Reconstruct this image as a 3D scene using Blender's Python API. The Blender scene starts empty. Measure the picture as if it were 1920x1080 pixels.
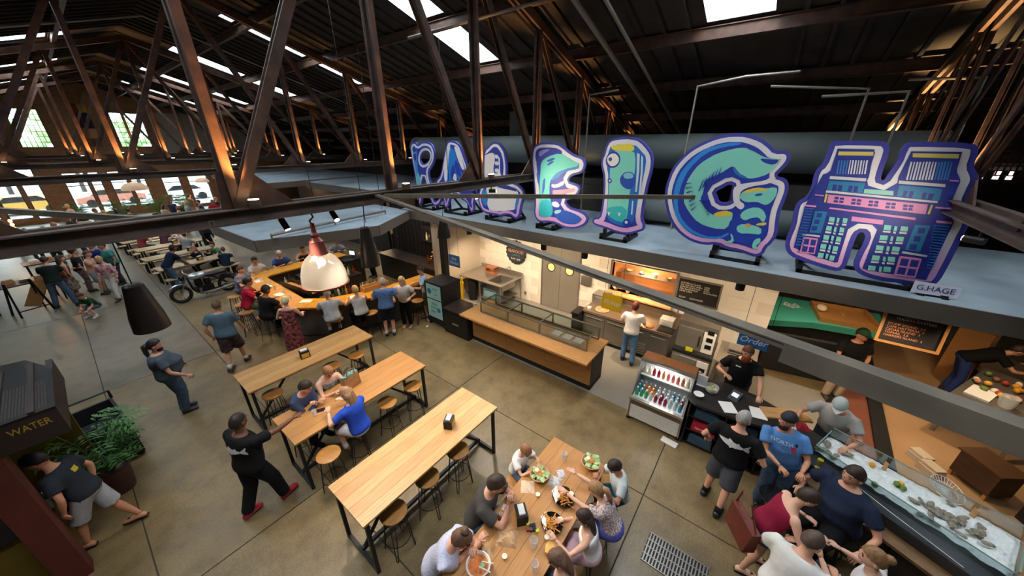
import bpy, bmesh, math, random
from mathutils import Vector, Matrix, Quaternion, noise
from mathutils.geometry import tessellate_polygon
random.seed(7)
scene = bpy.context.scene
col = scene.collection
R = math.radians

# ------------------------------------------------------------------ camera
CAM_H = 5.166
HEAD = R(52.6)                       # angle between the hall's long axis frame and the view
FWD = Vector((math.sin(HEAD), math.cos(HEAD), 0))
RGT = Vector((math.cos(HEAD), -math.sin(HEAD), 0))
PITCH = R(23.294)
cd = bpy.data.cameras.new('camera')
cam = bpy.data.objects.new('camera', cd)
col.objects.link(cam)
cam.location = (0, 0, CAM_H)
view = FWD * math.cos(PITCH) + Vector((0, 0, -math.sin(PITCH)))
cam.rotation_euler = view.to_track_quat('-Z', 'Y').to_euler()
cd.sensor_width = 36.0
cd.lens = 633.6 / 1920 * 36
cd.clip_start = 0.05
cd.clip_end = 300
scene.camera = cam

# ------------------------------------------------------------------ world, exposure
W = bpy.data.worlds.new('sky')
scene.world = W
W.use_nodes = True
bg = W.node_tree.nodes['Background']
bg.inputs[0].default_value = (0.80, 0.90, 1.0, 1)
bg.inputs[1].default_value = 12.0
vs = scene.view_settings
vs.view_transform = 'Standard'
vs.look = 'None'
vs.gamma = 1.0
vs.use_curve_mapping = False
vs.exposure = 0.30
cy = scene.cycles
cy.max_bounces = 5
cy.diffuse_bounces = 3
cy.glossy_bounces = 2
cy.transmission_bounces = 4
cy.transparent_max_bounces = 8
cy.caustics_reflective = False
cy.caustics_refractive = False
cy.sample_clamp_indirect = 4.0
cy.use_adaptive_sampling = True
cy.adaptive_threshold = 0.1
cy.adaptive_min_samples = 20
SKYLIGHT_POWER = 19.0
UPLIGHT_POWER = 460.0
CANLIGHT_POWER = 140.0
TRACK_POWER = 235.0

# ------------------------------------------------------------------ materials
def lin(c):
    if isinstance(c, str):
        c = c.lstrip('#')
        c = [int(c[i:i + 2], 16) / 255 for i in (0, 2, 4)]
    return tuple((v / 12.92 if v <= 0.04045 else ((v + 0.055) / 1.055) ** 2.4) for v in c[:3]) + (1,)

MATS = {}
def mat(name, c, rough=0.6, metal=0.0, var=0.0, scale=8.0, stretch=None, c2=None, bump=0.0, emit=0.0, alpha=None, trans=0.0, spec=0.5):
    if name in MATS:
        return MATS[name]
    m = bpy.data.materials.new(name)
    m.use_nodes = True
    nt = m.node_tree
    b = nt.nodes['Principled BSDF']
    b.inputs['Roughness'].default_value = rough
    b.inputs['Metallic'].default_value = metal
    b.inputs['Specular IOR Level'].default_value = spec
    base = lin(c)
    b.inputs['Base Color'].default_value = base
    if c2 is not None or var > 0 or bump > 0:
        tc = nt.nodes.new('ShaderNodeTexCoord')
        mp = nt.nodes.new('ShaderNodeMapping')
        if stretch:
            mp.inputs['Scale'].default_value = stretch
        nz = nt.nodes.new('ShaderNodeTexNoise')
        nz.inputs['Scale'].default_value = scale
        nz.inputs['Detail'].default_value = 5
        nt.links.new(tc.outputs['Object'], mp.inputs['Vector'])
        nt.links.new(mp.outputs['Vector'], nz.inputs['Vector'])
        if c2 is not None or var > 0:
            rp = nt.nodes.new('ShaderNodeValToRGB')
            if c2 is not None:
                a, z = base, lin(c2)
            else:
                a = tuple(v * (1 - var) for v in base[:3]) + (1,)
                z = tuple(min(1, v * (1 + var)) for v in base[:3]) + (1,)
            rp.color_ramp.elements[0].color = a
            rp.color_ramp.elements[1].color = z
            rp.color_ramp.elements[0].position = 0.35
            rp.color_ramp.elements[1].position = 0.65
            nt.links.new(nz.outputs['Fac'], rp.inputs['Fac'])
            nt.links.new(rp.outputs['Color'], b.inputs['Base Color'])
        if bump > 0:
            bp = nt.nodes.new('ShaderNodeBump')
            bp.inputs['Strength'].default_value = bump
            bp.inputs['Distance'].default_value = 0.02
            nt.links.new(nz.outputs['Fac'], bp.inputs['Height'])
            nt.links.new(bp.outputs['Normal'], b.inputs['Normal'])
    if emit > 0:
        b.inputs['Emission Color'].default_value = base
        b.inputs['Emission Strength'].default_value = emit
    if trans > 0:
        b.inputs['Transmission Weight'].default_value = trans
    if alpha is not None:
        b.inputs['Alpha'].default_value = alpha
    MATS[name] = m
    return m

def wood(name, a, b, stretch=(1.2, 14, 14), rough=0.45):
    return mat(name, a, rough, c2=b, scale=3.0, stretch=stretch)

def clear(name, tint='#e8f0f0', alpha=0.16, rough=0.03):
    """thin glass: mostly see-through with a clear-coat-like reflection"""
    if name in MATS:
        return MATS[name]
    m = bpy.data.materials.new(name)
    m.use_nodes = True
    nt = m.node_tree
    nt.nodes.clear()
    out = nt.nodes.new('ShaderNodeOutputMaterial')
    tr = nt.nodes.new('ShaderNodeBsdfTransparent')
    gl = nt.nodes.new('ShaderNodeBsdfGlossy')
    gl.inputs['Roughness'].default_value = rough
    gl.inputs['Color'].default_value = lin(tint)
    tr.inputs['Color'].default_value = lin(tint)
    mx = nt.nodes.new('ShaderNodeMixShader')
    mx.inputs[0].default_value = alpha
    nt.links.new(tr.outputs[0], mx.inputs[1])
    nt.links.new(gl.outputs[0], mx.inputs[2])
    nt.links.new(mx.outputs[0], out.inputs[0])
    MATS[name] = m
    return m

# ------------------------------------------------------------------ mesh helpers
class MB:
    """collects shapes, then links them as one mesh object"""
    def __init__(s):
        s.v, s.f, s.m, s.mi = [], [], [], 0
    def add(s, verts, faces):
        o = len(s.v)
        s.v.extend([tuple(p) for p in verts])
        for f in faces:
            s.f.append(tuple(i + o for i in f))
            s.m.append(s.mi)
        return s
    def slot(s, i):
        s.mi = i
        return s
    def box(s, x0, x1, y0, y1, z0, z1, M=None):
        p = [Vector((x, y, z)) for z in (z0, z1) for y in (y0, y1) for x in (x0, x1)]
        if M is not None:
            p = [M @ q for q in p]
        return s.add(p, [(0, 2, 3, 1), (4, 5, 7, 6), (0, 1, 5, 4), (2, 6, 7, 3), (0, 4, 6, 2), (1, 3, 7, 5)])
    def beam(s, a, b, w, h, up=(0, 0, 1)):
        a, b = Vector(a), Vector(b)
        d = (b - a).normalized()
        u = Vector(up)
        if abs(d.dot(u)) > 0.98:
            u = Vector((1, 0, 0))
        x = d.cross(u).normalized()
        y = x.cross(d).normalized()
        p = []
        for c in (a, b):
            for sy in (-1, 1):
                for sx in (-1, 1):
                    p.append(c + x * sx * w / 2 + y * sy * h / 2)
        return s.add(p, [(0, 1, 3, 2), (4, 6, 7, 5), (0, 4, 5, 1), (2, 3, 7, 6), (0, 2, 6, 4), (1, 5, 7, 3)])
    def tube(s, pts, r, n=8, cap=True, flat=1.0):
        pts = [Vector(p) for p in pts]
        rs = r if isinstance(r, (list, tuple)) else [r] * len(pts)
        prev = None
        rings = []
        for i, p in enumerate(pts):
            if i == 0:
                d = pts[1] - p
            elif i == len(pts) - 1:
                d = p - pts[i - 1]
            else:
                d = (pts[i + 1] - p).normalized() + (p - pts[i - 1]).normalized()
            d = d.normalized() if d.length > 1e-9 else Vector((0, 0, 1))
            if prev is None:
                u = Vector((0, 0, 1)) if abs(d.z) < 0.9 else Vector((1, 0, 0))
                x = d.cross(u).normalized()
            else:
                x = prev - d * prev.dot(d)
                x = x.normalized() if x.length > 1e-6 else d.orthogonal().normalized()
            prev = x
            y = d.cross(x)
            rings.append([p + (x * math.cos(2 * math.pi * k / n) + y * math.sin(2 * math.pi * k / n) * flat) * rs[i] for k in range(n)])
        v = [q for rg in rings for q in rg]
        f = []
        for i in range(len(rings) - 1):
            for k in range(n):
                k2 = (k + 1) % n
                f.append((i * n + k, i * n + k2, (i + 1) * n + k2, (i + 1) * n + k))
        if cap:
            f.append(tuple(range(n - 1, -1, -1)))
            b = (len(rings) - 1) * n
            f.append(tuple(b + k for k in range(n)))
        return s.add(v, f)
    def lathe(s, prof, n=20, c=(0, 0, 0), cap=True, M=None):
        v, f = [], []
        for r, z in prof:
            for k in range(n):
                a = 2 * math.pi * k / n
                p = Vector((c[0] + r * math.cos(a), c[1] + r * math.sin(a), c[2] + z))
                v.append(M @ p if M is not None else p)
        for i in range(len(prof) - 1):
            for k in range(n):
                k2 = (k + 1) % n
                f.append((i * n + k, i * n + k2, (i + 1) * n + k2, (i + 1) * n + k))
        if cap:
            f.append(tuple(range(n - 1, -1, -1)))
            b = (len(prof) - 1) * n
            f.append(tuple(b + k for k in range(n)))
        return s.add(v, f)
    def cyl(s, c, r, z0, z1, n=16):
        return s.lathe([(r, z0), (r, z1)], n, c)
    def ball(s, c, rx, ry=None, rz=None, n=12, m=8, M=None):
        ry = ry or rx
        rz = rz or rx
        v, f = [], []
        for i in range(1, m):
            t = math.pi * i / m
            for k in range(n):
                a = 2 * math.pi * k / n
                v.append(Vector((rx * math.sin(t) * math.cos(a), ry * math.sin(t) * math.sin(a), rz * math.cos(t))))
        v.append(Vector((0, 0, rz)))
        v.append(Vector((0, 0, -rz)))
        top, bot = len(v) - 2, len(v) - 1
        for i in range(m - 2):
            for k in range(n):
                k2 = (k + 1) % n
                f.append((i * n + k, (i + 1) * n + k, (i + 1) * n + k2, i * n + k2))
        for k in range(n):
            k2 = (k + 1) % n
            f.append((top, k, k2))
            f.append((bot, (m - 2) * n + k2, (m - 2) * n + k))
        if M is not None:
            v = [M @ p for p in v]
        return s.add([p + Vector(c) for p in v], f)
    def prism(s, poly, d0, d1, fn):
        """poly in 2D, fn(u, v, d) -> 3D; a slab between depths d0 and d1; poly may be a list of loops (holes)"""
        loops = poly if isinstance(poly[0][0], (list, tuple)) else [poly]
        tri = tessellate_polygon([[Vector((a, b, 0)) for a, b in lp] for lp in loops])
        flat = [q for lp in loops for q in lp]
        n = len(flat)
        v = [fn(a, b, d0) for a, b in flat] + [fn(a, b, d1) for a, b in flat]
        f = [t for t in tri] + [tuple(i + n for i in reversed(t)) for t in tri]
        o = 0
        for lp in loops:
            k = len(lp)
            for i in range(k):
                j = (i + 1) % k
                f.append((o + i, o + j, o + j + n, o + i + n))
            o += k
        return s.add(v, f)
    def build(s, name, mats, parent=None, smooth=False, loc=None, link=True):
        me = bpy.data.meshes.new(name)
        me.from_pydata(s.v, [], s.f)
        ms = mats if isinstance(mats, (list, tuple)) else [mats]
        for m in ms:
            me.materials.append(m)
        if len(ms) > 1:
            me.polygons.foreach_set('material_index', s.m)
        bm = bmesh.new()
        bm.from_mesh(me)
        bmesh.ops.recalc_face_normals(bm, faces=bm.faces)
        bm.to_mesh(me)
        bm.free()
        if smooth:
            me.polygons.foreach_set('use_smooth', [True] * len(me.polygons))
            if smooth != 'all':
                try:
                    me.set_sharp_from_angle(angle=R(smooth if smooth is not True else 40))
                except Exception:
                    pass
        o = bpy.data.objects.new(name, me)
        if parent is not None:
            o.parent = parent
        if loc is not None:
            o.location = loc
        col.objects.link(o)
        return o

ORD = ['first', 'second', 'third', 'fourth', 'fifth', 'sixth', 'seventh', 'eighth', 'ninth', 'tenth']
def tag(o, label=None, cat=None, group=None, kind=None):
    if label:
        o['label'] = label
    if cat:
        o['category'] = cat
    if group:
        o['group'] = group
    if kind:
        o['kind'] = kind
    return o

def empty(name, loc=(0, 0, 0), rz=0.0, label=None, cat=None, group=None, parent=None):
    o = bpy.data.objects.new(name, None)
    o.empty_display_size = 0.1
    o.location = loc
    o.rotation_euler = (0, 0, rz)
    if parent is not None:
        o.parent = parent
    col.objects.link(o)
    return tag(o, label, cat, group)

def inst(src, parent=None, loc=None, rz=None):
    c = src.copy()
    col.objects.link(c)
    c.parent = parent
    if loc is not None:
        c.location = loc
    if rz is not None:
        c.rotation_euler = (0, 0, rz)
    return c

def copy_tree(o, parent=None, loc=None, rz=None, label=None):
    c = o.copy()
    col.objects.link(c)
    c.parent = parent
    if loc is not None:
        c.location = loc
    if rz is not None:
        c.rotation_euler = (0, 0, rz)
    if label:
        c['label'] = label
    for ch in list(o.children):
        copy_tree(ch, c)
    return c

def text_mesh(body, size, material, parent, M, name='lettering', depth=0.004, align='CENTER', shear=0.0, sx=1.0):
    cu = bpy.data.curves.new(name, 'FONT')
    cu.body = body
    cu.size = size
    cu.extrude = depth / 2
    cu.align_x = align
    cu.align_y = 'CENTER'
    cu.shear = shear
    cu.resolution_u = 3
    ob = bpy.data.objects.new(name, cu)
    col.objects.link(ob)
    dg = bpy.context.evaluated_depsgraph_get()
    me = bpy.data.meshes.new_from_object(ob.evaluated_get(dg))
    bpy.data.objects.remove(ob)
    bpy.data.curves.remove(cu)
    me.name = name
    for v in me.vertices:
        v.co.x *= sx
    me.transform(M)
    me.materials.clear()
    me.materials.append(material)
    o = bpy.data.objects.new(name, me)
    o.parent = parent
    col.objects.link(o)
    return o

def frame(origin, xdir, up=(0, 0, 1)):
    """matrix whose x runs along xdir, y along up and z out of the plane"""
    x = Vector(xdir).normalized()
    y = Vector(up).normalized()
    z = x.cross(y).normalized()
    y = z.cross(x)
    M = Matrix((x, y, z)).transposed().to_4x4()
    M.translation = Vector(origin)
    return M

def lamp(name, kind, loc, power, color=(1, 1, 1), parent=None, size=0.05, target=None, angle=60, blend=0.5):
    ld = bpy.data.lights.new(name, kind)
    ld.energy = power
    ld.color = color
    if kind == 'SPOT':
        ld.spot_size = R(angle)
        ld.spot_blend = blend
        ld.shadow_soft_size = size
    elif kind == 'POINT':
        ld.shadow_soft_size = size
    elif kind == 'AREA':
        ld.size = size
    o = bpy.data.objects.new(name, ld)
    o.location = loc
    if target is not None:
        o.rotation_euler = (Vector(target) - Vector(loc)).to_track_quat('-Z', 'Y').to_euler()
    if parent is not None:
        o.parent = parent
    col.objects.link(o)
    return o
WARM = (1.0, 0.66, 0.34)
AMBER = (1.0, 0.48, 0.14)
# ------------------------------------------------------------------ shared materials
M_STEEL = mat('brown_steel', '#5b3f31', 0.55, 0.25, c2='#3d2a22', scale=5, bump=0.15)
M_STEEL2 = mat('dusty_steel', '#5d4a3f', 0.65, 0.1, c2='#473a33', scale=4)
M_BLACK = mat('black_steel', '#17181a', 0.45, 0.3)
M_BLACKMATTE = mat('matte_black', '#141414', 0.7)
M_STAINLESS = mat('stainless', '#b9b4ac', 0.3, 0.85, var=0.08, scale=3)
M_STAINDARK = mat('brushed_steel_dark', '#8f8a82', 0.38, 0.7, var=0.06, scale=3)
M_WHITE = mat('white_paint', '#e9e7e2', 0.6)
M_GLASS = clear('clear_glass')
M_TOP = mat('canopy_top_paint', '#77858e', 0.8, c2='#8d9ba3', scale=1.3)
M_FASCIA = mat('canopy_fascia', '#645d55', 0.7, var=0.06, scale=2)
M_CONC = None

def concrete(name, a, b, dark):
    m = bpy.data.materials.new(name)
    m.use_nodes = True
    nt = m.node_tree
    bs = nt.nodes['Principled BSDF']
    bs.inputs['Roughness'].default_value = 0.36
    tc = nt.nodes.new('ShaderNodeTexCoord')
    def nz(scale, detail=6):
        n = nt.nodes.new('ShaderNodeTexNoise')
        n.inputs['Scale'].default_value = scale
        n.inputs['Detail'].default_value = detail
        n.inputs['Roughness'].default_value = 0.65
        nt.links.new(tc.outputs['Object'], n.inputs['Vector'])
        return n
    big, mid, fine = nz(0.45), nz(2.6), nz(42)
    r1 = nt.nodes.new('ShaderNodeValToRGB')
    r1.color_ramp.elements[0].color = lin(a)
    r1.color_ramp.elements[1].color = lin(b)
    r1.color_ramp.elements[0].position = 0.36
    r1.color_ramp.elements[1].position = 0.64
    nt.links.new(big.outputs['Fac'], r1.inputs['Fac'])
    r2 = nt.nodes.new('ShaderNodeValToRGB')
    r2.color_ramp.elements[0].color = lin(dark)
    r2.color_ramp.elements[1].color = (1, 1, 1, 1)
    r2.color_ramp.elements[0].position = 0.30
    r2.color_ramp.elements[1].position = 0.58
    nt.links.new(mid.outputs['Fac'], r2.inputs['Fac'])
    r3 = nt.nodes.new('ShaderNodeValToRGB')
    r3.color_ramp.elements[0].color = (0.62, 0.60, 0.58, 1)
    r3.color_ramp.elements[1].color = (1, 1, 1, 1)
    r3.color_ramp.elements[0].position = 0.33
    r3.color_ramp.elements[1].position = 0.55
    nt.links.new(fine.outputs['Fac'], r3.inputs['Fac'])
    for k, rr in ((0, r2), (1, r3)):
        mx = nt.nodes.new('ShaderNodeMix')
        mx.data_type = 'RGBA'
        mx.blend_type = 'MULTIPLY'
        mx.inputs['Factor'].default_value = 0.45 if k == 0 else 0.9
        nt.links.new((r1 if k == 0 else last).outputs[0 if k == 0 else 2], mx.inputs[6])
        nt.links.new(rr.outputs[0], mx.inputs[7])
        last = mx
    nt.links.new(last.outputs[2], bs.inputs['Base Color'])
    mr = nt.nodes.new('ShaderNodeMapRange')
    mr.inputs[3].default_value = 0.24
    mr.inputs[4].default_value = 0.55
    nt.links.new(mid.outputs['Fac'], mr.inputs[0])
    nt.links.new(mr.outputs[0], bs.inputs['Roughness'])
    return m
M_CONC = concrete('polished_concrete', '#8c7751', '#7d6b4b', '#776852')
M_CONC2 = concrete('polished_concrete_grey', '#857a66', '#796e5c', '#7d7262')
M_JOINT = mat('floor_joint', '#3f382f', 0.8)

# ------------------------------------------------------------------ floor of concrete slabs
floor = MB().box(-12.5, 19, -10, 42, -0.30, -0.012).build('floor', M_JOINT)
tag(floor, kind='structure')
FX = [-12.5, -6.6, -3.4, -0.76, 1.25, 4.17, 7.2, 10.3, 14, 19]
FY = [-10, -4.2, 0.55, 4.75, 11.0, 17.2, 23.6, 30, 36, 42]
for i in range(len(FX) - 1):
    for j in range(len(FY) - 1):
        g = 0.009
        m = M_CONC2 if (FX[i] < -0.7 and FY[j] > 10) or FY[j] > 17 else M_CONC
        MB().box(FX[i] + g, FX[i + 1] - g, FY[j] + g, FY[j + 1] - g, -0.05, 0.0).build('floor_slab', m, floor)
M_GREYFLOOR = mat('grey_epoxy_floor', '#8e8a82', 0.4, var=0.06, scale=2)
sf = MB().box(5.86, 9.05, -1.9, 8.35, -0.001, 0.006).build('floor_stall', M_GREYFLOOR)
tag(sf, kind='structure')
M_ORANGE = mat('tan_epoxy_floor', '#a98560', 0.5, c2='#b48f68', scale=1.2)
M_REDTILE = mat('red_quarry_floor', '#7d4a3a', 0.55, var=0.08, scale=2)
for nm, poly, m, z1 in (
        ('floor_tan', [(6.15, -2.35), (7.15, -2.62), (13.4, -2.95), (13.6, -9), (5.6, -9), (5.2, -3.1)], M_ORANGE, 0.006),
        ('floor_red', [(9.05, -1.9), (13.2, -2.2), (13.4, -2.95), (7.15, -2.62), (6.6, -1.9)], M_REDTILE, 0.007)):
    o = MB().prism(poly, -0.001, z1, lambda a, b, d: Vector((a, b, d))).build(nm, m)
    tag(o, kind='structure')

# ------------------------------------------------------------------ roof: deck, purlins, skylights
RX, RZ, RS = 3.2, 9.0, 0.31            # ridge position and slope
def roofz(x):
    return RZ - RS * abs(x - RX)
EAVE_R, EAVE_L = 18.2, -11.8
YA, YB = -9.5, 40.5
PURL = [1.7, 3.6, 5.55, 7.5, 9.4, 11.3, 13.2]       # distance from the ridge
SKY_Y = [(-5.6, -4.5), (0.80, 1.88), (7.1, 8.1), (13.4, 14.35), (19.9, 20.85), (26.3, 27.25), (32.7, 33.6)]
SKY_D = [(1.32, 1.62), (1.80, 3.50), (3.75, 5.48)]   # spans measured from the ridge
M_DECK = mat('dark_roof_deck', '#352f2c', 0.9, c2='#2a2522', scale=3)
M_CURB = mat('skylight_curb', '#d9e4e6', 0.6)
M_SKY = mat('skylight_pane', '#f2f8ff', 0.4, emit=SKYLIGHT_POWER)
ceiling = None
xs = sorted(set([0.0] + [v for ab in SKY_D for v in ab] + [15.0]))
ys = sorted(set([YA, YB] + [v for ab in SKY_Y for v in ab]))
mb = MB()
for sgn in (1, -1):
    for i in range(len(xs) - 1):
        for j in range(len(ys) - 1):
            a, b, y0, y1 = xs[i], xs[i + 1], ys[j], ys[j + 1]
            if (a, b) in SKY_D and (y0, y1) in SKY_Y and (sgn > 0 or y0 > 0):
                continue
            for t in (0.0, 0.06):
                mb.add([(RX + sgn * a, y0, RZ - RS * a + t), (RX + sgn * b, y0, RZ - RS * b + t),
                        (RX + sgn * b, y1, RZ - RS * b + t), (RX + sgn * a, y1, RZ - RS * a + t)], [(0, 1, 2, 3)])
ceiling = mb.build('ceiling', M_DECK)
tag(ceiling, kind='structure')
mb = MB()
y = YA + 0.2
while y < YB:
    if not any(a - 0.1 < y < b + 0.1 for a, b in SKY_Y):
        for sgn in (1, -1):
            mb.beam((RX, y, RZ - 0.03), (RX + sgn * 15, y, RZ - RS * 15 - 0.03), 0.07, 0.07)
    y += 0.46
tag(mb.build('deck_ribs', M_DECK, ceiling), kind='stuff')
for sgn in (1, -1):
    for d in PURL:
        x, z = RX + sgn * d, RZ - RS * d
        mb = MB()
        mb.box(x - 0.012, x + 0.012, YA, YB, z - 0.25, z - 0.05)
        mb.box(x - 0.05, x + 0.05, YA, YB, z - 0.265, z - 0.25)
        mb.box(x - 0.05, x + 0.05, YA, YB, z - 0.06, z - 0.045)
        mb.build('purlin', M_STEEL, ceiling)
n = 0
for sgn in (1, -1):
    for (y0, y1) in SKY_Y:
        for (a, b) in SKY_D:
            if sgn < 0 and y0 < 0:
                continue
            xa, xb = sorted((RX + sgn * a, RX + sgn * b))
            base = (RX + sgn * (a + b) / 2, (y0 + y1) / 2, RZ - RS * (a + b) / 2)
            n += 1
            sk = empty('window_%d' % n, base)
            tag(sk, kind='structure')
            mb = MB()
            h = 0.55
            def zz(x, t):
                return RZ - RS * abs(x - RX) + t
            ring0 = [(xa, y0), (xb, y0), (xb, y1), (xa, y1)]
            for k in range(4):
                (px, py), (qx, qy) = ring0[k], ring0[(k + 1) % 4]
                mb.add([Vector((px, py, zz(px, 0))) - Vector(base), Vector((qx, qy, zz(qx, 0))) - Vector(base),
                        Vector((qx, qy, zz(qx, h))) - Vector(base), Vector((px, py, zz(px, h))) - Vector(base)], [(0, 1, 2, 3)])
            mb.build('window_curb', M_CURB, sk)
            mb = MB()
            mb.add([Vector((px, py, zz(px, h - 0.01))) - Vector(base) for px, py in ring0], [(0, 1, 2, 3)])
            mb.build('window_pane', M_SKY, sk)
            mb = MB()
            ym = (y0 + y1) / 2
            mb.beam(Vector((xa, ym, zz(xa, h - 0.05))) - Vector(base), Vector((xb, ym, zz(xb, h - 0.05))) - Vector(base), 0.03, 0.04)
            if b - a > 1:
                xm = (xa + xb) / 2
                mb.beam(Vector((xm, y0, zz(xm, h - 0.05))) - Vector(base), Vector((xm, y1, zz(xm, h - 0.05))) - Vector(base), 0.03, 0.04)
            mb.build('window_bar', M_STAINDARK, sk)

# ------------------------------------------------------------------ outer walls
def brick(name, a, b, mortar):
    m = bpy.data.materials.new(name)
    m.use_nodes = True
    nt = m.node_tree
    bs = nt.nodes['Principled BSDF']
    bs.inputs['Roughness'].default_value = 0.85
    tc = nt.nodes.new('ShaderNodeTexCoord')
    mp = nt.nodes.new('ShaderNodeMapping')
    mp.inputs['Rotation'].default_value = (R(90), 0, 0)
    bt = nt.nodes.new('ShaderNodeTexBrick')
    bt.inputs['Color1'].default_value = lin(a)
    bt.inputs['Color2'].default_value = lin(b)
    bt.inputs['Mortar'].default_value = lin(mortar)
    bt.inputs['Scale'].default_value = 1.0
    bt.inputs['Brick Width'].default_value = 0.24
    bt.inputs['Row Height'].default_value = 0.085
    bt.inputs['Mortar Size'].default_value = 0.008
    nt.links.new(tc.outputs['Object'], mp.inputs['Vector'])
    nt.links.new(mp.outputs['Vector'], bt.inputs['Vector'])
    nt.links.new(bt.outputs['Color'], bs.inputs['Base Color'])
    return m
M_BRICK = brick('old_brick', '#b88460', '#a06f4e', '#a8937e')
M_DARKWALL = mat('dark_wall', '#2c2724', 0.8, var=0.1, scale=1)
WY = 40.0
# far wall: vertical bays left open for glazing (x0, x1, z0, z1)
OPEN = [(-9.5, -6.2, 0.5, 3.3), (-5.8, -2.7, 0.5, 3.3), (-2.45, -1.45, 0.4, 3.6), (-1.3, -0.55, 0.3, 3.6), (0.55, 1.62, 0.3, 3.2),
        (1.75, 2.3, 0.3, 3.2), (2.7, 3.6, 0.6, 3.2), (3.75, 4.6, 0.6, 3.2), (5.5, 6.6, 0.2, 3.0), (7.1, 8.4, 0.2, 3.0),
        (-0.45, 0.9, 4.84, 7.2), (4.05, 5.75, 4.84, 7.2)]
gx = sorted(set([EAVE_L, EAVE_R] + [v for o in OPEN for v in o[:2]] + [RX]))
gz = sorted(set([0.0, 9.2] + [v for o in OPEN for v in o[2:]]))
mb = MB()
for i in range(len(gx) - 1):
    for j in range(len(gz) - 1):
        cx, cz = (gx[i] + gx[i + 1]) / 2, (gz[j] + gz[j + 1]) / 2
        if any(o[0] < cx < o[1] and o[2] < cz < o[3] for o in OPEN):
            continue
        mb.box(gx[i], gx[i + 1], WY, WY + 0.3, gz[j], gz[j + 1])
wall = tag(mb.build('wall_far', M_BRICK), kind='structure')
M_PLASTER = mat('white_plaster', '#cfc6bb', 0.85, var=0.07, scale=1.5)
tag(MB().box(6.15, 13.5, WY - 0.06, WY - 0.005, 3.5, 7.3).build('wall_far_white', M_PLASTER), kind='structure')
M_MULL = mat('window_mullion', '#5a5552', 0.6)
for k, (a, b, z0, z1) in enumerate(OPEN):
    w = tag(empty('window_%d' % (100 + k), ((a + b) / 2, WY + 0.1, z0)), kind='structure')
    hw, hh = (b - a) / 2, z1 - z0
    mb = MB()
    for t in (-hw + 0.02, hw - 0.02):
        mb.box(t - 0.03, t + 0.03, -0.03, 0.03, 0, hh)
    for t in (0.02, hh - 0.02):
        mb.box(-hw, hw, -0.03, 0.03, t - 0.03, t + 0.03)
    mb.build('window_frame', M_MULL, w)
    if z0 > 4:
        mb = MB()
        for q in range(1, 6):
            mb.box(-hw + q * 2 * hw / 6 - 0.014, -hw + q * 2 * hw / 6 + 0.014, -0.02, 0.02, 0, hh)
        for q in range(1, 7):
            mb.box(-hw, hw, -0.02, 0.02, q * hh / 7 - 0.014, q * hh / 7 + 0.014)
        mb.build('window_mullions', M_MULL, w)
    else:
        MB().box(-hw, hw, -0.02, 0.02, hh * 0.68, hh * 0.68 + 0.05).build('window_mullions', M_MULL, w)
    MB().box(-hw, hw, -0.006, 0.006, 0, hh).build('window_pane', M_GLASS, w)
# painted panels high on the far wall
ban = empty('wall_banner', (2.7, WY - 0.03, 4.9), label='tall painted panel in yellow, purple and orange on the far brick wall', cat='banner')
for (z0, z1, cs) in ((2.2, 2.75, ('#6b3a1c', '#c9a51d')), (1.2, 2.2, ('#3d2340', '#27204d')), (0.55, 1.2, ('#c86a3a', '#d9a37a')), (0.0, 0.55, ('#8a5a1c', '#6b4a22'))):
    for q in range(2):
        MB().box(-0.42 + q * 0.43, -0.01 + q * 0.43, -0.01, 0.01, z0, z1 - 0.02).build('banner_panel', mat('banner_' + cs[q][1:], cs[q], 0.7), ban)
for nm, bx in (('wall_right', (EAVE_R, EAVE_R + 0.3, YA, YB, 0, 4.9)), ('wall_left', (EAVE_L - 0.3, EAVE_L, YA, YB, 0, 4.9)),
               ('wall_near', (EAVE_L, EAVE_R, YA - 0.3, YA, 0, 9.2))):
    tag(MB().box(*bx).build(nm, M_DARKWALL), kind='structure')

for k, y in enumerate((-5.03, -5.34, -5.60)):
    w = tag(empty('window_%d' % (150 + k), (EAVE_R - 0.01, y, 4.08)), kind='structure')
    MB().box(-0.02, 0.0, -0.08, 0.08, 0, 0.30).build('window_frame', M_MULL, w)
    MB().box(-0.03, -0.02, -0.06, 0.06, 0.02, 0.28).build('window_pane', mat('daylit_pane', '#ffd9d0', 0.4, emit=3.0), w)
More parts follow.
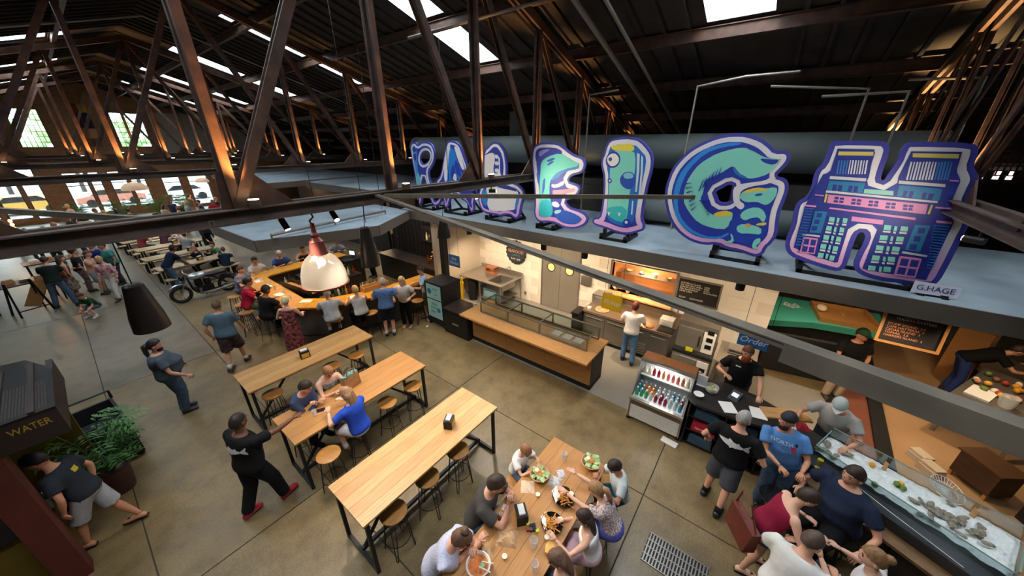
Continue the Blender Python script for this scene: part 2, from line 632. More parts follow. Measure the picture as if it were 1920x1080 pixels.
# ------------------------------------------------------------------ roof trusses
TY = [-1.9, 4.8, 12.7, 20.1, 27.0, 33.6]
ZC = 4.42                                   # bottom chord centre height
PAN = 2.02
def truss(y, near):
    """a triangular truss of paired angles: chords, posts, diagonals and gussets"""
    idx = TY.index(y)
    lab = ['steel roof truss nearest the right edge, its posts lit amber behind the last letter',
           'rusty brown steel truss crossing in front of the letters, nearest the viewer',
           'steel roof truss second from the letters, over the wooden bar',
           'steel roof truss over the picnic tables, third from the letters',
           'steel roof truss fourth from the letters down the hall',
           'farthest steel roof truss, just before the brick end wall'][idx]
    t = empty('roof_truss', (RX, y, 0), label=lab, cat='truss', group='steel roof trusses')
    ks = list(range(-6, 8)) if y > 0 else list(range(1, 8))
    x0, x1 = (-6.4 * PAN, 7.3 * PAN) if y > 0 else (0.6 * PAN, 7.3 * PAN)
    mb = MB()
    for dy in (-0.075, 0.075):
        mb.box(x0, x1, dy - 0.008, dy + 0.008, ZC - 0.075, ZC + 0.075)
        s = -1 if dy < 0 else 1
        mb.box(x0, x1, min(dy, dy + s * 0.10), max(dy, dy + s * 0.10), ZC - 0.083, ZC - 0.067)
        mb.box(x0, x1, min(dy, dy + s * 0.085), max(dy, dy + s * 0.085), ZC + 0.06, ZC + 0.075)
    mb.build('bottom_chord', M_STEEL2, t)
    for sg in (-1, 1):
        if y < 0 and sg < 0:
            continue
        e = 7.3 if sg > 0 else 6.4
        mb = MB()
        for dy in (-0.06, 0.06):
            mb.beam((0, dy, RZ - 0.36), (sg * e * PAN, dy, RZ - 0.36 - RS * e * PAN), 0.05, 0.16)
        mb.build('top_chord', M_STEEL, t)
    for k in ks:
        x = k * PAN
        zt = RZ - 0.36 - RS * abs(x)
        if zt < ZC + 0.3:
            continue
        mb = MB()
        for dy in (-0.045, 0.045):
            mb.box(x - 0.05, x + 0.05, dy - 0.012, dy + 0.012, ZC, zt)
            mb.box(x - 0.05, x - 0.036, min(dy, dy * 2.2), max(dy, dy * 2.2), ZC, zt)
        mb.build('post', M_STEEL, t)
        if k != 0:
            s = -1 if k > 0 else 1
            x2 = (k + s) * PAN
            z2 = RZ - 0.36 - RS * abs(x2)
            if k in ks and (k + s) in ks or y > 0:
                mb = MB()
                for dy in (-0.05, 0.05):
                    mb.beam((x, dy, ZC + 0.05), (x2, dy, z2), 0.025, 0.11)
                mb.build('diagonal', M_STEEL, t)
        mb = MB()
        g = [(x - 0.42, ZC + 0.05), (x + 0.42, ZC + 0.05), (x + 0.12, ZC + 0.42), (x - 0.12, ZC + 0.42)]
        if k != 0:
            s = -1 if k > 0 else 1
            g = [(x - s * 0.14, ZC + 0.05), (x + s * 0.62, ZC + 0.05), (x + s * 0.20, ZC + 0.46), (x - s * 0.10, ZC + 0.46)]
            if s < 0:
                g = g[::-1]
            mb.prism(g, -0.012, 0.012, lambda a, b, d: Vector((a, d, b)))
            for q in range(4):
                mb.box(x - 0.02, x + 0.02, -0.03, 0.03, ZC + 0.12 + q * 0.08, ZC + 0.15 + q * 0.08)
        else:
            mb.box(x - 0.1, x + 0.1, -0.012, 0.012, ZC + 0.05, ZC + 0.3)
        mb.build('gusset', M_STEEL, t)
    return t
M_LAMPHEAD = mat('uplight_lens', '#ffd9a0', 0.3, emit=30.0)
up_i = 0
for y in TY:
    t = truss(y, y < 6)
    for k in (range(-2, 6) if y > 0 else range(2, 6)):
        if y > 26 and k not in (-1, 0, 1, 2, 3):
            continue
        x = RX + k * PAN
        where = ['right edge', 'letters', 'bar', 'picnic tables', 'far crowd', 'end wall'][TY.index(y)]
        u = empty('uplight', (x + (0.12 if y > 0 else -0.06), y + (-0.2 if y > 0 else 0.2), ZC + 0.09), label='amber uplight on the truss by the %s, %s from the left' % (where, ORD[k + 2]),
                  cat='lamp', group='uplights on the truss chords')
        MB().lathe([(0.035, -0.02), (0.06, 0.0), (0.068, 0.07), (0.06, 0.075)], 12).build('lamp_body', M_STEEL2, u, smooth=True)
        MB().lathe([(0.052, 0.076), (0.052, 0.08)], 12).build('lamp_lens', M_LAMPHEAD, u)
        lamp('uplight_beam', 'SPOT', (0, 0, 0.10), UPLIGHT_POWER * (2.2 if y < 0 else 1.0), AMBER if y > 0 else (1.0, 0.62, 0.25), u, 0.03, target=(-0.14, 0.16 if y > 0 else -0.16, 0.85), angle=46, blend=1.0)  # right-edge beams are stronger and yellower, imitating sun on the posts
        up_i += 1
# horizontal braces at chord level
def loose(name, mb, m, label, cat, group=None, smooth=False):
    return tag(mb.build(name, m, smooth=smooth), label, cat, group)
def angle_brace(a, b, w, name, label, leg=None, drop=None):
    a, b = Vector(a), Vector(b)
    d = (b - a).normalized()
    x = d.cross(Vector((0, 0, 1))).normalized()
    mb = MB()
    mb.beam(a, b, w, 0.012)
    g = leg or w
    for s in (-1, 1):
        o = x * s * (w / 2 - 0.006)
        mb.beam(a + o - Vector((0, 0, g / 2)), b + o - Vector((0, 0, g / 2)), 0.012, g)
        if drop:
            c = a.lerp(b, drop[0])
            mb.beam(c + o - Vector((0, 0, drop[1] / 2)), b + o - Vector((0, 0, drop[1] / 2)), 0.013, drop[1])
    return loose(name, mb, mat('grey_brace_steel', '#736959', 0.85, 0.0, c2='#5d554a', scale=5), label, 'beam')
angle_brace((2.83, 4.65, 4.468), (0.42, -4.2, 4.468), 0.066, 'horizontal_brace', 'long grey steel brace running from the truss to the lower right corner', 0.022, (0.544, 0.078))
angle_brace((2.95, 4.65, 4.46), (5.6, 0.95, 4.46), 0.05, 'horizontal_brace', 'thin brown steel brace crossing in front of the lower halves of the letters')
angle_brace((0.9, 4.7, 4.40), (-2.6, 12.4, 4.40), 0.06, 'horizontal_brace', 'thin dark steel brace at the left above the far crowd')
# pipes hung below the deck
M_PIPE = mat('grey_pipe', '#8c8478', 0.5, 0.3)
def pipe(pts, r, label, m=M_PIPE, name='sprinkler_pipe'):
    return loose(name, MB().tube(pts, r, 8), m, label, 'pipe', smooth=True)
pipe([(-3, 16.4, roofz(-3) - 0.32), (RX, 16.4, RZ - 0.35), (9.5, 16.4, roofz(9.5) - 0.35)], 0.03, 'thin sprinkler pipe following the roof slope over the bar, ridge at upper left')
pipe([(5.55, 7.0, 7.2), (5.55, -3.5, 7.2)], 0.025, 'thin grey pipe hung under the roof deck above the nearest letters')
pipe([(6.2, 3.5, 7.4), (13.5, 3.5, 5.3)], 0.05, 'round grey pipe running down the right roof slope in the top centre')
pipe([(5.9, 3.1, 7.6), (14.2, 3.1, 5.2)], 0.035, 'slim grey pipe beside the round pipe in the top centre')
pipe([(8.5, 1.8, 3.3), (8.5, 1.8, 6.2), (8.5, 1.0, 6.3), (8.5, 0.2, 6.3)], 0.022, 'thin vertical conduit with a bend rising behind the squirrel letter')
pipe([(8.6, -1.25, 3.3), (8.6, -1.25, 5.9), (8.6, -0.2, 5.9)], 0.024, 'thin bent conduit rising between the last two letters')
pipe([(8.9, -0.8, 3.95), (8.9, -0.8, 6.0), (8.9, 0.6, 6.15)], 0.024, 'thin grey conduit rising just left of the last letter')
pipe([(9.4, -2.15, 3.4), (9.4, -2.15, 6.1), (9.4, -1.3, 6.15)], 0.025, 'bright lit conduit bending left above the last letter')
pipe([(8.4, 4.1, 3.3), (8.4, 4.1, 6.2), (8.4, 3.4, 6.25)], 0.022, 'thin vertical conduit behind the two middle letters')
# big round ducts lying behind the letters
M_DUCT = mat('grey_duct', '#5c6462', 0.7, 0.1, var=0.05, scale=2)
for k, (pts, r, lab) in enumerate((
        ([(9.9, 12.6, 4.95), (10.1, -2.2, 4.95)], 0.42, 'big round grey duct running behind the whole row of letters'),
        ([(9.0, 3.3, 3.62), (9.0, 1.1, 3.62)], 0.28, 'short fat grey duct lying on the canopy behind the middle letters'),
        ([(9.25, 0.9, 3.57), (9.25, -1.6, 3.57)], 0.28, 'short grey duct lying on the canopy behind the squirrel letter'),
        ([(11.2, 8.3, 4.9), (11.2, 8.3, 6.2)], 0.3, 'upright grey duct rising behind the letters, left one'),
        ([(11.2, 7.3, 4.9), (11.2, 7.3, 6.2)], 0.26, 'upright grey duct rising behind the letters, right one'))):
    loose('air_duct', MB().tube(pts, r, 20), M_DUCT, lab, 'duct', smooth=True)
# metal air handlers behind
M_UNIT = mat('dark_plant_metal', '#3a3733', 0.6, 0.3, var=0.1, scale=2)
loose('air_handler', MB().box(9.75, 10.55, -0.9, 0.9, 3.26, 4.3).box(9.7, 9.75, -0.8, 0.8, 3.45, 4.15), M_UNIT, 'dark boxy air handler on the canopy behind the squirrel letter', 'machine')
loose('air_handler', MB().box(9.7, 10.55, 3.6, 6.2, 3.26, 4.2).box(9.65, 9.7, 3.8, 6.0, 3.5, 4.0), M_UNIT, 'dark boxy air handler on the canopy behind the middle letters', 'machine')

# ------------------------------------------------------------------ canopies over the stalls
def canopy(name, poly, z0, z1, label):
    c = empty(name, (0, 0, 0), label=label, cat='canopy')
    ins = poly
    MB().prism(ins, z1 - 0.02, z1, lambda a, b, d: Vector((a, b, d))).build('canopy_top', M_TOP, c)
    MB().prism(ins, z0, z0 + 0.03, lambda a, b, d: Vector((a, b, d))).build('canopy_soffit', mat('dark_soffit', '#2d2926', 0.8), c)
    n = len(poly)
    cx_, cy_ = sum(p[0] for p in poly) / n, sum(p[1] for p in poly) / n
    for (px, py) in poly[::2]:
        qx, qy = px * 0.8 + cx_ * 0.2, py * 0.8 + cy_ * 0.2
        if 'far' in name:
            MB().box(qx - 0.06, qx + 0.06, qy - 0.06, qy + 0.06, 0, z0).build('column', M_BLACKMATTE, c)
        else:
            MB().tube([(qx, qy, z1), (qx, qy, roofz(qx))], 0.008, 5).build('hanger_rod', M_BLACK, c)
    for i in range(n):
        a, b = poly[i], poly[(i + 1) % n]
        mb = MB()
        mb.beam((a[0], a[1], (z0 + z1) / 2), (b[0], b[1], (z0 + z1) / 2), 0.05, z1 - z0 - 0.004)
        mb.build('fascia', M_FASCIA, c)
    return c
canopy('stall_canopy', [(6.42, 9.25), (10.6, 9.6), (10.6, -8.5), (6.52, -8.5)], 3.0, 3.26, 'flat blue-grey canopy with dark fascia carrying the row of letters')
canopy('bar_canopy', [(2.12, 11.2), (2.22, 8.55), (4.62, 7.75), (6.3, 8.8), (6.34, 9.5), (6.34, 12.2), (5.4, 13.0), (3.2, 12.6)], 3.0, 3.26, 'flat angular blue-grey canopy floating over the wooden bar')
canopy('far_canopy', [(8.2, 13.2), (8.0, 19.5), (13.5, 20.5), (13.5, 12.6)], 3.0, 3.3, 'far blue-grey canopy with a dark front edge, behind the letter R')
canopy('far_canopy', [(6.8, 21.5), (6.8, 31), (13.5, 31), (13.5, 21.5)], 2.9, 3.2, 'most distant pale canopy along the right side of the hall')
# traced outlines (2 mm units) and artwork (5 mm units) of the seven letters in the sign plane
LETTERS = {
 'R': ('4552 2550 4526 2575 4494 2588 4457 2592 4428 2583 4405 2563 4384 2556 4362 2560 4335 2570 4302 2586 4258 2594 4204 2596 4154 2590 4108 2576 4072 2555 4048 2526 4032 2490 4023 2446 4027 2400 4043 2352 4071 2306 4112 2262 4148 2227 4179 2202 4194 2167 4192 2122 4187 2080 4178 2043 4153 2003 4114 1960 4064 1922 4004 1888 3970 1856 3958 1825 3965 1790 3990 1752 4020 1722 4059 1700 4095 1690 4130 1691 4162 1706 4189 1733 4209 1772 4222 1824 4238 1876 4256 1928 4272 1976 4286 2020 4298 2061 4310 2099 4328 2098 4350 2058 4370 2011 4384 1958 4396 1897 4402 1830 4414 1770 4431 1721 4452 1688 4480 1669 4507 1663 4534 1668 4554 1692 4568 1732 4564 1802 4542 1900 4530 1981 4528 2047 4530 2120 4540 2198 4552 2280 4566 2370 4570 2444 4566 2507', '4226 2462 4183 2462 4154 2452 4137 2432 4134 2406 4143 2376 4162 2350 4190 2328 4224 2309 4264 2294 4301 2288 4333 2294 4351 2308 4356 2332 4353 2358 4343 2386 4328 2410 4307 2430 4284 2446 4260 2456', ((0.05, 0.115), (0.03, 0.1)), [
  ('3a9ad9', '1797 1010 1780 1011 1770 1001 1768 981 1767 959 1770 934 1772 904 1774 868 1770 846 1761 839 1759 822 1766 795 1773 779 1780 773 1787 778 1793 794 1796 819 1797 853 1799 887 1803 923 1805 958 1805 993'),
  ('5fd0c8', '1780 865 1765 855 1760 834 1766 799 1773 766 1780 733 1789 716 1798 715 1800 731 1797 764 1793 803 1790 848'),
  ('2c3a9a', '1797 1006 1781 1006 1772 1001 1771 989 1778 983 1794 981 1803 987 1804 999|1795 971 1780 972 1773 963 1775 945 1782 935 1793 932 1800 941 1802 961')]),
 'A': ('3849 2386 3828 2444 3804 2499 3776 2550 3750 2584 3726 2600 3697 2608 3662 2607 3628 2602 3595 2596 3562 2582 3530 2564 3504 2535 3482 2497 3461 2454 3440 2404 3420 2363 3402 2330 3391 2286 3386 2230 3374 2170 3354 2108 3318 2062 3266 2030 3238 1992 3234 1946 3250 1900 3284 1856 3299 1806 3296 1752 3304 1713 3325 1689 3347 1680 3370 1687 3390 1714 3406 1762 3428 1796 3458 1818 3489 1832 3524 1838 3553 1856 3577 1888 3620 1902 3684 1896 3733 1870 3766 1824 3793 1776 3815 1729 3838 1699 3860 1687 3881 1688 3900 1702 3912 1736 3913 1787 3922 1828 3938 1859 3962 1898 3994 1947 4021 1986 4042 2017 4043 2046 4024 2076 3999 2100 3968 2121 3940 2158 3914 2210 3890 2267 3870 2327', '', ((0.05, 0.1), (0.05, 0.1)), [
  ('e9eef8', '1529 944 1518 975 1507 998 1494 1013 1484 1022 1475 1023 1476 1006 1486 971 1496 937 1505 904 1512 873 1517 844 1526 829 1539 828 1543 853 1537 904|1440 1015 1427 1011 1416 1001 1407 985 1396 960 1382 925 1379 903 1386 896 1396 903 1408 923 1419 944 1429 966 1437 987 1444 1007'),
  ('1f7fd6', '1472 1005 1459 1003 1448 994 1441 980 1433 961 1425 939 1414 912 1399 881 1389 856 1384 837 1365 823 1332 814 1318 804 1321 795 1348 789 1400 788 1448 788 1491 789 1514 802 1517 827 1515 860 1506 900 1497 942 1485 985'),
  ('2438a6', '1436 944 1428 933 1418 913 1405 884 1404 865 1415 858 1427 862 1439 878 1447 895 1451 913 1449 929 1443 943|1456 918 1450 890 1439 866 1423 846 1431 834 1463 832 1482 842 1487 863 1482 889 1466 917'),
  ('e9eef8', '1462 866 1456 876 1449 875 1441 863 1439 852 1442 840 1450 836 1464 840 1470 846 1467 856'),
  ('1f7fd6', '1518 780 1495 782 1488 776 1497 763 1509 754 1525 750 1531 756 1530 771'),
  ('2438a6', '1376 763 1341 768 1328 762 1336 745 1337 727 1332 708 1333 699 1342 701 1349 709 1355 723 1367 737 1384 753')]),
 'L': ('3054 2512 3028 2528 3000 2547 2970 2570 2940 2584 2912 2591 2882 2591 2850 2584 2822 2570 2798 2548 2776 2524 2756 2500 2741 2468 2731 2428 2723 2382 2716 2332 2714 2280 2717 2228 2708 2187 2689 2156 2652 2138 2596 2130 2549 2116 2508 2092 2478 2068 2456 2044 2448 2010 2456 1968 2468 1921 2484 1871 2496 1820 2504 1770 2519 1731 2542 1703 2566 1690 2595 1692 2620 1700 2642 1714 2678 1721 2728 1718 2773 1710 2810 1694 2848 1689 2886 1696 2940 1698 3010 1696 3070 1700 3118 1712 3154 1731 3176 1758 3196 1796 3212 1842 3216 1886 3210 1928 3200 1966 3186 2002 3167 2038 3144 2073 3128 2114 3118 2159 3112 2209 3109 2264 3105 2324 3100 2388 3090 2441 3075 2483', '', ((0.05, 0.115), (0.05, 0.115)), [
  ('2c3a9a', '1225 979 1213 983 1201 990 1189 998 1176 1004 1161 1008 1149 1007 1139 1002 1132 994 1128 983 1132 979 1143 981 1155 983 1166 985 1181 984 1198 979 1213 977 1225 977'),
  ('e6e9ef', '1215 976 1194 984 1178 986 1166 983 1153 979 1139 973 1129 962 1122 946 1120 926 1121 903 1120 880 1114 857 1096 842 1065 836 1040 827 1021 816 1012 799 1015 778 1020 756 1028 733 1045 719 1071 714 1104 708 1146 702 1180 701 1205 704 1218 723 1220 758 1222 791 1224 823 1226 856 1227 891 1227 925 1226 957'),
  ('2c3a9a', '1160 990 1149 989 1142 982 1139 969 1137 953 1134 934 1134 916 1136 900 1145 891 1161 890 1169 897 1170 912 1168 928 1161 945 1160 962 1164 981'),
  ('d5e6ee', '1158 978 1146 978 1140 974 1139 964 1143 960 1153 959 1159 964 1162 973|1155 947 1142 947 1135 943 1134 934 1140 929 1153 928 1160 933 1161 942|1156 913 1143 914 1136 910 1136 900 1142 895 1154 894 1160 899 1162 908'),
  ('2438a6', '1123 980 1116 974 1111 961 1107 940 1106 920 1107 899 1112 887 1121 884 1126 895 1127 918 1127 943 1127 969'),
  ('2f86cf', '1252 799 1241 807 1231 806 1222 798 1216 785 1214 767 1215 749 1220 732 1227 723 1235 721 1243 725 1250 735 1255 754 1257 781'),
  ('2c3a9a', '1152 842 1129 841 1106 839 1083 837 1062 833 1043 828 1029 821 1021 813 1026 811 1045 814 1069 816 1097 818 1122 821 1142 824 1155 830 1161 838'),
  ('2f86cf', '1014 797 1008 797 1007 788 1009 768 1015 750 1023 731 1029 722 1033 721 1034 731 1031 751 1027 770 1020 788')]),
 'E': ('2342 2509 2332 2533 2312 2552 2286 2567 2254 2578 2217 2584 2154 2586 2067 2584 2010 2576 1982 2564 1938 2540 1880 2504 1835 2480 1800 2466 1766 2456 1732 2448 1706 2435 1686 2416 1674 2393 1670 2365 1675 2337 1688 2308 1710 2287 1739 2274 1772 2264 1808 2256 1836 2237 1855 2206 1845 2188 1806 2181 1771 2173 1740 2163 1720 2147 1710 2124 1714 2098 1728 2070 1748 2046 1774 2025 1814 2006 1866 1989 1874 1963 1840 1929 1800 1910 1758 1904 1712 1896 1662 1882 1624 1864 1598 1839 1588 1810 1596 1778 1612 1751 1638 1728 1674 1707 1722 1687 1778 1676 1844 1673 1905 1681 1960 1700 2014 1710 2068 1711 2124 1706 2180 1696 2225 1700 2259 1718 2282 1747 2296 1786 2300 1834 2294 1889 2294 1950 2300 2015 2310 2099 2326 2201 2338 2282 2348 2344 2352 2406 2349 2466', '', ((0.045, 0.14), (0.045, 0.14)), [
  ('2c3a9a', '912 1002 902 1008 886 1012 865 1013 842 1013 816 1011 797 1006 785 1000 781 994 783 989 801 984 835 979 862 971 879 961 893 951 901 941 909 944 915 958 918 974 918 991'),
  ('9a92d8', '898 995 885 1001 868 1005 847 1006 844 1003 858 996 873 987 887 976 897 976 902 987'),
  ('62cfc0', '879 958 862 970 837 980 806 988 780 987 760 978 742 970 725 961 712 956 702 954 698 950 699 944 708 939 727 935 746 931 765 925 781 918 795 911 809 900 823 888 832 875 836 862 837 843 836 818 829 790 817 761 813 737 818 721 832 710 854 705 872 705 885 712 891 737 891 779 891 820 891 858 890 886 889 904 888 922 888 942'),
  ('27b8c8', '874 784 848 791 829 783 817 758 813 737 818 721 832 710 854 705 872 705 885 712 890 731 888 764'),
  ('1c7fc4', '777 921 750 929 726 935 705 940 696 939 697 933 710 928 734 923 753 918 767 911 777 904 786 897 795 890 807 885 817 879 825 874 827 877 822 890 812 901 798 912'),
  ('2438a6', '853 961 837 968 825 971 816 970 814 967 820 964 829 960 840 955 850 954 857 956|851 945 838 954 828 958 820 958 820 956 825 951 833 946 843 941 850 939 855 940'),
  ('1c58b8', '907 907 899 897 894 882 891 862 893 855 900 859 905 874 909 899|872 874 864 884 861 875 861 848 865 826 872 810 875 819 875 852'),
  ('e9e4f4', '823 860 811 859 797 862 780 871 769 877 763 882 761 879 761 867 768 858 781 852 796 847 813 844 824 847 827 856'),
  ('d8a0b8', '813 835 795 836 775 839 752 843 732 847 716 849 709 847 711 839 720 833 736 828 755 823 775 817 792 813 807 809 816 814 820 828'),
  ('e9e4f4', '815 782 801 785 790 782 781 774 779 767 784 761 794 759 808 760 816 766 820 776'),
  ('2458b8', '792 740 769 748 745 750 722 746 698 740 675 731 666 722 671 711 681 702 698 694 719 691 745 691 768 696 787 706 798 717 802 730'),
  ('9fd8e8', '799 744 783 749 772 750 768 745 773 739 789 730 800 730 805 737')]),
 'I': ('1478 2498 1470 2540 1458 2573 1440 2598 1411 2616 1369 2626 1318 2632 1258 2634 1202 2628 1153 2616 1104 2588 1056 2544 1022 2506 1003 2472 990 2428 986 2374 988 2322 995 2270 1002 2210 1006 2142 1010 2074 1011 2009 1010 1954 1010 1909 1000 1874 982 1848 974 1820 975 1792 987 1771 1011 1759 1036 1746 1063 1734 1096 1721 1136 1709 1184 1704 1240 1708 1290 1716 1336 1728 1378 1736 1417 1742 1457 1748 1498 1756 1524 1770 1536 1790 1535 1811 1520 1832 1500 1843 1474 1846 1458 1862 1452 1890 1446 1946 1443 2029 1444 2104 1448 2172 1454 2227 1462 2271 1475 2312 1492 2350 1500 2384 1500 2417 1496 2444 1486 2466', '', ((0.045, 0.14), (0.045, 0.14)), [
  ('1c6fc0', '540 1025 496 1027 466 1022 449 1008 436 996 426 987 421 968 421 940 423 909 426 875 430 840 433 805 436 773 436 746 446 727 466 718 491 716 522 724 541 735 549 748 553 774 554 811 556 850 560 890 564 918 570 935 573 957 574 982 571 1002 566 1017'),
  ('7fdccb', '538 1008 493 1008 469 998 462 976 459 952 458 928 461 900 465 870 467 837 465 802 465 770 464 742 480 731 512 736 534 745 545 758 551 781 552 814 553 848 555 884 556 913 558 937 560 964 561 993'),
  ('e7d84e', '557 1023 540 1024 520 1026 499 1029 484 1027 475 1020 471 1013 472 1006 483 1003 504 1004 525 1004 546 1005 559 1010 563 1018'),
  ('37c2c0', '527 791 488 795 468 780 465 746 480 731 512 736 534 745 545 758 550 771 548 783'),
  ('2438a6', '578 980 572 991 564 999 553 1002 541 1000 530 993 523 983 520 970 523 957 530 947 541 941 556 940 566 943 574 949 578 958 580 968'),
  ('eef0ea', '575 977 569 986 561 992 551 994 541 992 533 986 527 978 525 968 528 959 536 951 545 947 556 947 565 953 574 965'),
  ('2438a6', '567 977 562 979 557 979 554 974 554 970 557 966 560 964 565 966 567 969 569 974'),
  ('1c4fb0', '508 913 500 923 489 928 476 929 465 925 456 916 451 904 450 889 454 877 464 866 476 863 490 868 501 875 508 884 511 893 512 903'),
  ('7fc8d8', '499 919 491 924 481 926 470 924 463 919 460 911 467 905 484 902 495 905 501 913'),
  ('2438a6', '560 899 554 901 549 898 544 892 545 886 550 882 555 881 560 884 562 889 563 895'),
  ('eef0ea', '556 895 552 895 550 893 549 889 551 887 555 887 557 889 558 893'),
  ('e9d4e4', '513 838 497 839 489 836 489 830 493 825 501 822 508 822 514 825 518 829 520 834'),
  ('cfe6f0', '459 997 448 993 441 933 439 857 445 856 450 932|441 989 434 981 427 925 425 841 430 840 434 925|452 821 447 821 444 768 449 767'),
  ('e6f0f0', '548 767 534 764 543 751|503 770 488 765 499 754'),
  ('2438a6', '476 739 470 746 462 748 452 746 447 740 446 731 449 723 458 717 466 716 473 720 477 725 479 732'),
  ('e6f0f0', '468 740 462 740 458 738 458 732 460 729 466 728 469 731 470 736')]),
 'G': ('836 2116 842 2174 839 2244 825 2323 803 2387 774 2436 742 2480 708 2517 668 2550 624 2578 578 2602 530 2624 480 2639 427 2648 374 2650 322 2648 270 2636 220 2618 177 2596 142 2571 117 2550 100 2533 74 2525 40 2527 14 2520 -2 2504 -11 2486 -12 2463 -8 2440 2 2416 16 2390 36 2358 34 2340 9 2336 -14 2327 -34 2312 -49 2288 -58 2255 -60 2219 -58 2180 -55 2142 -52 2107 -52 2069 -56 2029 -63 1980 -73 1924 -74 1876 -64 1838 -52 1808 -40 1790 -32 1766 -30 1738 -18 1714 4 1693 29 1686 58 1690 90 1697 125 1706 170 1712 224 1714 268 1723 301 1739 344 1740 399 1726 454 1724 509 1732 562 1748 611 1772 656 1802 697 1840 733 1882 764 1927 792 1984 819 2053', '420 2203 394 2220 372 2236 352 2253 334 2258 318 2252 310 2236 313 2212 309 2184 299 2152 300 2132 312 2120 335 2112 368 2110 392 2122 404 2146 416 2168 427 2186', ((0.05, 0.125), (0.06, 0.125)), [
  ('2a8fe0', '305 872 302 904 294 933 279 960 263 982 245 1001 224 1015 201 1024 177 1030 153 1033 137 1033 129 1030 139 1026 169 1021 195 1014 218 1004 239 987 258 963 272 938 280 912 285 884 287 854 284 826 276 798 261 774 239 753 216 737 190 727 165 722 141 724 123 730 111 741 104 744 101 740 107 733 120 723 139 716 163 714 190 718 220 727 247 742 271 763 289 794 301 836'),
  ('86dccb', '266 912 256 936 245 956 232 971 217 983 202 994 183 1003 161 1011 142 1016 124 1018 109 1017 94 1014 80 1007 68 995 53 989 36 988 26 987 21 986 21 979 25 967 31 956 37 946 46 938 60 932 74 927 87 926 100 930 114 940 125 950 134 960 144 960 153 952 163 943 174 935 188 927 204 919 211 905 209 884 210 866 213 853 207 837 191 818 175 805 159 798 148 799 140 809 129 815 116 816 108 814 105 808 104 792 107 768 119 755 143 753 167 756 191 762 213 774 234 793 250 812 263 831 270 856 271 885'),
  ('2438a6', '66 987 49 986 35 985 25 985 22 981 27 973 37 970 51 973 62 978 70 985'),
  ('2b73c4', '134 959 124 947 111 938 95 931 93 927 103 926 115 931 128 940 136 950 138 960'),
  ('2438a6', '115 1024 97 1018 81 1009 68 996 67 994 79 1001 93 1008 108 1014 118 1020 122 1024'),
  ('e3c94a', '160 805 149 812 137 816 124 818 115 815 108 808 112 803 125 799 137 796 147 795 155 796 162 800'),
  ('1d3fae', '107 787 94 797 88 812 89 831 82 842 68 846 51 844 30 835 15 826 7 814 3 798 1 777 1 759 2 743 10 731 24 721 42 715 64 715 81 717 92 722 101 739 109 767'),
  ('e4e6f0', '120 896 114 902 104 907 91 911 74 915 54 919 40 924 32 932 25 935 18 934 17 928 23 919 35 912 51 908 67 904 82 898 92 892 98 884 100 874 99 862 93 853 82 846 78 838 82 829 88 827 98 832 106 841 113 853 118 868 121 884'),
  ('7fd8cb', '97 877 94 883 86 889 73 894 58 897 41 898 28 900 18 903 12 903 7 902 4 894 3 880 6 868 11 858 17 851 24 848 32 850 44 855 56 855 70 852 81 853 89 857 95 863 97 870'),
  ('e3c94a', '84 890 68 897 53 900 39 899 31 897 29 893 35 891 50 890 65 886 79 881 88 880 91 884'),
  ('1d3fae', '55 880 44 883 39 882 39 878 43 876 51 874 57 874 59 877'),
  ('7fd8cb', '83 808 80 819 70 829 54 837 40 838 28 833 20 825 13 813 12 803 15 794 20 795 28 804 36 807 46 804 55 800 63 794 71 794 80 800|83 771 73 779 55 781 29 778 15 771 12 758 18 752 32 752 48 751 66 748 78 752 84 762'),
  ('e0a04a', '61 782 54 784 49 783 46 778 48 774 55 771 59 772 63 778'),
  ('e3c94a', '28 788 14 793 7 793 6 787 12 783 24 781 31 781 33 784'),
  ('7fd8cb', '97 743 93 742 88 735 82 721 85 712 97 709 103 709 103 713 99 716 92 720 91 727 96 737|23 735 14 740 10 739 8 730 10 723 15 716 15 711 11 708 9 704 11 700 16 700 23 703 27 712 27 725'),
  ('1d3fae', '275 899 251 903 274 895|269 884 246 890 267 881|262 870 241 877 261 866|256 855 236 864 254 851|249 840 231 851 247 836|242 825 226 838 241 822|236 810 221 825 234 807|225 877 217 916 221 875|215 890 207 925 211 888|206 903 198 933 202 901|197 915 189 942 192 913|186 922 180 951 182 921|176 930 171 959 172 928|215 846 181 849 213 842|207 838 180 839 205 834|200 829 180 828 198 826|193 821 179 817 191 818|185 813 179 807 183 810|178 805 178 796 176 801')]),
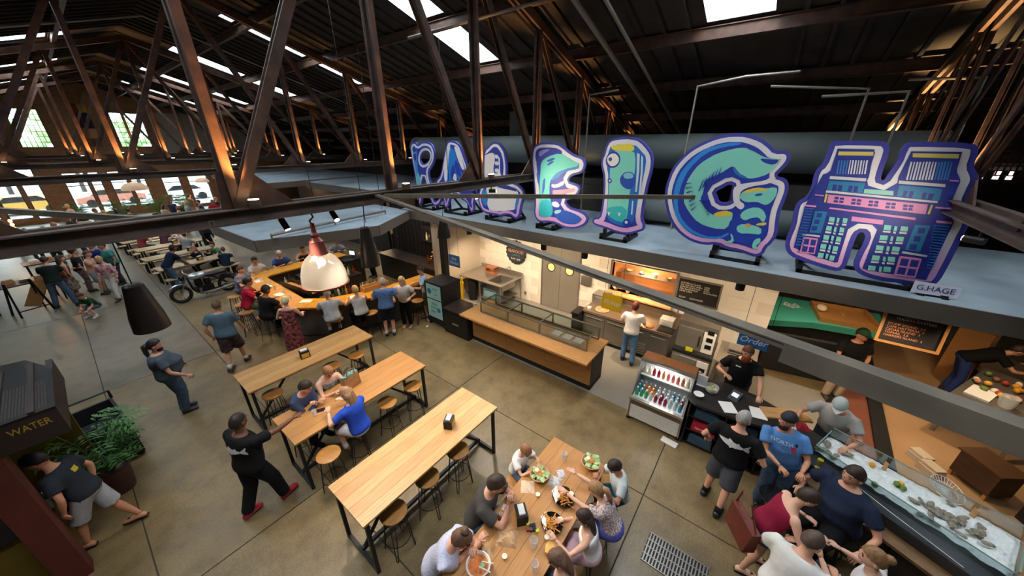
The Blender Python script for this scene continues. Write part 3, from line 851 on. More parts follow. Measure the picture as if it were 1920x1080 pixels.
 'H': ('-212 2530 -212 2562 -216 2582 -225 2590 -292 2595 -409 2594 -474 2590 -492 2582 -506 2569 -516 2553 -522 2534 -524 2510 -526 2476 -527 2430 -530 2392 -533 2364 -540 2348 -548 2344 -555 2354 -559 2376 -565 2406 -572 2442 -576 2478 -574 2513 -575 2542 -579 2564 -588 2578 -602 2586 -676 2587 -802 2584 -870 2574 -886 2561 -896 2545 -900 2526 -904 2500 -906 2468 -915 2442 -930 2421 -941 2402 -949 2383 -954 2358 -954 2326 -956 2296 -956 2266 -962 2237 -970 2208 -980 2182 -992 2161 -1002 2138 -1010 2112 -1013 2078 -1012 2033 -1014 1962 -1016 1862 -1016 1790 -1016 1748 -1012 1716 -1004 1694 -988 1680 -964 1675 -934 1670 -902 1662 -871 1660 -842 1662 -810 1660 -774 1656 -733 1658 -688 1664 -650 1674 -621 1687 -599 1704 -584 1728 -576 1754 -574 1786 -575 1837 -580 1906 -578 1952 -568 1975 -556 1986 -544 1986 -536 1975 -532 1954 -532 1907 -536 1832 -540 1776 -542 1738 -536 1707 -521 1684 -494 1674 -452 1678 -400 1687 -336 1700 -276 1716 -220 1732 -182 1756 -160 1786 -147 1818 -141 1850 -141 1898 -146 1958 -144 2013 -136 2063 -132 2106 -133 2144 -145 2173 -169 2194 -182 2219 -186 2249 -186 2296 -180 2360 -186 2403 -202 2426 -210 2457 -211 2496', '', ((0.06, 0.135), (0.06, 0.135)), [
  ('23318f', '-104 1017 -179 1016 -189 945 -185 905 -255 906 -245 948 -248 1012 -334 1012 -342 949 -350 877 -377 847 -381 685 -252 690 -247 830 -187 827 -195 698 -82 724 -75 857 -92 948 -105 953'),
  ('d9cf6a', '-108 1010 -179 1010 -181 1000 -109 1000|-252 1008 -331 1007 -333 997 -255 998'),
  ('2f7fc4', '-114 987 -117 987 -123 950 -120 950|-120 987 -123 987 -129 950 -126 950|-126 987 -129 987 -135 950 -132 950|-132 987 -135 987 -140 951 -138 951'),
  ('dfe8ea', '-138 988 -140 988 -146 951 -144 951|-143 988 -146 988 -152 951 -149 951|-149 988 -152 988 -158 952 -155 951|-155 988 -157 988 -163 952 -161 952|-160 988 -163 988 -169 952 -166 952|-166 988 -168 988 -174 952 -172 952|-171 988 -174 989 -180 953 -177 953|-255 987 -258 987 -264 942 -261 942|-261 987 -263 987 -269 943 -267 943|-266 987 -269 987 -275 943 -272 943|-271 987 -274 987 -280 943 -278 943|-277 987 -279 988 -286 944 -283 944|-282 988 -285 988 -291 944 -288 944|-287 988 -290 988 -297 944 -294 944|-293 988 -295 988 -302 945 -299 945|-298 988 -300 988 -307 945 -304 945'),
  ('2f7fc4', '-303 988 -306 988 -312 945 -310 945|-308 988 -311 988 -318 946 -315 945|-313 989 -316 989 -323 946 -320 946|-319 989 -321 989 -328 946 -325 946|-324 989 -326 989 -333 947 -330 946'),
  ('cfd4dc', '-108 944 -185 942 -186 934 -109 936|-249 940 -332 936 -334 929 -250 932'),
  ('1d7cb0', '-110 931 -186 930 -189 903 -112 903|-252 929 -331 924 -335 895 -257 900'),
  ('23318f', '-121 922 -130 921 -132 904 -123 905|-133 921 -142 920 -144 903 -135 904|-155 921 -164 920 -165 904 -157 904|-167 920 -175 920 -177 904 -169 904|-266 915 -273 915 -274 898 -267 899|-277 915 -284 915 -286 898 -278 898|-301 913 -308 913 -310 896 -303 897|-312 912 -321 912 -322 896 -314 896'),
  ('cfd4dc', '-111 904 -333 894 -334 889 -111 898'),
  ('8fd0c4', '-189 914 -247 913 -250 901 -191 902'),
  ('dd8fc0', '-119 893 -319 884 -323 859 -122 869'),
  ('d9cf6a', '-112 894 -117 894 -119 870 -115 870|-325 884 -328 884 -330 860 -326 860'),
  ('dd8fc0', '-132 857 -309 848 -310 842 -131 853|-186 837 -252 834 -254 822 -188 824|-89 891 -110 890 -110 887 -89 888|-74 859 -101 859 -101 854 -75 854|-336 947 -351 946 -352 943 -336 944|-334 880 -360 880 -361 876 -335 876|-347 846 -374 845 -375 840 -348 840'),
  ('1d7cb0', '-102 843 -130 844 -133 780 -106 778|-313 830 -341 831 -345 760 -316 761'),
  ('cfd4dc', '-91 772 -133 772 -134 767 -91 767|-314 756 -361 753 -362 748 -314 750'),
  ('23318f', '-134 888 -143 888 -144 881 -135 881|-135 879 -144 878 -145 872 -136 872|-146 887 -155 887 -156 881 -147 881|-147 878 -156 878 -157 872 -148 872|-172 886 -180 886 -181 879 -173 880|-173 877 -182 877 -183 870 -174 870|-183 886 -192 885 -193 879 -184 879|-184 877 -193 876 -194 870 -186 870|-208 884 -216 884 -217 878 -209 878|-209 875 -218 875 -219 869 -210 869|-219 884 -227 884 -228 877 -220 878|-220 875 -228 875 -230 869 -221 869|-243 882 -251 882 -252 876 -244 876|-244 873 -252 873 -253 867 -245 867|-253 882 -261 882 -262 876 -254 876|-255 873 -262 873 -264 867 -256 867|-276 880 -284 880 -285 874 -277 874|-278 872 -285 872 -287 866 -279 866|-286 880 -294 880 -295 874 -288 874|-288 872 -295 872 -297 866 -289 866|-109 838 -120 838 -121 826 -110 825|-322 823 -334 824 -336 810 -324 809|-109 818 -120 819 -121 806 -110 805|-322 801 -333 801 -336 787 -324 787|-108 798 -120 799 -121 786 -109 785|-321 778 -333 779 -336 764 -324 763'),
  ('7fd0c4', '-139 830 -151 830 -153 816 -140 817'),
  ('cfd4dc', '-140 814 -153 814 -154 809 -141 809'),
  ('7fd0c4', '-156 830 -162 828 -163 815 -158 816'),
  ('cfd4dc', '-158 813 -164 812 -164 807 -159 808'),
  ('7fd0c4', '-169 830 -179 830 -181 816 -171 817'),
  ('cfd4dc', '-171 814 -181 814 -182 809 -172 809'),
  ('7fd0c4', '-257 822 -271 822 -273 809 -259 809'),
  ('cfd4dc', '-259 806 -274 807 -275 802 -260 802'),
  ('7fd0c4', '-277 822 -283 821 -285 808 -279 809'),
  ('cfd4dc', '-279 807 -285 806 -286 801 -280 802'),
  ('7fd0c4', '-289 823 -303 823 -305 810 -291 810'),
  ('cfd4dc', '-291 808 -305 808 -306 803 -292 803'),
  ('7fd0c4', '-140 803 -152 803 -154 790 -141 790'),
  ('cfd4dc', '-141 787 -155 787 -155 782 -142 782'),
  ('7fd0c4', '-158 803 -163 802 -165 788 -159 789'),
  ('cfd4dc', '-159 786 -165 785 -166 780 -160 782'),
  ('7fd0c4', '-170 803 -180 802 -182 789 -172 789'),
  ('cfd4dc', '-172 786 -182 786 -183 781 -172 781'),
  ('7fd0c4', '-258 793 -273 794 -275 781 -260 780'),
  ('cfd4dc', '-260 777 -275 778 -276 773 -261 773'),
  ('7fd0c4', '-279 794 -284 793 -286 780 -281 781'),
  ('cfd4dc', '-281 778 -287 777 -288 773 -282 773'),
  ('7fd0c4', '-290 794 -304 795 -306 782 -292 782'),
  ('cfd4dc', '-292 779 -306 780 -307 775 -293 774'),
  ('7fd0c4', '-141 776 -154 776 -155 762 -143 762'),
  ('cfd4dc', '-143 759 -156 759 -157 754 -143 754'),
  ('7fd0c4', '-159 776 -165 775 -166 761 -161 762'),
  ('cfd4dc', '-161 759 -167 758 -167 753 -162 754'),
  ('7fd0c4', '-171 775 -181 774 -183 761 -172 761'),
  ('cfd4dc', '-172 758 -183 758 -184 753 -173 753'),
  ('7fd0c4', '-259 764 -274 764 -276 751 -261 751'),
  ('cfd4dc', '-261 748 -276 749 -277 744 -262 743'),
  ('7fd0c4', '-280 765 -286 764 -288 751 -282 752'),
  ('cfd4dc', '-283 749 -288 748 -289 743 -283 744'),
  ('7fd0c4', '-291 766 -305 766 -307 753 -293 753'),
  ('cfd4dc', '-293 750 -307 751 -308 746 -294 745'),
  ('7fd0c4', '-142 748 -155 748 -157 734 -144 734'),
  ('cfd4dc', '-144 731 -157 731 -158 726 -145 726'),
  ('7fd0c4', '-161 748 -166 747 -168 733 -162 734'),
  ('cfd4dc', '-162 731 -168 730 -169 725 -163 726'),
  ('7fd0c4', '-171 746 -182 746 -184 732 -173 732'),
  ('cfd4dc', '-173 729 -184 729 -185 724 -174 724'),
  ('7fd0c4', '-260 734 -275 735 -277 721 -262 720'),
  ('cfd4dc', '-262 717 -278 718 -278 714 -263 712'),
  ('7fd0c4', '-282 735 -287 734 -290 721 -284 722'),
  ('cfd4dc', '-284 719 -290 718 -291 713 -285 714'),
  ('7fd0c4', '-291 736 -305 737 -308 724 -294 723'),
  ('cfd4dc', '-294 720 -308 721 -309 716 -295 715'),
  ('7fd0c4', '-144 720 -157 720 -158 706 -145 705|-162 720 -168 719 -169 705 -164 706|-172 717 -183 717 -184 702 -174 702|-261 703 -276 704 -278 691 -263 689|-283 705 -289 704 -291 690 -286 691|-292 706 -306 707 -309 693 -294 692'),
  ('dd8fc0', '-96 763 -131 762 -136 714 -100 713'),
  ('23318f', '-100 758 -112 758 -114 740 -101 740|-102 735 -115 735 -116 717 -103 717|-116 758 -129 758 -130 740 -118 740|-118 735 -131 735 -133 718 -120 717'),
  ('dd8fc0', '-312 742 -354 742 -359 688 -318 687'),
  ('23318f', '-317 737 -332 737 -334 717 -319 717|-320 712 -335 712 -337 692 -321 692|-336 737 -351 737 -353 718 -338 717|-339 712 -353 712 -356 693 -341 692'),
  ('2468b8', '-78 850 -97 850 -97 847 -78 847|-78 842 -97 842 -97 839 -78 839|-79 834 -98 834 -98 831 -79 831|-79 825 -98 825 -98 822 -79 822|-80 817 -99 817 -99 814 -80 814|-80 808 -99 808 -99 805 -80 805|-81 799 -100 800 -100 797 -81 796|-81 791 -100 791 -100 788 -81 788|-82 782 -101 783 -101 780 -82 779|-82 773 -101 774 -101 771 -82 770|-83 764 -102 765 -102 762 -83 761|-83 756 -103 757 -103 753 -83 752|-84 747 -103 748 -103 745 -84 743|-84 738 -104 739 -104 736 -85 734|-347 834 -373 834 -373 831 -347 831|-348 827 -373 827 -373 824 -349 824|-350 820 -374 820 -374 817 -350 817|-352 813 -374 813 -374 810 -352 809|-353 805 -375 805 -375 802 -353 802|-355 798 -375 798 -375 795 -355 795|-356 791 -376 790 -376 787 -356 788|-358 783 -376 783 -376 780 -358 780|-359 776 -377 775 -377 772 -359 773|-361 768 -377 768 -377 765 -361 765|-362 761 -378 760 -378 757 -363 758|-364 753 -378 753 -378 749 -364 750|-366 746 -379 745 -379 742 -366 743|-367 738 -379 737 -379 734 -367 735|-369 731 -380 729 -380 726 -369 727|-370 723 -380 721 -380 718 -370 720')]),
}
# ------------------------------------------------------------------ the seven painted letters on the canopy
M_NAVY = mat('sign_navy', '#3b3fa0', 0.5)
M_LAV = mat('sign_white', '#e4e2f2', 0.5)
M_INK = mat('sign_ink', '#2438a6', 0.5)
SX = 6.9
def plane(a, b, d):
    return Vector((SX + d, a, b))
DESC = {'R': 'letter R sign of bone-like loops, farthest left in the row on the canopy',
        'A': 'letter A sign with blue centre, standing right of the letter R',
        'L': 'pale letter L sign with blue outline, partly behind the truss post',
        'E': 'letter E sign drawn as a teal profile face and boot',
        'I': 'letter I sign painted as a teal one-eyed skateboard shape with yellow top',
        'G': 'letter G sign formed by a mint squirrel and its curled tail',
        'H': 'letter H sign painted as a blue and pink building, rightmost of the letters'}
def grad(name, top, bottom, z0, z1):
    m = bpy.data.materials.new(name)
    m.use_nodes = True
    nt = m.node_tree
    b = nt.nodes['Principled BSDF']
    b.inputs['Roughness'].default_value = 0.5
    g = nt.nodes.new('ShaderNodeTexCoord')
    sp = nt.nodes.new('ShaderNodeSeparateXYZ')
    mr = nt.nodes.new('ShaderNodeMapRange')
    mr.inputs[1].default_value = z0
    mr.inputs[2].default_value = z1
    rp = nt.nodes.new('ShaderNodeValToRGB')
    rp.color_ramp.elements[0].color = lin(bottom)
    rp.color_ramp.elements[1].color = lin(top)
    nt.links.new(g.outputs['Object'], sp.inputs[0])
    nt.links.new(sp.outputs[2], mr.inputs[0])
    nt.links.new(mr.outputs[0], rp.inputs[0])
    nt.links.new(rp.outputs[0], b.inputs['Base Color'])
    return m
M_RIM = grad('sign_rim_lavender_to_pink', '#e6e8f0', '#e6aee0', 3.55, 4.05)
def dec(s, k):
    n = [int(v) / k for v in s.split()]
    return list(zip(n[::2], n[1::2]))
def inset(p, d):
    """offset a closed outline by d towards its inside, dropping points that fold over"""
    n = len(p)
    ar = sum(p[i - 1][0] * p[i][1] - p[i][0] * p[i - 1][1] for i in range(n))
    s = 1 if ar > 0 else -1
    out = []
    for i in range(n):
        tx, ty = p[(i + 1) % n][0] - p[i - 1][0], p[(i + 1) % n][1] - p[i - 1][1]
        l = math.hypot(tx, ty)
        if l < 1e-6:
            continue
        q = (p[i][0] - ty / l * d * s, p[i][1] + tx / l * d * s)
        dm = 1e9
        for j in range(n):
            a, b = p[j - 1], p[j]
            ax, ay = b[0] - a[0], b[1] - a[1]
            w = ax * ax + ay * ay
            u = 0 if w < 1e-12 else min(1, max(0, ((q[0] - a[0]) * ax + (q[1] - a[1]) * ay) / w))
            dm = min(dm, math.hypot(q[0] - a[0] - ax * u, q[1] - a[1] - ay * u))
        if dm > 0.9 * abs(d):
            out.append(q)
    return out
for ch, (so, sh_, (bands, hb), art) in LETTERS.items():
    o = dec(so, 500)
    D = dict(outer=o, white=inset(o, bands[0]), inner=inset(o, bands[1]), art=[('#' + c, dec(p, 200)) for c, ps in art for p in ps.split('|')])
    if sh_:
        h = dec(sh_, 500)
        D.update(hole=h, hwhite=inset(h, -hb[0]), hinner=inset(h, -hb[1]))
    t = empty('letter_sign', (0, 0, 0), label=DESC[ch], cat='sign', group='painted letters on the canopy')
    MB().prism([o, D['hole']] if 'hole' in D else o, 0.0, 0.05, plane).build('backing_board', M_NAVY, t)
    MB().prism([D['white'], D['hwhite']] if 'hole' in D else D['white'], -0.008, 0.0, plane).build('rim', M_RIM, t)
    MB().prism([D['inner'], D['hinner']] if 'hole' in D else D['inner'], -0.014, -0.006, plane).build('inner_panel', M_INK, t)
    cols = []
    mb = MB()
    for q, (c, poly) in enumerate(D['art']):
        if c not in cols:
            cols.append(c)
        d = -0.0155 - 0.0007 * q * (0.25 if len(D['art']) > 40 else 1)
        mb.slot(cols.index(c)).prism(poly, d, -0.012, plane)
    mb.build('artwork', [mat('paint_' + c[1:], c, 0.5) for c in cols], t)
    ymid = sum(a for a, b in o) / len(o)
    zb = min(b for a, b in o)
    yw = {'R': 0.35, 'A': 0.4, 'L': 0.38, 'E': 0.22, 'I': 0.26, 'G': 0.34, 'H': 0.62}[ch]
    if ch == 'E':
        ymid += 0.35
    if ch == 'G':
        ymid -= 0.18
    mb = MB()
    z0 = 3.26
    for s in (-1, 1):
        y = ymid + s * yw
        mb.box(SX - 0.12, SX + 0.62, y - 0.035, y + 0.035, z0, z0 + 0.06)
        mb.box(SX + 0.052, SX + 0.11, y - 0.035, y + 0.035, z0, zb + 0.55)
        mb.beam((SX + 0.08, y, zb + 0.5), (SX + 0.58, y, z0 + 0.05), 0.05, 0.05)
        mb.box(SX - 0.12, SX - 0.05, y - 0.035, y + 0.035, z0, z0 + 0.12)
    mb.box(SX - 0.12, SX - 0.06, ymid - yw, ymid + yw, z0, z0 + 0.05)
    mb.box(SX + 0.56, SX + 0.62, ymid - yw, ymid + yw, z0, z0 + 0.05)
    mb.box(SX + 0.052, SX + 0.10, ymid - yw, ymid + yw, zb + 0.42, zb + 0.47)
    mb.build('stand', M_BLACK, t)
pl = empty('signature_plaque', (6.72, -1.98, 3.26), label='small white plaque lettered G.HAGE at the foot of the letter H', cat='sign')
Mp = frame((6.72, -1.98, 3.36), (0.10, -1, 0), (0.25, 0, 1))
mb = MB()
mb.prism([(-0.215, -0.075), (0.215, -0.075), (0.225, 0.07), (-0.205, 0.085)], -0.015, 0.0, lambda a, b, d: Mp @ Vector((a, b, d)) - Vector((6.72, -1.98, 3.26)))
mb.build('plaque_board', M_LAV, pl)
mb = MB()
mb.box(-0.05, 0.12, -0.14, -0.08, 0.0, 0.02).box(-0.05, 0.12, 0.08, 0.14, 0, 0.02).box(-0.01, 0.02, -0.14, 0.14, 0.0, 0.04)
mb.build('plaque_foot', M_BLACK, pl)
text_mesh('G.HAGE', 0.10, mat('plaque_ink', '#3a3f66', 0.6), pl, Matrix.Translation((-6.72, 1.98, -3.26)) @ Mp @ Matrix.Translation((0.0, 0.0, 0.002)), name='lettering')
# ------------------------------------------------------------------ communal tables and stools
OAK = [wood('oak_plank_a', '#bd8d57', '#b07d47'), wood('oak_plank_b', '#ae7a42', '#ba8650'), wood('oak_plank_c', '#c69a64', '#b78850'), wood('oak_plank_d', '#ab7640', '#b5824a')]
M_SEAT = wood('stool_seat_wood', '#b07a3c', '#a06c33', stretch=(2, 9, 2))
M_LEG = mat('table_leg_steel', '#23262b', 0.5, 0.4)
TL, TW, TH_ = 2.45, 0.84, 1.05
def table(loc, label, seed):
    t = empty('communal_table', loc, label=label, cat='table', group='tall wooden communal tables')
    top = MB().box(-TL / 2 + 0.01, TL / 2 - 0.01, -TW / 2 + 0.01, TW / 2 - 0.01, TH_ - 0.045, TH_ - 0.03).build('tabletop', M_LEG, t)
    n = 5
    w = TW / n
    for k in range(n):
        MB().box(-TL / 2, TL / 2, -TW / 2 + k * w + 0.0015, -TW / 2 + (k + 1) * w - 0.0015, TH_ - 0.03, TH_).build('plank', OAK[(k * 2 + seed) % 4], top)
    a, b = TL / 2 - 0.06, TW / 2 - 0.06
    for sx in (-1, 1):
        for sy in (-1, 1):
            MB().beam((sx * a, sy * b, 0.0), (sx * a, sy * b, TH_ - 0.045), 0.045, 0.045).build('leg', M_LEG, t)
        MB().beam((sx * a, -b, 0.05), (sx * a, b, 0.05), 0.045, 0.05).build('foot_bar', M_LEG, t)
        MB().beam((sx * (a - 0.02), 0, 0.09), (sx * 0.35, 0, TH_ - 0.06), 0.035, 0.035).build('brace', M_LEG, t)
    MB().beam((-a, 0, 0.10), (a, 0, 0.10), 0.05, 0.05).build('stretcher', M_LEG, t)
    return t
table((2.18, 7.08, 0), 'tall empty oak table nearest the bar, napkin box in the middle', 0)
table((2.19, 5.21, 0), 'tall oak table where three people sit beside a handbag', 1)
table((2.165, 3.32, 0), 'tall empty oak table between the handbag table and the family', 2)
table((2.21, 1.395, 0), 'tall oak table covered with food at the bottom centre', 3)
def make_stool():
    s = empty('bar_stool', (0, 0, 0), label='x', cat='stool', group='round wooden stools at the communal tables')
    MB().lathe([(0.165, 0.0), (0.175, 0.012), (0.175, 0.03), (0.16, 0.036)], 24, (0, 0, 0.715)).build('seat', M_SEAT, s, smooth=30)
    for k in range(4):
        a = math.pi / 4 + k * math.pi / 2
        c, d = math.cos(a), math.sin(a)
        px, py = -d * 0.035, c * 0.035
        MB().tube([(c * 0.12 + px, d * 0.12 + py, 0.715), (c * 0.20 + px * 0.4, d * 0.20 + py * 0.4, 0.03), (c * 0.203, d * 0.203, 0.006), (c * 0.20 - px * 0.4, d * 0.20 - py * 0.4, 0.03),
                   (c * 0.12 - px, d * 0.12 - py, 0.715)], 0.0065, 6).build('hairpin_leg', M_BLACK, s, smooth=True)
    MB().tube([(0.172 * math.cos(k * math.pi / 8), 0.172 * math.sin(k * math.pi / 8), 0.26) for k in range(17)], 0.006, 6).build('foot_ring', M_BLACK, s, smooth=True)
    return s
ST = [(1.36, 2.99, 'bar stool at the near left corner of the empty middle table'), (1.95, 3.03, 'bar stool second from the left on the near side of the empty middle table'),
      (2.55, 3.02, 'bar stool tucked in at the right on the near side of the empty middle table'),
      (1.28, 4.55, 'pulled-out bar stool with its seat fully in view beside the pointing man'), (1.80, 4.70, 'bar stool under the woman in the blue top'),
      (2.50, 4.83, 'bar stool right of the woman in the blue top'), (3.08, 4.83, 'bar stool at the far right end of the handbag table'),
      (1.30, 6.78, 'bar stool at the left end of the table nearest the bar'), (2.43, 6.76, 'bar stool behind the woman in the floral top'),
      (2.98, 6.73, 'bar stool at the right end of the table nearest the bar'),
      (1.32, 5.68, 'bar stool under the man in the dark blue shirt'), (1.95, 5.72, 'bar stool under the woman in the floral top'),
      (2.50, 0.88, 'bar stool under the girl in the white top'), (2.92, 0.86, 'bar stool under the girl in the speckled top'),
      (3.42, 0.90, 'bar stool under the boy in grey at the food table'), (1.55, 1.92, 'bar stool under the man in the charcoal polo'),
      (2.72, 1.95, 'bar stool under the small boy in white'), (1.02, 1.85, 'bar stool under the diner in the lavender shirt'), (2.05, 0.86, 'bar stool under the girl at the bottom edge')]
st0 = make_stool()
for k, (x, y, lab) in enumerate(ST):
    s = st0 if k == 0 else copy_tree(st0)
    s.location = (x, y, 0)
    s.rotation_euler = (0, 0, k * 0.7)
    s['label'] = lab
# napkin boxes
M_NAPKIN = mat('paper_white', '#efece6', 0.8)
M_YLABEL = mat('yellow_label', '#e0a83a', 0.6)
def napkin(x, y, z, rz, lab):
    n = empty('napkin_box', (x, y, z), rz, lab, 'napkin box', 'napkin boxes on the tables')
    n.scale = (1.25, 1.2, 1.15)
    MB().box(-0.07, 0.07, -0.055, 0.055, 0, 0.13).build('box_body', M_BLACK, n)
    MB().box(-0.05, 0.05, -0.03, 0.03, 0.13, 0.155).build('napkins', M_NAPKIN, n)
    for s in (-1, 1):
        MB().box(-0.055, 0.055, s * 0.056 - 0.002, s * 0.056 + 0.002, 0.015, 0.10).build('label_panel', M_YLABEL, n)
napkin(2.08, 7.03, TH_, R(-10), 'black napkin box with yellow panel on the table nearest the bar')
napkin(2.62, 3.25, TH_, R(30), 'black napkin box with yellow panel on the empty middle table')
napkin(2.14, 1.50, TH_, R(50), 'black napkin box with yellow panel among the food')

# ------------------------------------------------------------------ food and things on the family table
def put(name, mb, mats, loc, label, cat, group=None, rz=0, smooth=False):
    o = mb.build(name, mats, None, smooth, loc)
    o.rotation_euler = (0, 0, rz)
    return tag(o, label, cat, group)
M_PAPER = mat('brown_paper', '#c9a177', 0.85, var=0.08, scale=20)
M_WAX = mat('white_paper', '#eeeae4', 0.8)
M_LETT = mat('lettuce', '#92b56c', 0.7, c2='#c3d8a4', scale=18, bump=0.4)
M_FRY = mat('fries', '#d7963c', 0.7, c2='#b8742a', scale=30)
M_CARROT = mat('carrot_shreds', '#e0892f', 0.7)
M_CREAM = mat('cream_sauce', '#efe7d2', 0.6)
M_RED = mat('red_print', '#b01d2b', 0.5)
def bowl(x, y, kind, label):
    b = empty('food_bowl', (x, y, TH_), 0, label, 'bowl')
    m = M_PAPER if kind != 'pasta' else M_WAX
    b.scale = (1.3, 1.3, 1.2)
    MB().lathe([(0.055, 0.0), (0.09, 0.05), (0.10, 0.075), (0.093, 0.075), (0.05, 0.01)], 20, cap=False).lathe([(0.056, 0.001), (0.0005, 0.001)], 20, cap=False).build('bowl_shell', m, b, smooth=True)
    if kind == 'salad':
        mb = MB()
        for q in range(26):
            a, r = random.uniform(0, 6.28), random.uniform(0.02, 0.085)
            mb.ball((r * math.cos(a), r * math.sin(a), 0.062 + random.uniform(0, 0.025)), 0.032, 0.024, 0.012, 7, 5, Matrix.Rotation(a, 3, 'Z'))
        tag(mb.build('lettuce', M_LETT, b, smooth=True), kind='stuff')
        mb = MB()
        for q in range(18):
            a = random.uniform(0, 3.14)
            p = Vector((random.uniform(-0.03, 0.04), random.uniform(-0.05, 0.02), 0.098))
            mb.tube([p, p + Vector((0.03 * math.cos(a), 0.03 * math.sin(a), 0.006))], 0.004, 5)
        tag(mb.build('carrot', M_CARROT, b), kind='stuff')
        MB().ball((0.0, 0.03, 0.098), 0.026, 0.026, 0.014).build('dressing', M_CREAM, b, smooth=True)
    else:
        MB().lathe([(0.088, 0.055), (0.06, 0.066), (0.0005, 0.07)], 18, cap=False).build('pasta', mat('orange_pasta', '#c9742c', 0.6, c2='#a8561c', scale=40, bump=0.5), b, smooth=True)
        MB().ball((0.02, -0.03, 0.07), 0.028, 0.02, 0.01).build('lime', M_LETT, b, smooth=True)
        MB().tube([(-0.01, -0.02, 0.075), (0.0, -0.13, 0.12)], 0.006, 6).tube([(0.03, -0.01, 0.075), (0.06, -0.11, 0.12)], 0.005, 6).build('fork', M_WAX, b)
    return b
bowl(2.72, 1.62, 'salad', 'big green salad bowl in front of the small boy in white')
bowl(3.30, 1.16, 'salad', 'green salad bowl with carrot at the right far corner')
bowl(1.45, 1.55, 'pasta', 'white bowl of orange noodles with fork at the bottom left')
def basket(x, y, label, r=0.11):
    b = empty('fry_basket', (x, y, TH_), 0, label, 'food basket')
    b.scale = (1.3, 1.3, 1.2)
    MB().lathe([(r * 0.7, 0.0), (r, 0.04), (r * 0.97, 0.042), (r * 0.68, 0.006)], 20, cap=False).lathe([(r * 0.7, 0.002), (0.0005, 0.002)], 20, cap=False).build('basket_tray', M_BLACK, b, smooth=True)
    mb = MB()
    for q in range(45):
        a, p = random.uniform(0, 3.14), Vector((random.gauss(0, r * 0.33), random.gauss(0, r * 0.33), 0.02 + random.random() * 0.035))
        d = Vector((math.cos(a), math.sin(a), random.uniform(-0.2, 0.2))) * 0.03
        mb.beam(p - d, p + d, 0.009, 0.009)
    tag(mb.build('fries', M_FRY, b), kind='stuff')
    MB().prism([(-r, r * 0.2), (-r * 0.2, r * 1.1), (r * 0.5, r * 1.0), (r * 0.1, r * 0.3)], 0.03, 0.034, lambda a, c, d: Vector((a, c, d + abs(a) * 0.15))).build('liner_paper', M_WAX, b)
    MB().lathe([(0.018, 0), (0.024, 0.03), (0.02, 0.03), (0.001, 0.024)], 12, (0.06, -0.05, 0.03)).build('sauce_cup', M_CREAM, b, smooth=True)
    return b
basket(2.66, 1.22, 'basket of fries and slaw between the girls')
basket(2.30, 1.17, 'heap of fries in a black tray near the toy cube', 0.10)
put('soda_can', MB().slot(0).lathe([(0.026, 0), (0.033, 0.008), (0.033, 0.06)], 16).slot(1).lathe([(0.033, 0.06), (0.033, 0.108), (0.027, 0.12)], 16), [M_RED, M_STAINLESS], (1.98, 1.68, TH_), 'red and silver soda can beside the charcoal polo man', 'can', smooth=40)
mb = MB()
for i, (a, b, c) in enumerate(((0, 0, 0), (1, 0, 0), (0, 1, 1), (1, 1, 0), (-0.6, -0.6, 2), (1.6, 1.6, 2), (0.2, 1.9, 3))):
    mb.slot(c).box(a * 0.04 - 0.018, a * 0.04 + 0.018, b * 0.04 - 0.018, b * 0.04 + 0.018, 0, 0.036)
put('toy_blocks', mb, [M_BLACK, mat('toy_grey', '#4a4d50', 0.5), mat('toy_yellow', '#d6de2e', 0.5), M_RED], (2.13, 1.30, TH_), 'folding cube toy in black, yellow and red on the food table', 'toy', rz=0.8)
def crumple(name, x, y, sx, sy, h, m, label, cat, rz=0, seed=1):
    random.seed(seed)
    mb = MB()
    v, f = [], []
    n = 9
    for i in range(n):
        for j in range(n):
            u, w = i / (n - 1) * 2 - 1, j / (n - 1) * 2 - 1
            edge = max(abs(u), abs(w))
            z = (1 - edge ** 3) * h * (0.6 + 0.4 * random.random()) + (0.002 if edge > 0.95 else random.random() * 0.012)
            v.append((u * sx * (1 - 0.06 * random.random()), w * sy * (1 - 0.06 * random.random()), z))
    for i in range(n - 1):
        for j in range(n - 1):
            f.append((i * n + j, (i + 1) * n + j, (i + 1) * n + j + 1, i * n + j + 1))
    mb.add(v, f)
    o = mb.build(name, m, None, False, (x, y, TH_))
    o.rotation_euler = (0, 0, rz)
    mod = o.modifiers.new('thick', 'SOLIDIFY')
    mod.thickness = 0.002
    return tag(o, label, cat)
crumple('paper_bag', 1.87, 1.50, 0.10, 0.12, 0.06, M_PAPER, 'crumpled brown paper bag lying near the soda can', 'paper bag', 0.5, 3)
crumple('paper_sheet', 2.52, 1.67, 0.09, 0.09, 0.012, mat('tan_napkin', '#dcbfa2', 0.85), 'tan paper napkin beside the salad bowl', 'napkin', 0.6, 4)
crumple('paper_sheet', 2.13, 1.73, 0.04, 0.04, 0.006, M_WAX, 'small white napkin by the charcoal polo man', 'napkin', 0.3, 5)
crumple('paper_sheet', 1.64, 1.62, 0.05, 0.11, 0.01, M_PAPER, 'narrow brown paper sleeve by the noodle bowl', 'paper sleeve', -0.5, 6)
crumple('plastic_wrap', 2.80, 1.42, 0.08, 0.08, 0.035, mat('plastic_film', '#f0f3f5', 0.2, alpha=0.5), 'crumpled clear plastic wrap under the reaching hands', 'wrap', 0.2, 7)
crumple('paper_sheet', 2.95, 1.42, 0.06, 0.05, 0.012, mat('printed_paper', '#c9c6cf', 0.8, var=0.3, scale=60), 'small printed paper slip beyond the plastic wrap', 'paper slip', 0.9, 8)
M_CUP = mat('clear_plastic_cup', '#f4f6f6', 0.15, alpha=0.38)
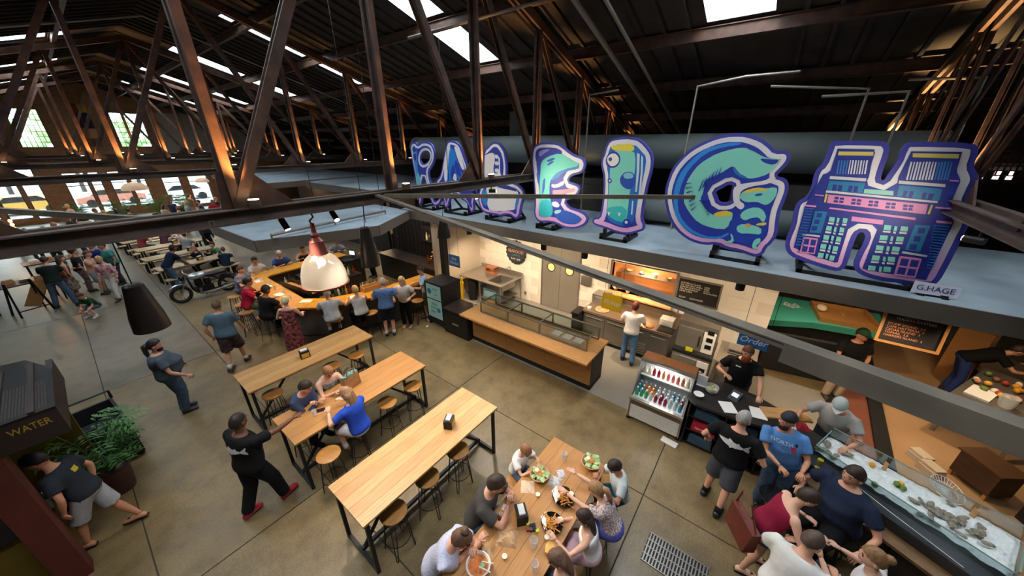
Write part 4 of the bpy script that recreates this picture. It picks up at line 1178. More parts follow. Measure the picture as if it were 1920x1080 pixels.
for x, y, lab in ((1.98, 1.21, 'clear plastic cup near the toy cube'), (1.80, 1.08, 'clear plastic cup at the bottom edge of the table'), (3.17, 1.50, 'clear plastic cup of ice at the far end of the table')):
    put('plastic_cup', MB().lathe([(0.028, 0), (0.042, 0.12), (0.044, 0.12), (0.044, 0.123), (0.040, 0.12), (0.027, 0.004)], 16, cap=False).lathe([(0.028, 0.001), (0.001, 0.001)], 16, cap=False), M_CUP, (x, y, TH_), lab, 'cup', 'clear cups on the food table', smooth=40)
for x, y, lab in ((1.70, 1.40, 'small white sauce cup beside the noodle bowl'), (2.50, 1.50, 'small white sauce cup above the napkin box'), (2.14, 1.14, 'small white sauce cup beside the fries')):
    put('sauce_cup', MB().lathe([(0.02, 0), (0.03, 0.028), (0.026, 0.028), (0.001, 0.022)], 14), M_CREAM, (x, y, TH_), lab, 'sauce cup', 'sauce cups on the food table', smooth=40)
sw = empty('sandwich', (2.06, 1.02, TH_), 0.4, 'toasted sandwich halves near the bottom right of the food table', 'sandwich')
for s in (-1, 1):
    MB().prism([(-0.07, -0.045), (0.06, -0.05), (0.075, 0.01), (0.03, 0.045), (-0.05, 0.04)], 0.0, 0.045, lambda a, b, d, s=s: Vector((a * s, b + s * 0.035, d + (0.01 if s > 0 else 0)))).build('bread_half', mat('toast', '#d69a4a', 0.7, c2='#e8bb72', scale=18), sw)
# handbag and things on the second table
hb = empty('handbag', (2.17, 5.36, TH_), 0.2, 'tan and teal woven handbag standing on the second table', 'handbag')
MB().prism([(-0.17, 0), (0.17, 0), (0.15, 0.26), (-0.15, 0.26)], -0.06, 0.06, lambda a, b, d: Vector((a, d * (1 - b * 0.6), b))).build('bag_body', mat('tan_leather', '#a87c52', 0.6, c2='#8f6641', scale=12), hb)
MB().box(-0.15, 0.15, -0.045, 0.045, 0.25, 0.29).build('bag_flap', mat('teal_pattern', '#8fb9b0', 0.7, c2='#4a4a45', scale=22), hb)
for s in (-1, 1):
    MB().tube([(-0.08, s * 0.04, 0.27), (-0.07, s * 0.05, 0.38), (0.0, s * 0.06, 0.42), (0.07, s * 0.05, 0.38), (0.08, s * 0.04, 0.27)], 0.009, 7).build('bag_handle', mat('bag_strap', '#7a7264', 0.7), hb, smooth=True)
put('phone', MB().box(-0.04, 0.04, -0.075, 0.075, 0, 0.009).box(-0.036, 0.036, -0.07, 0.07, 0.009, 0.0095), M_BLACK, (1.53, 5.21, TH_), 'dark phone lying on the second table', 'phone', rz=1.1)
put('drinking_glass', MB().lathe([(0.03, 0), (0.036, 0.11), (0.033, 0.11), (0.028, 0.006)], 14), M_CUP, (1.43, 5.16, TH_), 'small clear glass beside the phone', 'glass', smooth=40)

# ------------------------------------------------------------------ seafood stall: wall, doors, pass window
M_TILE = mat('white_wall_tile', '#ece5da', 0.35, var=0.025, scale=1.5)
M_GROUT = mat('tile_grout', '#dcd2c6', 0.9)
WXs = 9.0
wt = MB().box(WXs + 0.02, WXs + 0.16, -0.55, 1.55, 0, 3.0).box(WXs + 0.02, WXs + 0.16, 3.25, 8.4, 0, 3.0).box(WXs + 0.02, WXs + 0.16, 1.55, 3.25, 0, 1.22).box(WXs + 0.02, WXs + 0.16, 1.55, 3.25, 2.05, 3.0).build('wall_stall_back', M_GROUT)
tag(wt, kind='structure')
tile = MB().box(-0.012, 0.0, 0.003, 0.597, 0.003, 0.297).build('tile', M_TILE, wt)
first = True
y = -0.55
while y < 8.3:
    for k in range(10):
        z = k * 0.3
        off = 0.3 if k % 2 else 0.0
        yy = y + off
        if yy + 0.6 > 8.45 or (yy + 0.6 > 1.55 and yy < 3.25 and z + 0.3 > 1.22 and z < 2.05) or (yy + 0.6 > 4.25 and yy < 5.62 and z < 2.4):
            continue
        if first:
            tile.location = (WXs + 0.02, yy, z)
            first = False
        else:
            inst(tile, wt, (WXs + 0.02, yy, z))
    y += 0.6
ws = MB().box(6.9, 9.16, 8.4, 8.55, 0, 3.0).build('wall_stall_side', mat('warm_white_panel', '#e6d9c8', 0.5, var=0.03, scale=2))
tag(ws, kind='structure')
dr = tag(empty('door_1', (WXs, 4.93, 0.0)), kind='structure')
M_DOOR = mat('brushed_door_steel', '#9a948b', 0.42, 0.55, var=0.05, scale=1.5)
MB().box(-0.03, 0.03, -0.70, -0.66, 0, 2.42).box(-0.03, 0.03, 0.66, 0.70, 0, 2.42).box(-0.03, 0.03, -0.7, 0.7, 2.4, 2.46).build('door_frame', M_STAINDARK, dr)
for s in (-1, 1):
    leaf = MB().box(-0.02, 0.02, s * 0.33 - 0.325, s * 0.33 + 0.325, 0.02, 2.4).build('door_leaf', M_DOOR, dr)
    Mx = Matrix.Translation((-0.022, s * 0.33, 1.46)) @ Matrix.Rotation(R(-90), 4, 'Y')
    MB().lathe([(0.15, 0.0), (0.15, 0.012), (0.125, 0.012), (0.125, 0.0)], 28, cap=False, M=Mx).build('porthole_ring', M_BLACK, leaf, smooth=40)
    MB().lathe([(0.126, 0.002), (0.126, 0.006)], 28, M=Mx).build('porthole_glass', mat('lit_porthole', '#e8b77c', 0.3, emit=0.55), leaf)
# pass-through window into the lit kitchen
pw = tag(empty('window_200', (WXs, 2.4, 1.22)), kind='structure')
M_KIT = mat('kitchen_tan_wall', '#c48a52', 0.6)
MB().box(0.02, 0.95, -0.85, 0.85, -0.03, 0.0).box(0.02, 0.95, -0.88, -0.85, 0, 0.85).box(0.02, 0.95, 0.85, 0.88, 0, 0.85).box(0.93, 0.96, -0.85, 0.85, 0, 0.85).box(0.02, 0.95, -0.85, 0.85, 0.85, 0.88).build('window_recess', M_KIT, pw)
MB().box(-0.03, 0.02, -0.9, -0.85, -0.05, 0.9).box(-0.03, 0.02, 0.85, 0.9, -0.05, 0.9).build('window_frame', M_STAINLESS, pw)
MB().box(-0.28, 0.12, -0.9, 0.9, -0.06, -0.02).build('window_sill', mat('pass_shelf_wood', '#d9a772', 0.5), pw)
MB().box(0.35, 0.75, -0.85, 0.85, 0.42, 0.45).build('window_shelf', M_STAINLESS, pw)
lamp('kitchen_lamp', 'AREA', (0.45, 0, 0.82), 26, (1, 0.72, 0.42), pw, 0.7)
bpy.data.lights['kitchen_lamp'].shape = 'RECTANGLE' if 'kitchen_lamp' in bpy.data.lights else 'SQUARE'
random.seed(11)
M_PLATE = mat('cream_plate', '#e9dcc6', 0.4)
for q in range(9):
    yq = 1.66 + q * 0.18
    up = q % 2
    zz_ = 1.22 + (0.452 if up else 0.0)
    xq = WXs + (0.55 if up else 0.05)
    put('serving_bowl' if q % 3 else 'plate_stack', MB().lathe([(0.05, 0), (0.09, 0.05 if q % 3 else 0.09), (0.08, 0.05 if q % 3 else 0.09), (0.04, 0.012)], 16), [M_PLATE, M_PAPER, M_STAINLESS][q % 3], (xq, yq, zz_),
        '%s in the kitchen pass window, %s from its right end' % (['plate stack', 'tan bowl', 'steel bowl'][q % 3] + (' on the upper shelf' if up else ' on the sill'), ORD[q]), 'bowl', 'dishes in the pass window', smooth=40)
# menu blackboards
def board(name, c, w, h, text, label, rz=R(-90), tilt=0, frame_m=M_STAINDARK, ink='#d8d2c6', size=0.06, font_lines=None):
    b = empty(name, c, 0, label, 'menu board')
    M = Matrix.Rotation(rz, 4, 'Z') @ Matrix.Rotation(R(90 - tilt), 4, 'X')
    MB().add([M @ Vector((x, y, z)) for z in (-0.02, 0.0) for y in (-h / 2, h / 2) for x in (-w / 2, w / 2)], [(0, 2, 3, 1), (4, 5, 7, 6), (0, 1, 5, 4), (2, 6, 7, 3), (0, 4, 6, 2), (1, 3, 7, 5)]).build('board_panel', mat('chalkboard', '#1d1b1a', 0.8), b)
    mb = MB()
    for (x0, x1, y0, y1) in ((-w / 2 - 0.04, w / 2 + 0.04, h / 2, h / 2 + 0.04), (-w / 2 - 0.04, w / 2 + 0.04, -h / 2 - 0.04, -h / 2), (-w / 2 - 0.04, -w / 2, -h / 2, h / 2), (w / 2, w / 2 + 0.04, -h / 2, h / 2)):
        mb.box(x0, x1, y0, y1, -0.025, 0.01, M)
    mb.build('board_frame', frame_m, b)
    for (body, x, y, s, c_) in text:
        text_mesh(body, s, mat('chalk_' + c_[1:], c_, 0.8), b, M @ Matrix.Translation((x, y, 0.003)), name='chalk_lettering', depth=0.002, align='LEFT')
    return b
board('menu_board', (8.96, 1.0, 1.71), 0.92, 0.58, [('OYSTERS & CLAMS\nON THE HALF SHELL\nSHRIMP COCKTAIL\nFISH SANDWICH\nCRAB CAKE', -0.42, 0.08, 0.055, '#e6e0d4'), ('SIDES\nFRIES\nSLAW\nHUSHPUPPIES', 0.12, 0.10, 0.05, '#d8d2c6'), ('SOUP      CHOWDER', -0.40, -0.20, 0.06, '#d8d2c6')],
      'black chalk menu board with steel frame on the tiled wall')
# round seafood sign on the wall
rs = empty('round_sign', (WXs - 0.03, 6.68, 1.69), 0, 'round black sign lettered SEAFOOD on the white tiled wall', 'sign')
Mx = Matrix.Rotation(R(-90), 4, 'Y')
sc_ = []
for k in range(72):
    r = 0.43 if (k // 2) % 2 else 0.405
    sc_.append((r * math.cos(k * 2 * math.pi / 72), r * math.sin(k * 2 * math.pi / 72)))
MB().prism(sc_, 0, 0.02, lambda a, b, d: Vector((-d, a, b))).build('sign_disc', mat('sign_black', '#23262a', 0.5), rs)
MB().lathe([(0.37, 0.021), (0.37, 0.023)], 36, M=Mx).build('sign_face', mat('sign_slate', '#333a42', 0.5), rs)
Ms = frame((-0.026, 0, 0), (0, -1, 0))
text_mesh('SEAFOOD', 0.15, mat('sign_salmon', '#e2a184', 0.5), rs, Ms @ Matrix.Translation((0, 0.03, 0)))
text_mesh('RALEIGH', 0.085, M_WHITE, rs, Ms @ Matrix.Translation((0, 0.20, 0)))
text_mesh('RAW  BAR', 0.085, M_WHITE, rs, Ms @ Matrix.Translation((0, -0.24, 0)))
MB().prism([(-0.2, -0.08), (0.1, -0.05), (0.18, -0.1), (0.16, -0.02), (0.2, 0.0), (0.1, -0.02), (-0.05, 0.0)], 0, 0.004, lambda a, b, d: Vector((-0.024 - d, -a, b - 0.06))).build('fish_emblem', mat('sign_teal', '#2f6f86', 0.5), rs)
put('wall_panel_box', MB().box(-0.08, 0.0, -0.16, 0.16, 0, 0.30).box(-0.09, -0.08, -0.13, 0.13, 0.03, 0.26), M_STAINDARK, (WXs, 4.0, 1.15), 'small square steel box fixed to the tiled wall right of the doors', 'wall box')
put('wall_outlet', MB().box(-0.012, 0.0, -0.04, 0.04, 0, 0.11).box(-0.02, -0.012, -0.02, 0.02, 0.02, 0.09), M_STAINLESS, (WXs, 6.28, 0.20), 'small wall outlet low on the white tile', 'outlet')
# hanging signs
def hang(c, w, h, colr, text, size, label, tcol=M_WHITE, shear=0.25):
    s = empty('hanging_sign', c, 0, label, 'sign', None)
    MB().box(-0.012, 0.012, -w / 2, w / 2, -h / 2, h / 2).build('sign_panel', mat('sign_' + colr[1:], colr, 0.45), s)
    for q in (-1, 1):
        MB().tube([(0, q * w * 0.42, h / 2), (0, q * w * 0.42, 3.0 - c[2])], 0.004, 5).build('hanger_rod', M_BLACK, s)
    text_mesh(text, size, tcol, s, frame((-0.0135, 0, 0), (0, -1, 0)), depth=0.002, shear=shear)
    return s
hang((6.7, -0.28, 1.92), 0.45, 0.27, '#2669a4', 'Order', 0.16, 'blue hanging sign lettered Order above the bearded man')
hang((6.7, 2.34, 1.91), 0.45, 0.37, '#f2bf1d', 'Pickup', 0.14, 'yellow hanging sign lettered Pickup left of the cook in white')
hang((6.65, 7.28, 1.88), 0.46, 0.36, '#2c6a9c', 'Fish\nMarket', 0.13, 'blue hanging sign lettered Fish Market on the dark post')
# can downlights under the canopy
k = 0
for x, y, lab in ((6.68, 6.62, 'under the canopy left of the round sign, by the post'), (6.68, 5.68, 'under the canopy just left of the round sign'), (6.68, 4.15, 'under the canopy above the steel doors'), (6.68, 3.08, 'under the canopy right of the steel doors'), (6.72, 0.13, 'under the canopy by the chalk menu board'),
              (10.2, -1.4, 'at the back edge before the teal counter'), (9.2, -3.7, 'above the metal food table'), (7.7, -3.0, 'above the brown cart'), (5.0 + 2.0, -2.0, 'above the oyster shucker'),  # first three are added to brighten the dim kitchen on the right
              (7.6, 7.4, 'deep under the canopy above the sink'), (7.6, 5.0, 'deep under the canopy before the doors'), (7.6, 2.2, 'deep under the canopy above the cook'), (7.4, -1.0, 'deep under the canopy above the bearded man')):
    c = empty('can_light', (x, y, 3.0), 0, 'black cylinder downlight ' + lab, 'lamp', 'can lights under the stall canopy')
    MB().lathe([(0.065, -0.2), (0.07, -0.19), (0.07, 0.0)], 16).build('lamp_body', M_BLACKMATTE, c, smooth=40)
    MB().lathe([(0.05, -0.203), (0.05, -0.2005)], 16).build('lamp_lens', mat('warm_lens', '#ffcf94', 0.3, emit=14), c)
    lamp('can_beam', 'SPOT', (0, 0, -0.215), CANLIGHT_POWER * (1.25 if x < 7 else 1.1 if y > -0.5 else 0.7), (1.0, 0.74, 0.47), c, 0.05, target=(1.7 if x < 7 and y > 0 else 0.5, 0, -2.0), angle=112, blend=0.7)
# ------------------------------------------------------------------ long wooden service counter with glass case
WCOUNT = wood('counter_oak', '#c8935a', '#b98047', stretch=(12, 1.2, 12))
WFRONT = wood('counter_front_oak', '#b9854c', '#a9743e', stretch=(10, 1.0, 10))
M_DKGREY = mat('charcoal_panel', '#35302d', 0.6)
sc = empty('service_counter', (6.2, 4.1, 0), 0, 'long oak service counter with glass display case on top', 'counter')
MB().box(-0.28, 0.33, -1.78, 1.80, 0.0, 0.14).build('plinth', M_BLACKMATTE, sc)
MB().box(-0.28, 0.33, -1.78, 1.80, 0.14, 0.955).build('body', M_DKGREY, sc)
for k in range(3):
    MB().box(-0.305, -0.28, -1.77 + k * 1.19, -1.77 + (k + 1) * 1.19 - 0.012, 0.15, 0.95).build('front_panel', WFRONT, sc)
MB().box(-0.75, 0.40, -1.84, 1.82, 0.955, 1.0).build('countertop', WCOUNT, sc)
gc = empty('glass_case', (0, 0, 1.0), parent=sc)
fr = MB()
for y in (-1.62, -0.40, 0.55, 1.45):
    for x in (-0.30, 0.32):
        fr.box(x - 0.016, x + 0.016, y - 0.016, y + 0.016, 0, 0.30)
    fr.box(-0.30, 0.32, y - 0.014, y + 0.014, 0.285, 0.31)
for x in (-0.30, 0.32):
    fr.box(x - 0.018, x + 0.018, -1.62, 1.45, 0.285, 0.315)
    fr.box(x - 0.02, x + 0.02, -1.62, 1.45, 0.0, 0.03)
fr.build('case_frame', M_STAINDARK, gc)
for (y0, y1) in ((-1.60, -0.42), (-0.38, 0.53), (0.57, 1.43)):
    MB().box(-0.303, -0.297, y0, y1, 0.03, 0.285).build('front_pane', M_GLASS, gc)
    MB().box(-0.29, 0.31, y0, y1, 0.292, 0.298).build('top_pane', M_GLASS, gc)
for q, y in enumerate((-1.3, -1.02, -0.74)):
    put('food_tray', MB().box(-0.17, 0.17, -0.11, 0.11, 0, 0.012).box(-0.17, -0.16, -0.11, 0.11, 0.012, 0.04).box(0.16, 0.17, -0.11, 0.11, 0.012, 0.04).box(-0.16, 0.16, -0.11, -0.10, 0.012, 0.04).box(-0.16, 0.16, 0.10, 0.11, 0.012, 0.04), M_WHITE,
        (6.2, 4.1 + y, 1.002), 'white food tray in the glass case, %s from its right end' % ['first', 'second', 'third'][q], 'tray', 'trays in the glass case')
# menu kiosk and low cabinet
kk = empty('menu_kiosk', (6.15, 7.32, 0), 0, 'tall black kiosk with two pale teal poster panels', 'kiosk')
MB().box(-0.36, 0.36, -0.38, 0.38, 0.1, 1.42).build('body', M_BLACKMATTE, kk)
for s in (-1, 1):
    MB().box(-0.34, 0.34, s * 0.33 - 0.03, s * 0.33 + 0.03, 0.0, 0.1).build('foot', M_BLACK, kk)
M_TEALP = mat('poster_teal', '#a9d5cf', 0.6)
for z0, z1, tx in ((0.92, 1.36, (('RAW', 0.09, 0.08, 0.10), ('menu', 0.05, 0.10, -0.06))), (0.30, 0.88, (('FRESH', 0.09, 0.0, 0.16), ('SEAFOOD', 0.075, 0.0, 0.04), ('DAILY', 0.07, -0.05, -0.10)))):
    p = MB().box(-0.372, -0.362, -0.31, 0.31, z0, z1).build('poster_panel', M_TEALP, kk)
    for body, s, x, y in tx:
        text_mesh(body, s, mat('poster_ink', '#1f6f7c', 0.6), p, frame((-0.374, 0, (z0 + z1) / 2), (0, -1, 0)) @ Matrix.Translation((x, y, 0)), depth=0.002)
    MB().lathe([(0.09 if z0 > 0.5 else 0.07, 0.373), (0.09 if z0 > 0.5 else 0.07, 0.376)], 20, M=Matrix.Translation((0, 0.18 if z0 > 0.5 else -0.18, (z0 + z1) / 2)) @ Matrix.Rotation(R(-90), 4, 'Y')).build('emblem', mat('poster_blue', '#2b8aa6', 0.6), p)
lc = empty('low_cabinet', (6.08, 6.42, 0), 0, 'low black cabinet between the kiosk and the oak counter', 'cabinet')
MB().box(-0.33, 0.33, -0.48, 0.48, 0.0, 0.76).build('body', M_BLACKMATTE, lc)
MB().box(-0.36, 0.36, -0.49, 0.49, 0.76, 0.80).build('top', mat('dark_walnut', '#3a2c25', 0.4), lc)
MB().box(-0.345, -0.33, -0.45, 0.45, 0.08, 0.70).build('door', M_BLACK, lc)
MB().box(-0.352, -0.345, -0.12, 0.12, 0.36, 0.40).build('badge', M_STAINLESS, lc)
for x, y, lab in ((6.2, 6.06, 'nearer'), (6.32, 6.2, 'farther'), (6.05, 6.02, 'leftmost')):
    put('white_cup', MB().lathe([(0.025, 0), (0.038, 0.09), (0.033, 0.09), (0.022, 0.006)], 14), M_WHITE, (x, y, 0.80), 'small white cup on the low black cabinet, the %s one' % lab, 'cup', 'white cups on the black cabinet', smooth=40)
put('paper_scrap', MB().box(-0.05, 0.05, -0.03, 0.03, 0, 0.006), M_WHITE, (5.6, 7.55, 0.0), 'white scrap lying on the floor by the kiosk', 'litter', rz=0.4)
put('pillar', MB().box(-0.09, 0.09, -0.09, 0.09, 0, 3.0).box(-0.13, 0.13, -0.13, 0.13, 0, 0.05), M_BLACKMATTE, (6.85, 7.95, 0), 'dark square post between the bar and the white stall wall', 'post')
# sink table
sk = empty('sink_table', (8.32, 7.3, 0), 0, 'stainless work table with a sink against the tiled wall', 'sink')
MB().box(-0.62, 0.60, -0.25, 0.95, 0.87, 0.90).box(-0.62, -0.45, -0.95, -0.25, 0.87, 0.9).box(0.25, 0.6, -0.95, -0.25, 0.87, 0.9).box(-0.45, 0.25, -0.95, -0.85, 0.87, 0.9).box(0.57, 0.60, -0.95, 0.95, 0.90, 1.02).build('worktop', M_STAINLESS, sk)
MB().box(-0.45, 0.25, -0.85, -0.25, 0.62, 0.63).box(-0.46, -0.45, -0.85, -0.25, 0.62, 0.87).box(0.25, 0.26, -0.85, -0.25, 0.62, 0.87).box(-0.45, 0.25, -0.86, -0.85, 0.62, 0.87).box(-0.45, 0.25, -0.25, -0.24, 0.62, 0.87).build('basin', M_STAINDARK, sk)
MB().tube([(0.42, -0.55, 0.9), (0.42, -0.55, 1.18), (0.34, -0.55, 1.24), (0.18, -0.55, 1.2)], 0.014, 8).build('tap', M_STAINLESS, sk, smooth=True)
for x in (-0.58, 0.56):
    for y in (-0.9, 0.0, 0.9):
        MB().tube([(x, y, 0), (x, y, 0.87)], 0.02, 8).build('leg', M_STAINLESS, sk, smooth=True)
MB().box(-0.5, 0.5, -0.8, 0.1, 0.22, 0.25).build('undershelf', M_STAINDARK, sk)
put('wood_rack', MB().box(-0.12, 0.12, -0.22, 0.22, 0, 0.03).box(-0.10, 0.10, -0.2, -0.18, 0.03, 0.2).box(-0.10, 0.10, 0.18, 0.2, 0.03, 0.2).box(-0.11, 0.11, -0.2, 0.2, 0.17, 0.22), wood('salmon_wood', '#b3704a', '#9c5d3b'), (8.55, 7.45, 0.9), 'reddish wooden rack on the steel sink table', 'rack')
put('plastic_bin', MB().box(-0.2, 0.2, -0.28, 0.28, 0, 0.3).box(-0.22, 0.22, -0.30, 0.30, 0.3, 0.34), mat('pale_blue_plastic', '#8fb4c0', 0.5), (8.1, 7.0, 0.25), 'pale blue plastic bin under the sink table', 'bin')
put('mop_bucket', MB().lathe([(0.14, 0), (0.17, 0.62), (0.17, 0.66), (0.14, 0.66)], 16).box(-0.03, 0.03, -0.18, -0.15, 0.6, 0.9), mat('safety_yellow', '#e8bd1c', 0.5), (7.55, 8.12, 0), 'yellow mop bucket at the left of the sink table', 'bucket', smooth=40)
put('waste_bin', MB().lathe([(0.14, 0), (0.18, 0.7), (0.18, 0.74), (0.15, 0.74)], 16), M_BLACKMATTE, (7.9, 7.78, 0), 'black waste bin under the sink table', 'bin', smooth=40)

# ------------------------------------------------------------------ back counter and ovens
bc = empty('back_counter', (8.38, 2.38, 0), 0, 'stainless refrigerated back counter under the pass window', 'counter')
MB().box(-0.5, 0.5, -1.15, 1.12, 0.12, 0.86).build('body', M_STAINDARK, bc)
MB().box(-0.46, 0.46, -1.1, 1.08, 0.0, 0.12).build('plinth', M_BLACKMATTE, bc)
MB().box(-0.54, 0.56, -1.18, 1.15, 0.86, 0.92).box(0.52, 0.56, -1.18, 1.15, 0.92, 1.05).build('worktop', mat('bronze_worktop', '#8f7a66', 0.35, 0.5, var=0.05, scale=2), bc)
for k, (y0, y1) in enumerate(((0.50, 1.08), (-0.12, 0.47), (-0.62, -0.16), (-1.12, -0.66))):
    d = MB().box(-0.52, -0.5, y0, y1, 0.18 if k != 2 else 0.50, 0.82).build('door', mat('fridge_door', '#807a72', 0.4, 0.6), bc)
    MB().tube([(-0.545, y0 + 0.06, 0.76), (-0.545, y1 - 0.06, 0.76)], 0.012, 8).build('handle', M_STAINLESS, d)
for k in range(5):
    MB().box(-0.53, -0.5, -0.62, -0.16, 0.16 + k * 0.065, 0.19 + k * 0.065).build('vent_slat', M_STAINLESS, bc)
bl = empty('black_rack', (7.78, 3.62, 0), 0, 'narrow black cart at the left end of the back counter', 'cart')
MB().box(-0.2, 0.2, -0.09, 0.09, 0.05, 0.86).build('body', M_BLACKMATTE, bl)
MB().box(-0.24, 0.24, -0.11, 0.11, 0.86, 0.90).build('top', M_BLACK, bl)
put('toaster_oven', MB().box(-0.2, 0.2, -0.22, 0.22, 0.0, 0.30).box(-0.22, -0.2, -0.16, 0.14, 0.05, 0.25).box(-0.24, -0.22, -0.14, 0.12, 0.22, 0.24), M_STAINLESS, (8.55, 3.28, 0.92), 'small stainless toaster oven at the left end of the back counter', 'oven')
put('paper_towels', MB().lathe([(0.09, 0), (0.09, 0.26)], 18), mat('kraft_roll', '#b98f66', 0.8), (8.6, 2.95, 0.92), 'brown paper roll standing behind the pickup sign', 'paper roll', smooth=40)
pz = empty('bread_plate', (8.12, 3.08, 0.92), 0, 'round plate of bread on the back counter left of the pickup sign', 'plate')
MB().lathe([(0.10, 0), (0.19, 0.02), (0.19, 0.026), (0.0005, 0.014)], 24).build('plate', M_PLATE, pz, smooth=True)
MB().lathe([(0.03, 0.02), (0.13, 0.05), (0.17, 0.03)], 20, cap=False).build('bread_ring', mat('bread_crust', '#c8935e', 0.8), pz, smooth=True)
put('salt_tub', MB().lathe([(0.05, 0), (0.06, 0.06), (0.0005, 0.085)], 14), M_WHITE, (7.98, 3.4, 0.92), 'small white tub at the left end of the back counter', 'tub', smooth=40)
put('sandwich_plate', MB().lathe([(0.06, 0), (0.11, 0.015), (0.09, 0.05), (0.03, 0.08), (0.0005, 0.085)], 16), mat('toast2', '#c98a56', 0.7), (8.0, 1.78, 0.92), 'small plated sandwich to the right of the cook in white', 'food', smooth=True)
put('sink_basin', MB().box(-0.16, 0.16, -0.18, 0.18, 0, 0.02).box(-0.12, 0.12, -0.14, 0.14, 0.02, 0.026), M_BLACK, (8.05, 1.38, 0.92), 'black inset tray at the right end of the back counter', 'tray')
put('clear_tub', MB().box(-0.14, 0.14, -0.16, 0.16, 0, 0.16), mat('frosted_tub', '#c9c6bf', 0.4), (8.4, 1.45, 0.92), 'frosted food tub at the right end of the back counter', 'tub')
put('steel_faucet', MB().tube([(0, 0, 0), (0, 0, 0.32), (-0.08, 0, 0.38), (-0.2, 0, 0.3)], 0.014, 8).tube([(0, -0.1, 0), (0, -0.1, 0.1)], 0.02, 8).tube([(0, 0.1, 0), (0, 0.1, 0.1)], 0.02, 8), M_STAINLESS, (8.72, 1.3, 0.92), 'steel faucet at the right end of the back counter', 'faucet', smooth=True)
ov = empty('oven_stack', (7.75, 0.66, 0), 0, 'stack of two stainless ovens right of the back counter', 'oven')
MB().box(-0.42, 0.42, -0.38, 0.38, 0.0, 0.86).build('lower_oven', M_STAINLESS, ov)
MB().box(-0.43, 0.43, -0.39, 0.39, 0.86, 0.93).build('divider', M_BLACKMATTE, ov)
MB().box(-0.36, 0.42, -0.38, 0.38, 0.93, 1.62).build('upper_oven', M_STAINDARK, ov)
for nm, x, z0, z1 in (('lower_door', -0.445, 0.10, 0.80), ('upper_door', -0.385, 1.0, 1.5)):
    d = MB().box(x, x + 0.025, -0.12, 0.36, z0, z1).build(nm, M_STAINLESS, ov)
    MB().tube([(x - 0.03, -0.08, z0 + 0.12), (x - 0.03, -0.08, z1 - 0.12)], 0.013, 8).build('handle', M_BLACK, d)
    p = MB().box(x + 0.01, x + 0.025, -0.36, -0.14, z0, z1).build('control_panel', M_WHITE, ov)
    for q in range(3):
        MB().box(x, x + 0.01, -0.32, -0.20, z0 + 0.12 + q * 0.17, z0 + 0.21 + q * 0.17).build('control_knob', M_BLACK, p)
MB().box(-0.39, -0.36, 0.0, 0.14, 0.94, 1.04).build('yellow_tag', mat('tag_yellow', '#e6e01f', 0.6), ov)
pt = empty('prep_table', (7.95, -0.15, 0), 0, 'grey prep table with a steel rack right of the ovens', 'table')
MB().box(-0.5, 0.5, -0.36, 0.36, 0.84, 0.88).build('top', mat('taupe_top', '#8d8377', 0.5), pt)
for s in (-1, 1):
    MB().box(-0.46, 0.46, s * 0.325 - 0.015, s * 0.325 + 0.015, 0.0, 0.84).build('side', M_STAINDARK, pt)
put('steel_rack', MB().box(-0.14, 0.14, -0.2, -0.18, 0, 0.14).box(-0.14, 0.14, 0.18, 0.2, 0, 0.14).box(-0.14, 0.14, -0.18, 0.18, 0.11, 0.13).box(-0.14, 0.14, -0.18, 0.18, 0.03, 0.05), M_STAINLESS, (8.05, -0.15, 0.88), 'small slotted steel rack on the grey prep table', 'rack')

# ------------------------------------------------------------------ open drinks cooler
co = empty('drinks_cooler', (5.95, 0.87, 0), 0, 'slanted open drinks cooler full of bottles beside the order counter', 'cooler')
W2 = 0.47
def side_prof():
    return [(-0.32, 0.06), (-0.34, 0.56), (-0.38, 0.60), (0.06, 1.24), (0.36, 1.24), (0.36, 0.06)]
for s in (-1, 1):
    MB().prism(side_prof(), s * W2 - 0.015, s * W2 + 0.015, lambda a, b, d: Vector((a, d, b))).build('side_panel', M_STAINDARK, co)
    for x in (-0.28, 0.3):
        MB().box(x - 0.03, x + 0.03, s * W2 - 0.03, s * W2 + 0.03, 0, 0.07).build('foot', M_BLACK, co)
MB().box(-0.30, 0.34, -W2, W2, 0.06, 0.10).box(-0.30, 0.32, -W2, W2, 0.54, 0.58).box(0.32, 0.36, -W2, W2, 0.06, 1.24).build('body', mat('cooler_liner', '#dfe3e3', 0.4), co)
MB().box(-0.335, -0.315, -W2, W2, 0.42, 0.56).build('front_band', mat('bronze_band', '#6f5f52', 0.45, 0.4), co)
for k in range(7):
    MB().box(-0.335, -0.315, -W2 + 0.02, W2 - 0.02, 0.10 + k * 0.045, 0.132 + k * 0.045).build('louver', M_WHITE, co)
MB().box(-0.40, -0.33, -W2 - 0.02, W2 + 0.02, 0.56, 0.61).build('front_rail', M_STAINLESS, co)
MB().box(0.02, 0.09, -W2 - 0.02, W2 + 0.02, 1.22, 1.27).build('top_rail', M_STAINLESS, co)
MB().box(0.09, 0.38, -W2 - 0.01, W2 + 0.01, 1.235, 1.26).build('wood_top', wood('cooler_top_wood', '#a5683c', '#8f5630'), co)
MB().box(0.05, 0.32, -W2 + 0.02, W2 - 0.02, 0.88, 0.90).build('shelf', M_WHITE, co)
lamp('cooler_lamp', 'AREA', (0.16, 0, 1.20), 6, (0.92, 0.97, 1.0), co, 0.4, target=(-0.1, 0, 0.6))
BOT = MB().lathe([(0.028, 0), (0.032, 0.01), (0.032, 0.11), (0.012, 0.15), (0.012, 0.165)], 12).lathe([(0.0145, 0.163), (0.0145, 0.19)], 10)
BC = {'green': '#3fa866', 'orange': '#e88a2c', 'teal': '#2c8fa6', 'cherry': '#9b1f3a', 'pale': '#cfe0dc', 'rose': '#d86a62', 'amber': '#b9793a', 'cream': '#e6ddb4'}
